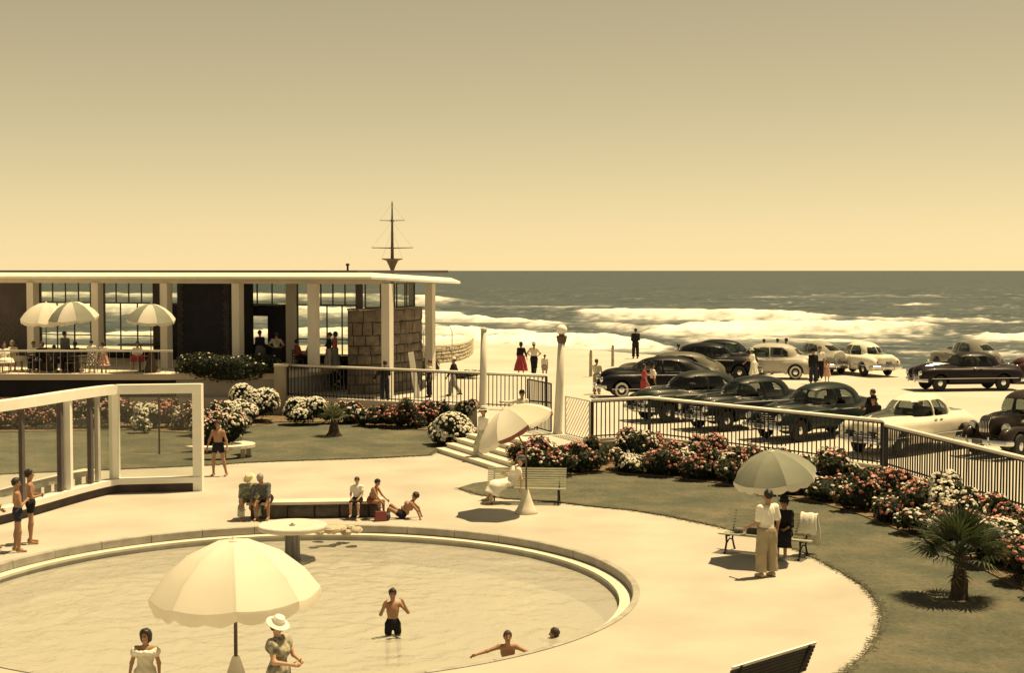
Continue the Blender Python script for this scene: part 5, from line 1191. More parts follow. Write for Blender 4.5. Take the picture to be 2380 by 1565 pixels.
def person(label, loc, face, h=1.7, lean=(0, 0, 1), yaw=0.0, arms=None, legs=None, feet=None, head=(0, 0), wear=(), hair='hair_black', hairstyle='short', skin='skin_tan', hat=None, res=None, pelvis=None, group=None, female=False, build=1.0, zoff=0.0):
    """face: heading the figure looks to, degrees from +x; figure frame: +y forward, +x its right hand side; arms/legs: (upper, lower) directions right then left"""
    s = h / 1.72; d = math.hypot(loc[0], loc[1]); res = res or (.0155 if d < 42 else (.021 if d < 58 else .028)); res *= max(.75, min(1, s)) ; w = build
    arms = arms or (((.12, .02, -1), (.06, .18, -1)), ((-.12, .02, -1), (-.06, .18, -1))); legs = legs or (((.05, .02, -1), (.02, -.03, -1)), ((-.05, .02, -1), (-.02, -.03, -1)))
    up = nrm(lean); cy_, sy_ = math.cos(yaw), math.sin(yaw); rt0 = V3(cy_, sy_, 0); fw = nrm(np.cross(up, rt0)); rt = nrm(np.cross(fw, up)); M = np.stack([rt, fw, up], 0)   # rows: torso axes
    L = lambda o, x, y, z: o + rt * x * s + fw * y * s + up * z * s
    pel = V3(0, 0, 0); hipw = .095 if not female else .10; shw = (.178 if not female else .158) * (0.92 + .08 * w)
    nb = L(pel, 0, -.01, .50); hd = nb + nrm(up * .8 + V3(0, 0, .35)) * .19 * s
    hy, hp = R(head[0]), R(head[1]); f2 = nrm(fw * .75 + V3(0, 0, 0) + nrm(V3(-math.sin(yaw), math.cos(yaw), 0)) * .5); hu = V3(0, 0, 1)
    hr = nrm(np.cross(f2, hu)); f2 = nrm(np.cross(hu, hr)); f2, hr = f2 * math.cos(hy) + hr * math.sin(hy), hr * math.cos(hy) - f2 * math.sin(hy); f2, hu = f2 * math.cos(hp) + hu * math.sin(hp), hu * math.cos(hp) - f2 * math.sin(hp)
    H = lambda x, y, z: hd + hr * x * s + f2 * y * s + hu * z * s
    HM = np.stack([hr, f2, hu], 0)
    J = {}
    for sg, nm, ar, lg in ((1, 'r', arms[0], legs[0]), (-1, 'l', arms[1], legs[1])):
        sh = L(pel, sg * shw, -.01, .455); el = sh + nrm(ar[0]) * .285 * s; wr = el + nrm(ar[1]) * .245 * s; ha = wr + nrm(ar[1]) * .085 * s
        hi = L(pel, sg * hipw, 0, -.02); kn = hi + nrm(lg[0]) * .43 * s; an = kn + nrm(lg[1]) * .41 * s
        fd = nrm(lg[2]) if len(lg) > 2 else nrm((nrm(V3(lg[1][0] * .3, 1, 0)) if lg[1][2] < -.3 else nrm(np.cross(nrm(lg[1]), V3(-1, 0, 0)))))
        if len(lg) == 2 and lg[1][2] < -.3: fd = nrm(fd - V3(0, 0, .12))
        heel = an - V3(0, 0, .035 * s) - fd * .035 * s; toe = an + fd * .165 * s - V3(0, 0, .035 * s)
        J[nm] = dict(sh=sh, el=el, wr=wr, ha=ha, hi=hi, kn=kn, an=an, heel=heel, toe=toe, ad=nrm(ar[1]), fd=fd)
    low = min(min(J[k]['heel'][2], J[k]['toe'][2]) for k in 'rl') - .028 * s
    zb = -low if pelvis is None else pelvis
    allp = np.array([v for k in 'rl' for kk, v in J[k].items() if kk not in ('ad', 'fd')] + [hd, pel]); lo, hi_ = allp.min(0) - .22 * s, allp.max(0) + .22 * s
    def torso(F, g, k):
        F.ell(L(pel, 0, 0, .0), V3(.150 if not female else .165, .112, .125) * s * V3(w, w, 1) + g, M, k); F.ell(L(pel, 0, .005, .15), V3(.126 if not female else .115, .092, .17) * s * V3(w, w * 1.05, 1) + g, M, k)
        F.ell(L(pel, 0, 0, .33), V3(.158 if not female else .140, .108, .18) * s * V3(w, w, 1) + g, M, k)
        F.caps(J['r']['sh'], J['l']['sh'], .056 * s + g, .056 * s + g, k)
        if female:
            for sg in (1, -1): F.ell(L(pel, sg * .068, .085, .31), V3(.062, .058, .062) * s + g, M, k)
    def arm(F, j, g, k, f0=0, f1=2):
        if f1 > 0: t = min(1, f1); F.caps(j['sh'], j['sh'] + (j['el'] - j['sh']) * t, (.050 + .002 * (g > 0)) * s * w + g, (.050 - .013 * t) * s * w + g, k)
        if f1 > 1: t = f1 - 1; F.caps(j['el'], j['el'] + (j['wr'] - j['el']) * t, .038 * s + g, (.038 - .012 * t) * s + g, k)
    def leg(F, j, g, k, f1=2, flare=0.0):
        t = min(1, f1); F.caps(j['hi'], j['hi'] + (j['kn'] - j['hi']) * t, .084 * s * w + g, (.084 - .028 * t) * s * w + g + flare * t * .5, k)
        if f1 > 1:
            t = f1 - 1; F.caps(j['kn'], j['kn'] + (j['an'] - j['kn']) * t, .054 * s + g + flare * .5, (.054 - .017 * t) * s + g + flare, k)
    F = Field(lo, hi_, res); torso(F, 0, .05 * s)
    for k in 'rl':
        j = J[k]; arm(F, j, 0, .03 * s); leg(F, j, 0, .035 * s); cm = j['kn'] + (j['an'] - j['kn']) * .28 - j['fd'] * .018 * s; F.ell(cm, V3(.052, .052, .10) * s, None, .03 * s)
        F.caps(j['heel'], j['toe'], .036 * s, .026 * s, .03 * s); F.caps(j['an'], j['heel'], .034 * s, .034 * s, .02 * s)
        F.caps(j['wr'] + j['ad'] * .03 * s, j['ha'], .030 * s, .034 * s, .02 * s)
    F.caps(nb - up * .06 * s, H(0, -.01, -.05), .056 * s, .050 * s, .03 * s)
    hs = 1.05
    F.ell(H(0, -.012, .022), V3(.074, .092, .098) * s * hs, HM, .02 * s); F.ell(H(0, .018, -.055), V3(.054, .062, .062) * s * hs, HM, .03 * s)
    F.caps(H(0, .085, .012), H(0, .110, -.026), .010 * s, .016 * s, .012 * s)
    for sg in (1, -1): F.ell(H(sg * .078, -.012, -.005), V3(.012, .022, .032) * s, HM, .008 * s)
    P, Q = F.mesh(); body = MB(); body.v = P.tolist(); body.f = [tuple(q) for q in Q.tolist()]; body.mi = [0] * len(body.f)
    for k in 'rl':                                                       # fingers
        j = J[k]; ad = Vector(j['ad']); inw = Vector(rt if k == 'l' else -rt); inw = (inw - ad * inw.dot(ad)); inw = inw.normalized() if inw.length > .1 else ad.orthogonal().normalized(); sd = ad.cross(inw); b0 = Vector(j['ha'])
        fwd = Vector(fw); sd = sd if sd.dot(fwd) > 0 else -sd
        for i, (o_, ln) in enumerate(((.024, .070), (.008, .080), (-.009, .074), (-.025, .058))):
            p0 = b0 + sd * o_ * s; p1 = p0 + ad * ln * .55 * s + inw * .010 * s; p2 = p1 + ad * ln * .38 * s + inw * .028 * s
            body.tube([p0, p1, p2], [.0095 * s, .0085 * s, .006 * s], 5)
        p0 = Vector(j['wr']) + ad * .045 * s + sd * .024 * s; body.tube([p0, p0 + (ad * .03 + sd * .028 + inw * .01) * s, p0 + (ad * .062 + sd * .034 + inw * .026) * s], [.011 * s, .010 * s, .007 * s], 5)
    Hm = Matrix([list(map(float, r)) for r in HM]).transposed()
    for sg in (1, -1): body.blob(H(sg * .031, .083, .012), (.014 * s, .008 * s, .008 * s), 6, 4, 1, Hm); body.tube([H(sg * .016, .090, .032), H(sg * .034, .088, .037), H(sg * .05, .074, .032)], .005 * s, 4, 1)
    body.tube([H(-.022, .080, -.062), H(0, .086, -.060), H(.022, .080, -.062)], [.004 * s, .006 * s, .004 * s], 5, 2)
    rz = R(face - 90); T = thing('person', label, 'person', Vector((loc[0], loc[1], loc[2] + zb + zoff)), rz, group)
    bo = body.build('body', [skin, 'eye', 'lip'], T, sm=True)
    # hair and hat
    if hairstyle:
        F = Field(hd - .24 * s, hd + .22 * s, res); F.ell(H(0, -.020, .032), V3(.089, .107, .108) * s * hs, HM, 0)
        if hairstyle in ('bob', 'full'):
            bl = 1.0 if hairstyle == 'bob' else 1.28
            F.ell(H(0, -.035, -.02), V3(.092 * bl, .088 * bl, .105 * bl) * s, HM, .03 * s); F.ell(H(0, -.02, .05), V3(.09 * bl, .10 * bl, .085 * bl) * s, HM, .02 * s)
        if hairstyle == 'bun': F.ell(H(0, -.115, .02), V3(.045, .045, .045) * s, HM, .01 * s)
        fn = hr * 0 + f2 * .80 - hu * .60; ctr = H(0, .052, .045)
        if hairstyle in ('bob', 'full'): fn = f2 * .96 - hu * .28; ctr = H(0, .050, .03)
        F.cut_plane(ctr, fn)
        if hairstyle in ('short', 'bun'): F.cut_plane(H(0, -.05, -.055), -hu)
        P, Q = F.mesh(); e_ = P - np.array(hd); e_ /= np.linalg.norm(e_, axis=1)[:, None] + 1e-6; P = P + e_ * (.007 * s * (np.sin(61 * P[:, 0] / s + 3 * np.sin(23 * P[:, 2])) * np.sin(53 * P[:, 1] / s + 17 * P[:, 2])))[:, None]; link('hair', to_mesh('hair', P, Q, [hair]), T)
    if hat:
        hk, hm = hat; b = MB(); z0 = .062
        if hk == 'fedora': pr_ = [(.155, z0 - .012), (.158, z0 - .004), (.105, z0 + .004), (.097, z0 + .05), (.088, z0 + .105), (.06, z0 + .118), (0, z0 + .108)]
        elif hk == 'wide': pr_ = [(.178, z0 - .035), (.181, z0 - .028), (.11, z0 + .004), (.10, z0 + .045), (.075, z0 + .088), (0, z0 + .098)]
        elif hk == 'cap': pr_ = [(.106, z0 - .02), (.108, z0 + .02), (.095, z0 + .065), (.06, z0 + .088), (0, z0 + .092)]
        else: pr_ = [(.13, z0 - .02), (.105, z0), (.095, z0 + .07), (.06, z0 + .1), (0, z0 + .1)]
        b.lathe([(r * s, z * s) for r, z in pr_], n=20, cap=True); b.v = [tuple(hd + hr * x + f2 * (y - .012 * s) + hu * z) for x, y, z in b.v]
        if hk == 'cap': b.add([H(-.085, .05, .055), H(.085, .05, .055), H(.06, .165, .035), H(-.06, .165, .035), H(-.085, .05, .045), H(.085, .05, .045), H(.06, .165, .028), H(-.06, .165, .028)], [(0, 1, 2, 3), (7, 6, 5, 4), (1, 5, 6, 2), (2, 6, 7, 3), (3, 7, 4, 0)])
        ho = b.build('hat', hm, T, sm=False)
        if hk == 'fedora': b = MB(); b.lathe([(.1065 * s, (z0 + .006) * s), (.1025 * s, (z0 + .034) * s)], n=20, cap=False); b.v = [tuple(hd + hr * x + f2 * (y - .012 * s) + hu * z) for x, y, z in b.v]; b.build('hat_band', 'cloth_black', ho)
    # clothing
    for it in wear:
        kind, m = it[0], it[1]; opt = it[2] if len(it) > 2 else {}; g = opt.get('g', .014) * max(s, .8); F = Field(lo, hi_ + .05, res); nm = {'dress': 'dress', 'shirt': 'shirt', 'jacket': 'jacket', 'trousers': 'trousers', 'trunks': 'swim_trunks', 'shorts': 'shorts', 'skirt': 'skirt', 'shoes': 'shoes', 'frill': 'frill', 'vest': 'top', 'towel': 'towel'}[kind]
        if kind in ('shirt', 'jacket', 'vest', 'dress'):
            torso(F, g + (.008 if kind == 'jacket' else 0), .05 * s); sv = opt.get('sleeve', .6 if kind != 'jacket' else 1.92)
            for k in 'rl': arm(F, J[k], g + opt.get('loose', .008), .03 * s, 0, sv)
            F.cut_plane(L(pel, 0, 0, opt.get('neck', .60 if not opt.get('low') else .43)), up)
            F.cut_plane(L(pel, 0, 0, opt.get('hem', -.06 if kind == 'shirt' else (-.16 if kind == 'jacket' else .02)) if kind != 'dress' else -.05), -up)
            if opt.get('puff'):
                for k in 'rl': F.ell(J[k]['sh'] + (J[k]['el'] - J[k]['sh']) * .18, V3(.10, .10, .09) * s, None, .02)
        if kind in ('dress', 'skirt'):
            ln = opt.get('len', 1.15); fl = opt.get('flare', .12)
            wst = L(pel, 0, 0, .10); F.ell(L(pel, 0, 0, .02), V3(.175, .135, .16) * s + g, M, .03)
            mids = []
            for k in 'rl':
                j = J[k]; e = j['kn'] if ln >= 1 else j['hi'] + (j['kn'] - j['hi']) * ln; F.caps(j['hi'], e, .115 * s, (.10 + fl * .55) * s, .06 * s)
                if ln > 1: e2 = j['kn'] + (j['an'] - j['kn']) * (ln - 1) ; F.caps(j['kn'], e2, (.10 + fl * .55) * s, (.10 + fl) * s, .05 * s); e = e2
                mids.append(e)
            md = (mids[0] + mids[1]) / 2; kc = (J['r']['kn'] + J['l']['kn']) / 2; F.caps(pel, kc, .13 * s, (.11 + fl * .6) * s, .06 * s)
            if ln > 1: F.caps(kc, md, (.11 + fl * .6) * s, (.11 + fl * 1.1) * s, .06 * s)
            dd_ = nrm(md - (kc if ln > 1 else pel)); F.cut_plane(md, dd_)
            if kind == 'skirt': F.cut_plane(L(pel, 0, 0, .13), up)
        if kind in ('trousers', 'trunks', 'shorts'):
            ln = {'trousers': 1.93, 'trunks': .30, 'shorts': .75}[kind]; ln = opt.get('len', ln)
            F.ell(L(pel, 0, 0, .0), V3(.152 if not female else .167, .115, .128) * s * V3(w, w, 1) + g, M, .04); F.ell(L(pel, 0, .0, .09), V3(.130, .10, .10) * s * V3(w, w, 1) + g, M, .04)
            for k in 'rl': leg(F, J[k], g + opt.get('loose', .012 if kind != 'trunks' else .002), .03 * s, ln, opt.get('flare', .028 if kind == 'trousers' else (.02 if kind == 'shorts' else 0)))
            F.cut_plane(L(pel, 0, 0, opt.get('waist', .135)), up)
            for k in 'rl':
                j = J[k]; a_, b_ = (j['hi'], j['kn']) if ln <= 1 else (j['kn'], j['an']); e = a_ + (b_ - a_) * (ln if ln <= 1 else ln - 1); F2d = nrm(b_ - a_)
                if kind != 'trunks' and abs(F2d[2]) > .6: 
                    x, y, z = F.ax[0][:, None, None], F.ax[1][None, :, None], F.ax[2][None, None, :]; near = ((x - e[0]) ** 2 + (y - e[1]) ** 2 + (z - e[2]) ** 2) < (.17 * s) ** 2
                    F.d = np.where(near, np.maximum(F.d, (x - e[0]) * F2d[0] + (y - e[1]) * F2d[1] + (z - e[2]) * F2d[2]), F.d)
        if kind == 'shoes':
            for k in 'rl':
                j = J[k]; c_ = np.array([j['heel'], j['toe'], j['an']]); F = Field(c_.min(0) - .06, c_.max(0) + .06, res); F.caps(j['heel'], j['toe'], .041 * s, .034 * s, .02 * s); F.caps(j['an'] - V3(0, 0, .01), j['heel'], .040 * s, .040 * s, .02 * s)
                P, Q = F.mesh(); link('shoe', to_mesh('shoe', P, Q, ['cloth_' + m]), T)
            continue
        if kind == 'frill':
            c = L(pel, 0, .01, .43)
            for i in range(14):
                a = 6.283 * i / 14; F.ell(c + rt * math.cos(a) * .20 * s + fw * math.sin(a) * .125 * s - up * (.02 + .012 * (i % 2)) * s, V3(.062, .055, .055) * s, None, .015)
        if kind == 'towel':
            for k in 'rl': F.caps(L(pel, (.07 if k == 'r' else -.07), .02, .49), L(pel, (.09 if k == 'r' else -.09), .12, .20), .045 * s, .06 * s, .02)
        P, Q = F.mesh()
        if len(Q):                                                       # folds in the cloth
            cx_ = np.zeros(3) + pel; dx_, dy_ = P[:, 0] - cx_[0], P[:, 1] - cx_[1]; th = np.arctan2(dy_, dx_); rr_ = np.hypot(dx_, dy_) + 1e-6; zz_ = (P[:, 2]) / s
            if kind in ('skirt', 'dress'): am = .022 * s * np.clip(.12 - zz_, 0, .6) / .4 * np.sin(9 * th + 2 * np.sin(3 * zz_)) + .004 * np.sin(40 * zz_ + 5 * th)
            elif kind == 'trunks': am = .002 * np.sin(30 * zz_)
            else: am = .0075 * s * np.sin(24 * zz_ + 13 * P[:, 0] / s + 4 * np.sin(9 * P[:, 1] / s)) * (.5 + .5 * np.sin(7 * th + 5 * zz_))
            P[:, 0] += am * dx_ / rr_; P[:, 1] += am * dy_ / rr_
        if len(Q): link(nm, to_mesh(nm, P, Q, [m if m in MATS else 'cloth_' + m]), T)
    return T
# common poses
def arms_at(r, l): return (r, l)
A_DOWN = (((.10, .02, -1), (.04, .16, -1)), ((-.10, .02, -1), (-.04, .16, -1)))
A_HIP = (((.75, -.1, -.85), (-.75, .45, -.55)), ((-.75, -.1, -.85), (.75, .45, -.55)))
A_CROSS = (((.2, .25, -.95), (-.75, .65, .05)), ((-.2, .25, -.95), (.75, .65, .12)))
A_FRONT = (((.1, .35, -.9), (-.15, .9, -.15)), ((-.1, .35, -.9), (.15, .9, -.15)))
A_LAP = (((.15, .35, -.92), (-.3, .8, -.5)), ((-.15, .35, -.92), (.3, .8, -.5)))
L_STAND = (((.06, .02, -1), (.0, -.04, -1)), ((-.06, .02, -1), (.0, -.04, -1)))
L_WALK = (((.02, .40, -.92), (.0, .05, -1)), ((-.02, -.28, -.96), (0, -.62, -.80)))
L_WALK2 = (((.02, -.26, -.96), (0, -.58, -.82)), ((-.02, .40, -.92), (0, .05, -1)))
L_SIT = (((.15, 1, -.06), (.02, .05, -1)), ((-.15, 1, -.06), (-.02, .05, -1)))
def tow(p, q=(0, 0)): return math.degrees(math.atan2(q[1] - p[1], q[0] - p[0]))
# --- by the pool
p = G(42, 1283); person('boy in dark trunks with a hand on his hip, nearest the left edge', p, 20, 1.62, arms=(((.12, .3, -.9), (-.8, .5, .35)), ((-.75, -.2, -.8), (.7, .35, -.6))), legs=(((.10, .08, -1), (.02, -.04, -1)), ((-.04, -.05, -1), (.02, -.10, -1))), head=(25, -5), wear=[('trunks', 'navy')], build=.9)
p = G(72, 1264); person('boy in dark trunks with folded arms standing behind his friend', p, 15, 1.68, arms=A_CROSS, head=(-10, 0), wear=[('trunks', 'black')], legs=(((.10, .05, -1), (.04, -.06, -1)), ((-.10, .0, -1), (-.04, -.05, -1))), build=.9)
p = G(-16, 1278); person('bather cut off by the left edge of the picture', p, 10, 1.66, arms=(((.55, .1, -.8), (.1, .7, -.5)), ((-.5, 0, -.85), (.7, .5, -.5))), wear=[('trunks', 'navy')], build=.95)
p = G(506, 1108) + Vector((.0, .1, 0)); person('bather striding past the end of the glass screen', p, -105, 1.68, arms=(((.35, .2, -.95), (.1, .4, -.9)), ((-.3, -.1, -.95), (-.25, .2, -.95))), legs=(((.12, .10, -1), (.05, -.12, -1)), ((-.22, .05, -1), (-.20, -.10, -1))), head=(10, -12), wear=[('trunks', 'black')], hair='hair_brown')
sw_f = lambda x: Vector((x, 36.20, 0))
def sit(label, loc, face, **kw): kw.setdefault('legs', L_SIT); kw.setdefault('arms', A_LAP); return person(label, loc, face, **kw)
sit('seated figure in a straw hat and plaid shirt bending over at the seat wall', Vector((-6.72, 36.45, 0)), -75, h=1.66, pelvis=.52, lean=(0, .75, .85), wear=[('shirt', 'plaid', {'sleeve': 1.3}), ('trousers', 'palegreen')], hat=('wide', 'cloth_straw'), head=(10, -40), arms=(((.15, .5, -.85), (-.2, .4, -.9)), ((-.15, .5, -.85), (.3, .5, -.8))), legs=(((.25, 1, -.1), (.05, .1, -1)), ((-.25, 1, -.1), (-.05, .1, -1))))
sit('seated figure in dark clothes bowed beside the straw hatted one', Vector((-6.25, 36.40, 0)), -95, h=1.62, pelvis=.52, lean=(0.1, .65, .85), wear=[('shirt', 'slate', {'sleeve': 1.2}), ('shorts', 'black')], hair='hair_grey', head=(15, -40), arms=(((.2, .4, -.85), (.1, .4, -.95)), ((-.15, .5, -.85), (.1, .45, -.9))))
sit('small child in a white shirt sitting at the end of the seat wall', Vector((-3.92, 36.35, 0)), -100, h=1.18, pelvis=.50, wear=[('shirt', 'white', {'sleeve': .5}), ('shorts', 'black')], hair='hair_brown', head=(-20, -10), lean=(0, .1, 1), skin='skin_fair', legs=(((.12, 1, -.25), (.02, -.05, -1)), ((-.12, 1, -.25), (-.02, .1, -1))))
sit('bare backed child leaning over the red bag beside the seat wall', Vector((-3.58, 36.30, 0)), -20, h=1.22, pelvis=.48, lean=(0, .45, .9), wear=[('trunks', 'rust')], head=(20, -20), arms=(((.1, .5, -.8), (0, .7, -.7)), ((-.1, .5, -.8), (.1, .8, -.6))))
q_ = G(935, 1206); person('boy in dark trunks leaning back on his hands on the paving', Vector((q_.x, q_.y, 0)), 180, h=1.42, pelvis=.11, lean=(0, -.62, .80), wear=[('trunks', 'black')], arms=(((.35, -.75, -.75), (.1, -.35, -.95)), ((-.35, -.75, -.75), (-.1, -.35, -.95))), legs=(((.15, .80, .62), (.03, .45, -.90)), ((-.15, .88, .50), (-.03, .40, -.92))), head=(20, 6), hair='hair_brown')
# --- in the water
q_ = G(913, 1478, ZW); person('boy standing thigh deep in the pool with hands raised to his face', Vector((q_.x, q_.y, -.84)), -80, h=1.34, wear=[('trunks', 'black', {'len': .42})], arms=(((.35, .55, -.55), (-.35, .15, .95)), ((-.5, .5, -.5), (.45, .1, .95))), head=(0, -8), legs=(((.07, .05, -1), (.02, -.05, -1)), ((-.10, .05, -1), (-.02, -.05, -1))), build=.95)
q_ = G(1180, 1545, ZW); person('boy swimming towards the camera with arms spread', Vector((q_.x, q_.y + .1, ZW)), -90, h=1.36, pelvis=-.02, lean=(0, .42, .9), arms=(((.9, .35, -.25), (.9, .35, -.2)), ((-.85, .25, -.35), (-.6, .3, -.6))), legs=(((.1, -.8, -.5), (.05, -.9, -.4)), ((-.1, -.7, -.6), (-.05, -.9, -.4))), wear=[('trunks', 'navy')], hair='hair_brown', head=(-8, 5))
q_ = G(1303, 1482, ZW); person('swimmer with only head and shoulders above the water', Vector((q_.x, q_.y, ZW)), 160, h=1.45, pelvis=-.52, lean=(0, .25, .95), arms=(((.7, .6, -.2), (.4, .9, 0)), ((-.7, .6, -.2), (-.3, .9, 0))), hair='hair_brown', wear=[('trunks', 'navy')], legs=(((.1, -.5, -.8), (.05, -.8, -.5)), ((-.1, -.4, -.8), (-.05, -.8, -.5))))
# --- near edge
q_ = Vector((-5.12, 19.9, 0)); person('girl with thick dark hair and a frilled white neckline', q_, -92, h=1.25, wear=[('dress', 'cream', {'sleeve': .35, 'low': True, 'puff': True}), ('frill', 'white')], hairstyle='full', female=False, head=(8, -4), arms=(((.3, .05, -.95), (.1, .3, -.95)), ((-.3, .05, -.95), (-.1, .3, -.95))), res=.0135)
q_ = Vector((-3.17, 19.35, 0)); person('young woman in a white sun hat and print dress reaching out her hands', q_, -28, h=1.56, female=True, wear=[('dress', 'print', {'sleeve': .38, 'len': 1.2, 'flare': .16, 'puff': True}), ('shoes', 'white')], hat=('wide', 'cloth_white'), hairstyle='bob', hair='hair_brown', head=(10, -26), arms=(((.22, .32, -.9), (-.45, .9, -.12)), ((-.28, .40, -.85), (.55, .85, -.1))), res=.0135, skin='skin_fair')
# --- benches
q_ = bench_pt(B1, B1_RZ, -.42, .0, 0); person('woman in a pale dress reclining on the bench by the steps', q_, 190, h=1.66, pelvis=.56, female=True, lean=(-.12, -.45, .9), wear=[('dress', 'white', {'sleeve': .4, 'len': 1.55, 'flare': .10}), ('shoes', 'tan')], hat=('cap2', 'cloth_slate'), hair='hair_brown', arms=(((-.05, .2, -.9), (.1, .7, .3)), ((-.2, -.25, -.95), (-.1, .1, -1))), legs=(((.12, 1, -.22), (.05, .50, -.88)), ((-.05, 1, -.16), (-.02, .38, -.93))), head=(-5, 5), skin='skin_fair')
q_ = G(1782, 1342); person('man in a pale shirt and khaki trousers standing before the bench', q_, 118, h=1.76, arms=(((.22, -.12, -.95), (.05, .25, -.95)), ((-.15, .1, -.95), (-.2, .8, -.4))), legs=(((.07, .02, -1), (.03, -.04, -1)), ((-.09, .03, -1), (-.03, -.04, -1))), head=(-25, -8), wear=[('shirt', 'white', {'sleeve': .75, 'loose': .016, 'hem': .0}), ('trousers', 'khaki', {'loose': .024, 'flare': .04, 'waist': .07}), ('shoes', 'tan')], build=1.06)
q_ = bench_pt(B2, B2_RZ, .42, -.02, 0); sit('woman in a black dress seated on the bench behind the standing man', q_, -118, h=1.62, pelvis=.55, female=True, wear=[('dress', 'black', {'sleeve': 1.2, 'len': 1.55, 'flare': .05}), ('shoes', 'grey')], hairstyle='bob', head=(-10, -12), hat=('cap2', 'cloth_black'), arms=(((.15, .3, -.9), (-.35, .85, -.3)), ((-.15, .3, -.9), (.35, .85, -.3))))
# --- steps and gate
q_ = S0 + SN * .55 + SU * 2.75; person('man in white clothes and hat coming down the steps behind the umbrella', Vector((q_.x, q_.y, .15)), 215, h=1.76, legs=(((.03, .45, -.9), (0, .05, -1)), ((-.03, -.2, -.97), (0, -.7, -.72))), wear=[('shirt', 'white', {'sleeve': 1.9}), ('trousers', 'palegreen'), ('shoes', 'black')], hat=('fedora', 'cloth_white'), zoff=-.13)
gb = Vector((.35, 50.0, ZP)); t = thing('iron_bench', 'small dark iron seat by the gate behind the tilted umbrella', 'bench', gb, .25)
b = MB(); b.box((0, 0, .44), (1.15, .42, .05)); b.build('seat', 'dark_iron', t); b = MB(); b.beam((-.57, .2, .62), (.57, .2, .62), .03, .22); b.build('backrest', 'dark_iron', t)
for x in (-.5, .5):
    for y in (-.17, .17): b = MB(); b.tube([(x, y, 0), (x, y, .42)], .03, 6); b.build('leg', 'dark_iron', t)
    b = MB(); b.tube([(x, .2, .42), (x, .2, .75)], .02, 6); b.build('back_post', 'dark_iron', t)
sit('person in pale clothes and dark cap seated at the gate with an arm stretched out', gb, -80, h=1.66, pelvis=.57, wear=[('shirt', 'cream', {'sleeve': 1.8}), ('trousers', 'black')], hat=('cap2', 'cloth_black'), arms=(((.9, .1, -.15), (.95, .1, .05)), ((-.15, .3, -.9), (.4, .8, -.1))))
# --- promenade left
q_ = G(893, 936, ZP); q_.y += .35; person('man in dark trousers and jacket leaning on the fence below the cafe', q_, 120, h=1.70, wear=[('jacket', 'black', {'sleeve': 1.9}), ('trousers', 'navy'), ('shoes', 'black')], arms=(((.3, .4, -.8), (.2, .9, 0)), ((-.6, .1, -.75), (-.2, .5, -.7))))
q_ = G(998, 924, ZP); person('slim youth in dark clothes standing on the promenade behind the fence', q_, 200, h=1.60, wear=[('vest', 'white', {'sleeve': .5, 'hem': -.02}), ('jacket', 'navy', {'sleeve': 1.0, 'g': .012, 'neck': .40}), ('trousers', 'black'), ('shoes', 'black')], hair='hair_brown', build=.92)
q_ = G(1054, 921, ZP); person('man in a white cap and dark jacket walking along the promenade', q_, 165, h=1.70, legs=L_WALK, wear=[('jacket', 'black', {'sleeve': 1.9, 'hem': -.1}), ('trousers', 'grey'), ('shoes', 'black')], hat=('cap', 'cloth_white'), arms=(((.15, -.35, -.9), (.05, .1, -1)), ((-.15, .3, -.9), (-.05, .5, -.8))))
q_ = G(1211, 870, ZP); person('woman in a black top and long red and white skirt', q_, 80, h=1.66, female=True, wear=[('vest', 'black', {'sleeve': 1.6}), ('skirt', 'red', {'len': 1.75, 'flare': .16})], hat=('cap2', 'cloth_black'), hairstyle='bob', arms=(((.35, .1, -.9), (.2, .2, -.95)), ((-.15, .1, -.95), (0, .2, -1))))
q_ = G(1241, 873, ZP); person('man in a white hat, pale shirt and dark trousers beside the red skirt', q_, 75, h=1.74, wear=[('shirt', 'cream', {'sleeve': .7}), ('trousers', 'black'), ('shoes', 'black')], hat=('fedora', 'cloth_white'), arms=A_HIP, legs=L_WALK2, build=1.05)
q_ = G(1266, 881, ZP); person('small child in pale clothes walking with the hatted man', q_, 90, h=1.22, wear=[('shirt', 'cream', {'sleeve': .5}), ('shorts', 'grey')], hair='hair_brown', legs=L_STAND)
q_ = G(1477, 834, ZP); q_.z += .0; person('lone man in a dark suit looking out to sea', q_, 100, h=1.86, wear=[('jacket', 'black'), ('trousers', 'black'), ('shoes', 'black')], arms=(((.12, .15, -.9), (-.4, .8, -.4)), ((-.12, .15, -.9), (.4, .8, -.4))))
# --- among the cars
q_ = G(1387, 917, ZP); person('boy in khaki trousers leaning by the bonnet of the black car', q_, 60, h=1.55, wear=[('shirt', 'cream', {'sleeve': .6}), ('trousers', 'khaki'), ('shoes', 'tan')], arms=A_FRONT, hair='hair_brown')
q_ = G(1497, 938, ZP); person('woman in a red dress walking between the cars', q_, 0, h=1.62, female=True, wear=[('dress', 'red', {'sleeve': .5, 'len': 1.3, 'flare': .1})], hairstyle='bob', arms=(((.2, .2, -.95), (.1, .4, -.9)), ((-.15, 0, -1), (-.05, .2, -1))))
q_ = G(1517, 936, ZP); person('woman in a white blouse and dark skirt behind the red dress', q_, 10, h=1.64, female=True, wear=[('vest', 'white', {'sleeve': .5}), ('skirt', 'black', {'len': 1.3})], hairstyle='bob', hat=('cap2', 'cloth_black'))
q_ = G(1577, 874, ZP); person('dark haired person half hidden behind the long dark car', q_, 60, h=1.66, wear=[('shirt', 'white'), ('trousers', 'grey')])
for i, (px, cl, lb_) in enumerate(((1775, 'cream', 'person in a pale top beyond the two tone car, farthest left of three'), (1806, 'slate', 'person in dark clothes in the middle of three beyond the two tone car'), (1826, 'grey', 'person in grey beyond the two tone car, farthest right of three'))):
    q_ = G(px, 858, ZP); person(lb_, q_, 90 + 20 * i, h=1.66 + .02 * i, wear=[('shirt', cl, {'sleeve': .8}), ('trousers', 'navy')])
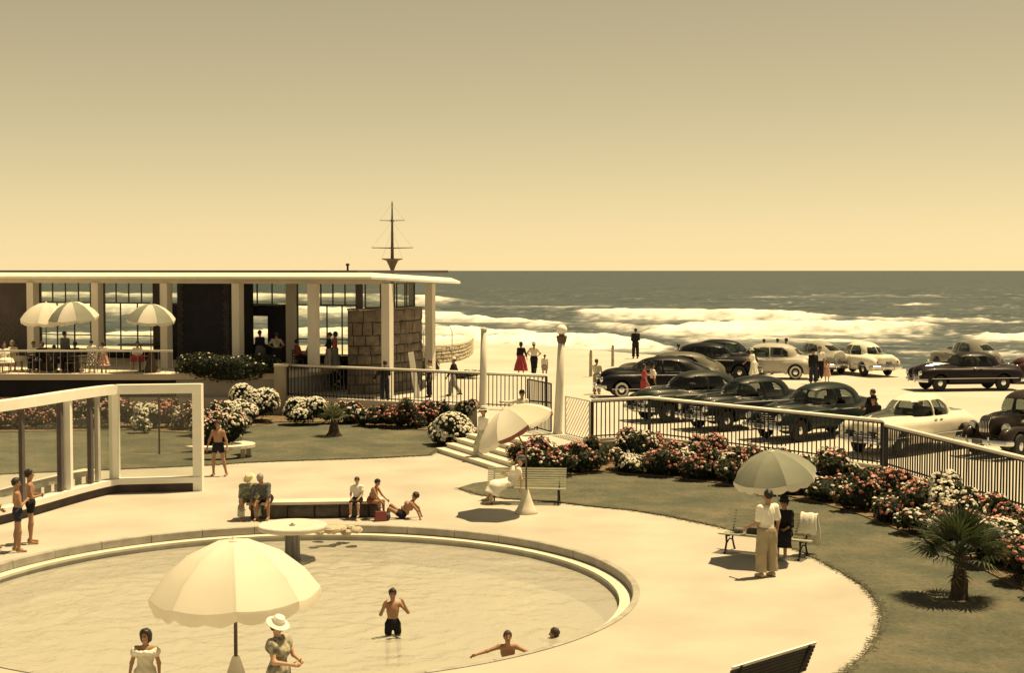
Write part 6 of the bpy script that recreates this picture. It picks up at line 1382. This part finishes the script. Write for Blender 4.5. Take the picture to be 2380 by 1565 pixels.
q_ = G(1752, 886, ZP); person('woman in a white dress and hat bending beside the dark car bonnet', q_, 150, h=1.6, female=True, lean=(0, .25, .95), wear=[('dress', 'white', {'sleeve': .5, 'len': 1.3})], hat=('fedora', 'cloth_white'), arms=(((.4, .5, -.5), (.2, .9, 0)), ((-.4, .4, -.7), (-.1, .6, -.6))))
q_ = G(1905, 885, ZP); person('man in a white shirt and dark trousers walking from the parked cars', q_, -100, h=1.72, wear=[('shirt', 'white', {'sleeve': .6}), ('trousers', 'black'), ('shoes', 'black')], legs=L_WALK)
q_ = G(1890, 893, ZP); person('man in a dark suit and hat beside the man in the white shirt', q_, -80, h=1.66, wear=[('jacket', 'black'), ('trousers', 'navy'), ('shoes', 'black')], hat=('fedora', 'cloth_black'), legs=L_STAND)
q_ = G(1922, 889, ZP); person('child in a pink frock holding the hand of the white shirted man', q_, -90, h=1.08, female=True, wear=[('dress', 'pink', {'sleeve': .4, 'len': 1.1})], hair='hair_brown', hairstyle='bob', arms=(((.25, 0, -.9), (.1, .2, -.9)), ((-.3, .1, .75), (-.1, .1, 1))))
# --- terrace
TX = lambda px, y: Vector(((px - CX) * y / FPX, y, ZT))
sit('guest in white seated at the left end of the terrace', TX(8, 63.2), -60, h=1.66, pelvis=.55, wear=[('dress', 'white', {'sleeve': .6})], female=True, hairstyle='bob')
sit('guest in a cream dress with raised head near the lattice', TX(28, 64.4), -40, h=1.7, pelvis=.55, wear=[('dress', 'cream', {'sleeve': .6})], female=True, hair='hair_grey', hairstyle='bob')
sit('dark haired guest in white seated under the white terrace umbrella', TX(76, 64.0), -70, h=1.66, pelvis=.55, wear=[('shirt', 'white'), ('trousers', 'black')])
sit('guest in black with thick hair seated left of the standing man', TX(95, 63.3), -100, h=1.68, pelvis=.55, wear=[('jacket', 'black'), ('trousers', 'black')], hairstyle='bob')
person('man in a dark jacket standing among the terrace tables', TX(150, 63.7), 60, h=1.76, wear=[('jacket', 'slate', {'sleeve': 1.9}), ('trousers', 'black'), ('shoes', 'black')], head=(20, 0))
sit('guest in dark clothes seated right of the standing man', TX(172, 63.6), 150, h=1.68, pelvis=.55, wear=[('jacket', 'navy'), ('trousers', 'black')])
sit('small dark haired guest seated low by the terrace rail', TX(125, 62.95), 80, h=1.5, pelvis=.52, wear=[('shirt', 'navy'), ('trousers', 'black')])
person('child in a spotted frock standing at the terrace rail', TX(211, 62.95), 100, h=1.42, female=True, wear=[('dress', 'dots', {'sleeve': .3, 'len': 1.2, 'flare': .14}), ('shirt', 'white', {'hem': .12, 'g': .018, 'sleeve': .4})], hairstyle='short')
person('child in a red checked skirt standing at the terrace rail', TX(239, 62.95), 80, h=1.36, female=True, wear=[('vest', 'white', {'sleeve': .5}), ('skirt', 'redcheck', {'len': 1.2, 'flare': .14})], hairstyle='bob', hair='hair_brown')
sit('guest in a white top with a red scarf at the small terrace table', TX(318, 64.3), -80, h=1.6, pelvis=.55, female=True, wear=[('vest', 'white', {'sleeve': .8}), ('skirt', 'red')], hair='hair_brown', hairstyle='bob')
IN = lambda px, bk: on_line(px, bk) + Vector((0, 0, ZT))
person('woman in a dark top and pale long skirt standing by the cafe hatch', IN(603, .9), 75, h=1.72, female=True, wear=[('vest', 'black', {'sleeve': 1.4}), ('skirt', 'slate', {'len': 1.75})], hairstyle='bun')
person('person in a patterned shirt with hands on hips inside the cafe', IN(641, .5), 85, h=1.66, wear=[('shirt', 'floral', {'sleeve': .6}), ('trousers', 'black')], arms=A_HIP)
sit('guest in brown seated at the foot of the cafe pilaster', IN(690, 1.6), 30, h=1.66, pelvis=.55, wear=[('jacket', 'rust'), ('trousers', 'black')])
sit('dark haired guest in a pale top seated at the cafe table', IN(718, 2.0), 170, h=1.66, pelvis=.55, wear=[('shirt', 'palegreen'), ('trousers', 'black')])
person('woman in a long grey skirt gesturing in front of the cafe windows', IN(764, .9), 185, h=1.68, female=True, wear=[('vest', 'black', {'sleeve': 1.2}), ('skirt', 'grey', {'len': 1.75, 'flare': .12})], arms=(((.2, .4, -.8), (.1, .9, -.1)), ((-.15, .1, -1), (0, .3, -.9))), hairstyle='bun')
person('woman in dark clothes standing close behind the gesturing woman', IN(777, 1.0), 175, h=1.72, female=True, wear=[('vest', 'rust', {'sleeve': 1.2}), ('skirt', 'slate', {'len': 1.75, 'flare': .12})], hairstyle='bob')
# ------------------------------------------------------------------ cars of the late nineteen forties
mat('chrome', (0.72, 0.72, 0.72), 0.12, metal=1.0); mat('tyre', (0.02, 0.02, 0.022), 0.8); mat('tyre_white', (0.62, 0.60, 0.54), 0.7); mat('rim_red', (0.25, 0.04, 0.04), 0.4); mat('rim_dark', (0.03, 0.035, 0.035), 0.35); mat('rim_pale', (0.55, 0.52, 0.45), 0.4)
mat('lens', (0.75, 0.75, 0.70), 0.05, spec=0.8); mat('tail_lens', (0.4, 0.02, 0.02), 0.2); mat('upholstery', (0.09, 0.075, 0.06), 0.9); mat('grille_dark', (0.012, 0.012, 0.014), 0.6); mat('plate', (0.10, 0.10, 0.11), 0.6)
PAINT = {}
def paint(k, c, rough=0.42): PAINT[k] = mat('paint_' + k, c, rough, var=.10, vscale=1.5, spec=.14, coat=.07)
paint('olive', (.020, .026, .021)); paint('black', (.006, .006, .010)); paint('green', (.009, .017, .016)); paint('cream', (.70, .66, .56)); paint('brown', (.025, .018, .016)); paint('drab', (.105, .10, .075)); paint('bottle', (.007, .011, .012))
paint('lightgrey', (.42, .40, .35)); paint('slate', (.10, .10, .095)); paint('palegrey', (.36, .35, .30)); paint('white', (.74, .71, .63)); paint('maroon', (.012, .008, .012)); paint('grey', (.20, .195, .17)); paint('wine', (.055, .020, .020))
def seg_poly(poly, n):
    out = []
    for i in range(len(poly)):
        a, b = poly[i], poly[(i + 1) % len(poly)]
        for k in range(n): out.append((lerp(a[0], b[0], k / n), lerp(a[1], b[1], k / n)))
    return out
def poly_dist(u, v, poly, r=.03):
    n = len(poly); area = sum(poly[i][0] * poly[(i + 1) % n][1] - poly[(i + 1) % n][0] * poly[i][1] for i in range(n)); pl = poly if area > 0 else poly[::-1]; d = None
    for i in range(n):
        a, b = pl[i], pl[(i + 1) % n]; ex, ey = b[0] - a[0], b[1] - a[1]; l = math.hypot(ex, ey); q = ((u - a[0]) * ey - (v - a[1]) * ex) / l; d = q if d is None else np.maximum(d, q)
    return d
def make_car(T):
    h = .036; F = Field((-2.75, -1.0, .1), (2.65, 1.0, 1.85), h)
    for op, *a in T['solid']: getattr(F, op)(*a)
    x, y, z = F.ax[0][:, None, None], F.ax[1][None, :, None], F.ax[2][None, None, :]
    F.d = np.maximum(F.d, T.get('floor', .24) - z); outer = F.d.copy()
    WX, WR, WY = T['axles'], T.get('wr', .345), T.get('track', .72)
    for ax in WX[:1] + ([] if T.get('skirts') else WX[1:]):
        cyl = np.sqrt((x - ax) ** 2 + (z - WR) ** 2) - (WR + .055); F.d = np.maximum(F.d, -np.maximum(cyl, .52 - np.abs(y)))
    if T.get('skirts'):
        cyl = np.sqrt((x - WX[1]) ** 2 + (z - WR + .1) ** 2) - (WR + .0); F.d = np.maximum(F.d, -np.maximum(cyl, .52 - np.abs(y)))
    C = T['cab']; cav = (np.abs((x - C[0]) / (C[3] - .075)) ** C[6] + np.abs(y / (C[4] - .075)) ** C[6] + np.abs((z - C[2]) / (C[5] - .065)) ** C[6]) ** (1 / C[6]); cav = (cav - 1) * (C[5] - .065)
    cav = np.maximum(cav, .62 - z); F.d = np.maximum(F.d, -cav)
    for poly in T['side']: F.d = np.maximum(F.d, -np.maximum(poly_dist(x, z, poly), .2 - np.abs(y)))
    for poly in T['front']:
        for sg in (1, -1): F.d = np.maximum(F.d, -np.maximum(poly_dist(sg * y, z, poly), C[0] + .3 - x))
    for poly in T['rear']:
        for sg in (1, -1): F.d = np.maximum(F.d, -np.maximum(poly_dist(sg * y, z, poly), x - (C[0] - .5)))
    P, Q = F.mesh()
    for _ in range(2):                                                   # relax the skin
        S = np.zeros_like(P); N = np.zeros(len(P))
        for a in range(4):
            b = (a + 1) % 4; np.add.at(S, Q[:, a], P[Q[:, b]]); np.add.at(N, Q[:, a], 1); np.add.at(S, Q[:, b], P[Q[:, a]]); np.add.at(N, Q[:, b], 1)
        P = P * .5 + S / np.maximum(N, 1)[:, None] * .5
    def samp(px, py, pz):
        f = [(np.array([px, py, pz][i]) - F.lo[i]) / h for i in range(3)]; i0 = [np.clip(np.floor(f[i]).astype(int), 0, F.n[i] - 2) for i in range(3)]; t = [f[i] - i0[i] for i in range(3)]; r = 0
        for a in (0, 1):
            for b in (0, 1):
                for c in (0, 1): r = r + outer[i0[0] + a, i0[1] + b, i0[2] + c] * (t[0] if a else 1 - t[0]) * (t[1] if b else 1 - t[1]) * (t[2] if c else 1 - t[2])
        return r
    def march(axis, sgn, u, v):
        """outermost surface along an axis; (u, v) = the two other coordinates in x<y<z order"""
        lim = {0: 2.6, 1: .99, 2: 1.8}[axis]; ss = np.linspace(lim, 0 if axis == 1 else (-2.6 if axis == 0 else .3), 220) * (1 if axis == 1 else 1); ss = ss * sgn if axis != 2 else ss
        o = np.ones_like(ss); args = {0: (ss, o * u, o * v), 1: (o * u, ss, o * v), 2: (o * u, o * v, ss)}[axis]; d = samp(*args); k = np.argmax(d < 0)
        if k == 0: return None
        t = d[k - 1] / (d[k - 1] - d[k]); return ss[k - 1] + (ss[k] - ss[k - 1]) * t
    def pane(poly, axis, sgn, inset=.012):
        ring = seg_poly(poly, 4); cu = sum(p[0] for p in poly) / len(poly); cv = sum(p[1] for p in poly) / len(poly); vs = []
        rows = [[(cu, cv)], [(lerp(cu, a, .5), lerp(cv, b, .5)) for a, b in ring], [(lerp(cu, a, 1.05), lerp(cv, b, 1.05)) for a, b in ring]]
        last = None
        for r in rows:
            for u, v in r:
                s_ = march(axis, sgn, u, v); s_ = last if s_ is None else s_; last = s_; q = (s_ or 0) - sgn * inset; vs.append((q, u, v) if axis == 0 else (u, q, v))
        n = len(ring); fs = [(0, 1 + i, 1 + (i + 1) % n) for i in range(n)] + [(1 + i, 1 + n + i, 1 + n + (i + 1) % n, 1 + (i + 1) % n) for i in range(n)]
        return MB().add(vs, fs)
    parts = [('body', to_mesh('body', P, Q, ['tyre']), 'PAINT', [])]
    for poly in T['side']:
        for sg in (1, -1): parts.append(('side_window', pane(poly, 1, sg).mesh('side_window', 'car_glass'), None, []))
    mir = lambda poly, sg: [(sg * a, b) for a, b in poly]
    for poly in T['front']:
        for sg in (1, -1): parts.append(('windscreen', pane(mir(poly, sg), 0, 1).mesh('windscreen', 'car_glass'), None, []))
    for poly in T['rear']:
        for sg in (1, -1): parts.append(('rear_window', pane(mir(poly, sg), 0, -1).mesh('rear_window', 'car_glass'), None, []))
    def strip_side(x0, x1, zf, r, sg, n=16):
        pts = []
        for i in range(n + 1):
            xx = lerp(x0, x1, i / n); zz = zf(xx); q = march(1, sg, xx, zz)
            if q is not None: pts.append((xx, q + sg * r * .3, zz))
        return pts
    for sg in (1, -1):
        for x0, x1, zz in T['trim']:
            pts = strip_side(x0, x1, lambda q: zz, .014, sg); 
            if len(pts) > 2: parts.append(('side_trim', MB().tube(pts, .014, 5).mesh('side_trim', 'chrome'), None, []))
        for hx in T['handles']:
            q = march(1, sg, hx, .93); parts.append(('door_handle', MB().tube([(hx - .07, q + sg * .03, .93), (hx + .07, q + sg * .03, .935)], .014, 6).mesh('door_handle', 'chrome'), None, []))
        hl = T['lamp']; q = march(0, 1, sg * hl[0], hl[1]) or 2.2
        b = MB(); b.lathe([(hl[2] * 1.12, -.05), (hl[2] * 1.15, 0), (hl[2] * 1.0, .03)], (q, sg * hl[0], hl[1]), 16, axis='x', cap=False); b2 = MB(); b2.lathe([(hl[2], .012), (hl[2] * .8, .04), (hl[2] * .4, .055), (0, .06)], (q, sg * hl[0], hl[1]), 14, axis='x')
        parts.append(('headlight', b.mesh('headlight', 'chrome'), None, [('lens', b2.mesh('lens', 'lens'))]))
        tl = T['tail']; q = march(0, -1, sg * tl[0], tl[1]) or -2.4; b = MB(); b.blob((q, sg * tl[0], tl[1]), (.04, .045, .06), 8, 6); parts.append(('tail_light', b.mesh('tail_light', 'tail_lens'), None, []))
    # grille
    for k, (zz, hw) in enumerate(T['grille']):
        pts = []
        for i in range(13):
            yy = lerp(-hw, hw, i / 12); q = march(0, 1, yy, zz)
            if q is not None: pts.append((q + .012, yy, zz))
        if len(pts) > 2: parts.append(('grille_bar', MB().tube(pts, T.get('gr', .017), 5).mesh('grille_bar', 'chrome'), None, []))
    if T.get('mouth'):
        poly = T['mouth']; parts.append(('grille_opening', pane(poly, 0, 1, -.004).mesh('grille_opening', 'grille_dark'), None, []))
    for xx in T.get('vgrille', []): 
        pts = [(march(0, 1, xx, zz) or 2.2, xx, zz) for zz in np.linspace(*T['vg'], 8)]; parts.append(('grille_bar', MB().tube([(a + .012, b, c) for a, b, c in pts], .011, 5).mesh('grille_bar', 'chrome'), None, []))
    if T.get('hood_trim', True):
        pts = [(xx, 0, (march(2, 1, xx, 0.0) or 1) + .004) for xx in np.linspace(*T['hood'], 9)]; parts.append(('bonnet_strip', MB().tube(pts, .016, 5).mesh('bonnet_strip', 'chrome'), None, []))
    for end, nm in ((1, 'front_bumper'), (-1, 'rear_bumper')):
        bx = T['bump'][0 if end > 0 else 1]; zb = .47; pts = [(bx - end * .34, -.90, zb), (bx - end * .12, -.84, zb), (bx - end * .02, -.5, zb), (bx, 0, zb), (bx - end * .02, .5, zb), (bx - end * .12, .84, zb), (bx - end * .34, .90, zb)]
        b = MB(); b.tube(pts, .068, 8); b.v = [(vx, vy, zb + (vz - zb) * 1.1) for vx, vy, vz in b.v]
        for sg in (1, -1): b.tube([(bx + end * .05, sg * .36, zb - .12), (bx + end * .065, sg * .36, zb), (bx + end * .045, sg * .36, zb + .15)], [.03, .04, .025], 6); b.tube([(bx, sg * .45, zb), (bx - end * .4, sg * .40, zb - .02)], .03, 6)
        pl = MB().box((bx + end * .06 if end > 0 else bx - .02, 0 if end < 0 else .0, zb + .02 if end > 0 else .68), (.015, .34, .13)); parts.append((nm, b.mesh(nm, 'chrome'), None, [('number_plate', pl.mesh('number_plate', 'plate'))]))
    for sx, sw_ in T.get('seats', [(.12, .56), (-.78, .56)]):
        b = MB(); b.box((sx, 0, .72), (.5, 1.15, .16)); b.box((sx - .27, 0, .95), (.13, 1.15, .44)); parts.append(('seat', b.mesh('seat', 'upholstery'), None, []))
    b = MB(); b.tube([(.50, .36 + .17 * math.cos(a), .98 + .17 * math.sin(a)) for a in [6.283 * i / 16 for i in range(16)]], .012, 5, closed=True); parts.append(('steering_wheel', b.mesh('steering_wheel', 'upholstery'), None, []))
    if T.get('spare'):
        sx = T['spare']; b = MB(); b.lathe([(.30, -.07), (.34, -.03), (.34, .03), (.30, .07), (.12, .09), (0, .10)], (sx, 0, .84), 24, axis='x'); b.v = [(2 * sx - vx, vy, vz) for vx, vy, vz in b.v]; parts.append(('spare_wheel', b.mesh('spare_wheel', 'rim_pale'), None, []))
    if T.get('running'):
        for sg in (1, -1): parts.append(('running_board', MB().box((-.05, sg * .80, .31), (1.9, .26, .05)).mesh('running_board', 'tyre'), None, []))
    wheel = MB(); wheel.lathe([(.20, -.09), (.30, -.095), (.335, -.06), (.345, 0), (.335, .06), (.30, .095), (.20, .09)], n=26, axis='y')
    ww = MB(); ww.lathe([(.205, .0925), (.285, .0985)], n=26, axis='y', cap=False); ww.lathe([(.285, -.0985), (.205, -.0925)], n=26, axis='y', cap=False)
    rim = MB(); rim.lathe([(.21, -.085), (.17, -.06), (0, -.06)], n=22, axis='y', cap=False); rim.lathe([(.0, .06), (.17, .06), (.21, .085)], n=22, axis='y', cap=False)
    cap = MB(); 
    for sg in (1, -1): cap.lathe([(.13, sg * .062), (.11, sg * .095), (.05, sg * .115), (0, sg * .118)], n=18, axis='y', cap=False)
    W4 = [(wheel.mesh('wheel', 'tyre'), ww.mesh('whitewall', 'tyre_white'), rim.mesh('rim', 'tyre'), cap.mesh('hubcap', 'chrome'))] + [(WX[i], sg * WY, WR) for i in (0, 1) for sg in (1, -1)]
    return parts, W4
S_ = .09
def std(cab, extra=(), hood=((1.22, 0, .80), (1.08, .50, .37), None, S_, 2.5), tub=((-.25, 0, .66), (2.10, .80, .37), None, S_, 4.0), trunk=((-1.80, 0, .80), (.80, .66, .38), None, S_, 2.5), ff=((1.50, .66, .60), (.84, .26, .37)), rf=((-1.55, .70, .55), (.80, .22, .36))):
    s = [('ell', *tub), ('ell', *hood), ('ell', cab[:3], cab[3:6], None, S_ * .6, cab[6])]
    if trunk: s.append(('ell', *trunk))
    for sg in (1, -1):
        s.append(('ell', (ff[0][0], sg * ff[0][1], ff[0][2]), ff[1], None, S_ * .6, 2.5)); s.append(('caps', (ff[0][0] - .3, sg * (ff[0][1] + .03), .60), (.15, sg * .76, .56), .20, .08, S_)); s.append(('ell', (rf[0][0], sg * rf[0][1], rf[0][2]), rf[1], None, S_ * .6, 2.4))
    return s + list(extra)
SIDE4 = [[(.64, 1.04), (.46, 1.41), (-.20, 1.46), (-.20, 1.04)], [(-.30, 1.04), (-.30, 1.46), (-.88, 1.43), (-1.10, 1.27), (-1.14, 1.04)]]
FRONT2 = [[(.03, 1.08), (.56, 1.08), (.47, 1.41), (.03, 1.46)]]; REAR2 = [[(.02, 1.12), (.40, 1.12), (.33, 1.36), (.02, 1.39)]]
base_t = dict(axles=[1.48, -1.50], side=SIDE4, front=FRONT2, rear=REAR2, trim=[(1.2, -2.0, .90)], handles=[-.12, -.40], lamp=(.66, .73, .105), tail=(.62, .72), grille=[(.42, .42), (.49, .48), (.56, .50), (.63, .46), (.70, .36), (.77, .26), (.84, .18)], hood=(2.1, .95), bump=(2.46, -2.62))
def typ(**k): d = dict(base_t); d.update(k); return d
c1 = (-.42, 0, .95, 1.42, .70, .71, 2.35); c2 = (-.55, 0, .93, 1.52, .71, .70, 2.3)
TYPES = {
    'sedan': typ(cab=c1, solid=std(c1)),
    'fastback': typ(cab=c2, solid=std(c2, trunk=((-1.55, 0, .78), (1.05, .68, .55), None, .12, 2.2)), trim=[(1.6, -2.2, .92), (1.9, -2.0, .38)], rear=[[(.02, 1.18), (.36, 1.18), (.28, 1.38), (.02, 1.41)]], side=[[(.66, 1.04), (.50, 1.40), (-.24, 1.46), (-.24, 1.04)], [(-.34, 1.04), (-.34, 1.46), (-.96, 1.41), (-1.22, 1.23), (-1.26, 1.04)]]),
    'pontoon': typ(cab=(-.40, 0, .93, 1.28, .69, .68, 2.35), solid=std((-.40, 0, .93, 1.28, .69, .68, 2.35), tub=((-.05, 0, .64), (2.32, .88, .38), None, S_, 4.5), ff=((1.55, .66, .66), (.85, .25, .33)), rf=((-1.65, .70, .60), (.85, .22, .34)), trunk=((-1.75, 0, .82), (.85, .66, .30), None, S_, 2.6)),
        lamp=(.68, .76, .10), trim=[(1.9, -2.2, .55)], grille=[(.50, .62), (.57, .60), (.64, .55)], gr=.026, mouth=[(-.55, .46), (.55, .46), (.50, .70), (-.50, .70)], side=[[(.56, 1.02), (.40, 1.38), (-.22, 1.43), (-.22, 1.02)], [(-.31, 1.02), (-.31, 1.43), (-.82, 1.40), (-1.02, 1.24), (-1.08, 1.02)]],
        front=[[(.03, 1.06), (.56, 1.06), (.46, 1.38), (.03, 1.43)]], rear=[[(.03, 1.06), (.46, 1.06), (.38, 1.34), (.03, 1.37)]], bump=(2.44, -2.58)),
    'upright': typ(cab=(-.55, 0, 1.0, 1.28, .68, .76, 3.2), solid=std((-.55, 0, 1.0, 1.28, .68, .76, 3.2), tub=((-.50, 0, .70), (1.45, .70, .36), None, .06, 4), hood=((1.05, 0, .86), (1.0, .34, .36), None, .07, 3.2), ff=((1.45, .62, .54), (.70, .20, .34)), rf=((-1.45, .64, .52), (.66, .19, .36)), trunk=((-1.5, 0, .8), (.65, .58, .42), None, .08, 2.6)),
        lamp=(.55, .84, .12), grille=[], vgrille=[-.15, -.10, -.05, 0, .05, .10, .15], vg=(.42, 1.10), trim=[(.4, -1.6, .96)], side=[[(.44, 1.10), (.36, 1.50), (-.24, 1.55), (-.24, 1.10)], [(-.36, 1.10), (-.36, 1.55), (-1.0, 1.53), (-1.14, 1.12)]], front=[[(.03, 1.14), (.54, 1.14), (.50, 1.50), (.03, 1.54)]], rear=[[(.02, 1.22), (.30, 1.22), (.28, 1.44), (.02, 1.46)]], running=True, hood=(1.9, .75), bump=(2.30, -2.30), axles=[1.42, -1.42]),
    'round': typ(cab=(-.45, 0, .92, 1.35, .67, .68, 2.2), solid=std((-.45, 0, .92, 1.35, .67, .68, 2.2), trunk=((-1.35, 0, .76), (1.0, .66, .60), None, .12, 2.1), hood=((1.05, 0, .78), (1.0, .44, .36), None, S_, 2.3), ff=((1.32, .62, .56), (.72, .24, .35)), rf=((-1.40, .66, .54), (.70, .24, .36))), spare=-2.33, rear=[[(.02, 1.16), (.32, 1.16), (.27, 1.36), (.02, 1.38)]],
        axles=[1.35, -1.38], bump=(2.24, -2.52), side=[[(.56, 1.03), (.40, 1.37), (-.24, 1.42), (-.24, 1.03)], [(-.33, 1.03), (-.33, 1.42), (-.88, 1.37), (-1.10, 1.20), (-1.12, 1.03)]], tail=(.60, .62), lamp=(.60, .70, .10))}
LIB = {k: make_car(v) for k, v in TYPES.items()}
def car(label, kind, col, front, heading, rim='rim_dark', white=False, length=None, wheels_col=None):
    """front: ground point under the middle of the front bumper; heading in degrees"""
    parts, W4 = LIB[kind]; a = R(heading); fb = TYPES[kind]['bump'][0]; T = thing('parked_car', label, 'car', Vector((front[0] - math.cos(a) * fb, front[1] - math.sin(a) * fb, ZP)), a, 'cars in the sea front car park'); T.scale = (1.03, 1.03, 1.10)
    for nm, me, pm_, subs in parts:
        o = link(nm, me, T)
        if pm_ == 'PAINT': o.material_slots[0].link = 'OBJECT'; o.material_slots[0].material = PAINT[col]
        for sn, sm_ in subs: link(sn, sm_, o, sm=True)
    me, ww, rm, cp = W4[0]
    for q in W4[1:]:
        o = link('wheel', me, T); o.location = q; 
        if q[0] > 0: o.rotation_euler = (0, 0, R(4))
        r = link('rim', rm, o); r.material_slots[0].link = 'OBJECT'; r.material_slots[0].material = MATS[rim]; link('hubcap', cp, o)
        if white: link('whitewall', ww, o)
    return T
car('dark olive sedan, first of the row behind the fence', 'sedan', 'olive', (4.48, 52.5), 205)
car('very dark green sedan between the olive sedan and the big green one', 'sedan', 'bottle', (6.15, 49.5), 211)
car('big dark green sedan parked next to the cream coupe', 'sedan', 'green', (8.05, 46.4), 214)
car('cream white car with a dark grille behind the fence', 'pontoon', 'cream', (10.35, 42.6), 220)
car('upright old dark car with a tall chrome grille at the right edge', 'upright', 'brown', (13.75, 42.2), 216)
car('long black fastback with white walled tyres pointing to the gate', 'fastback', 'black', (3.75, 62.9), 184, white=True)
car('drab olive fastback half hidden behind the black one', 'fastback', 'drab', (4.75, 66.4), 184)
car('black sedan with chrome nose in the middle of the back row', 'sedan', 'black', (12.65, 73.2), -18)
car('dark green sedan mostly hidden behind the black sedan of the back row', 'sedan', 'bottle', (14.0, 77.0), -16)
car('two tone pale grey sedan with red wheels in the back row', 'sedan', 'lightgrey', (10.5, 74.2), 172, rim='rim_red', white=True)
car('rounded pale grey car with a spare wheel on its tail', 'round', 'palegrey', (15.6, 80.4), 112)
car('white car seen from behind, last of the pale ones in the back row', 'pontoon', 'white', (17.6, 79.2), 112)
car('black car alone in the middle of the car park, driving to the gate', 'pontoon', 'maroon', (18.55, 66.4), 188, rim='rim_pale')
car('grey fastback beyond the lone black car near the sea', 'fastback', 'grey', (24.2, 81.0), 105)
car('dark wine red car cut off by the right edge beyond the black car', 'sedan', 'wine', (24.6, 71.0), 178)
person('dark clothed person standing beside the big green sedan', Vector((11.85, 47.3, ZP)), 200, h=1.6, wear=[('jacket', 'black'), ('trousers', 'black')], arms=A_FRONT)
person('man in a dark hat and suit leaning by the cream car', Vector((11.3, 44.75, ZP)), 240, h=1.62, lean=(.0, .3, 1), wear=[('jacket', 'black'), ('trousers', 'slate')], hat=('fedora', 'cloth_black'), arms=A_FRONT)
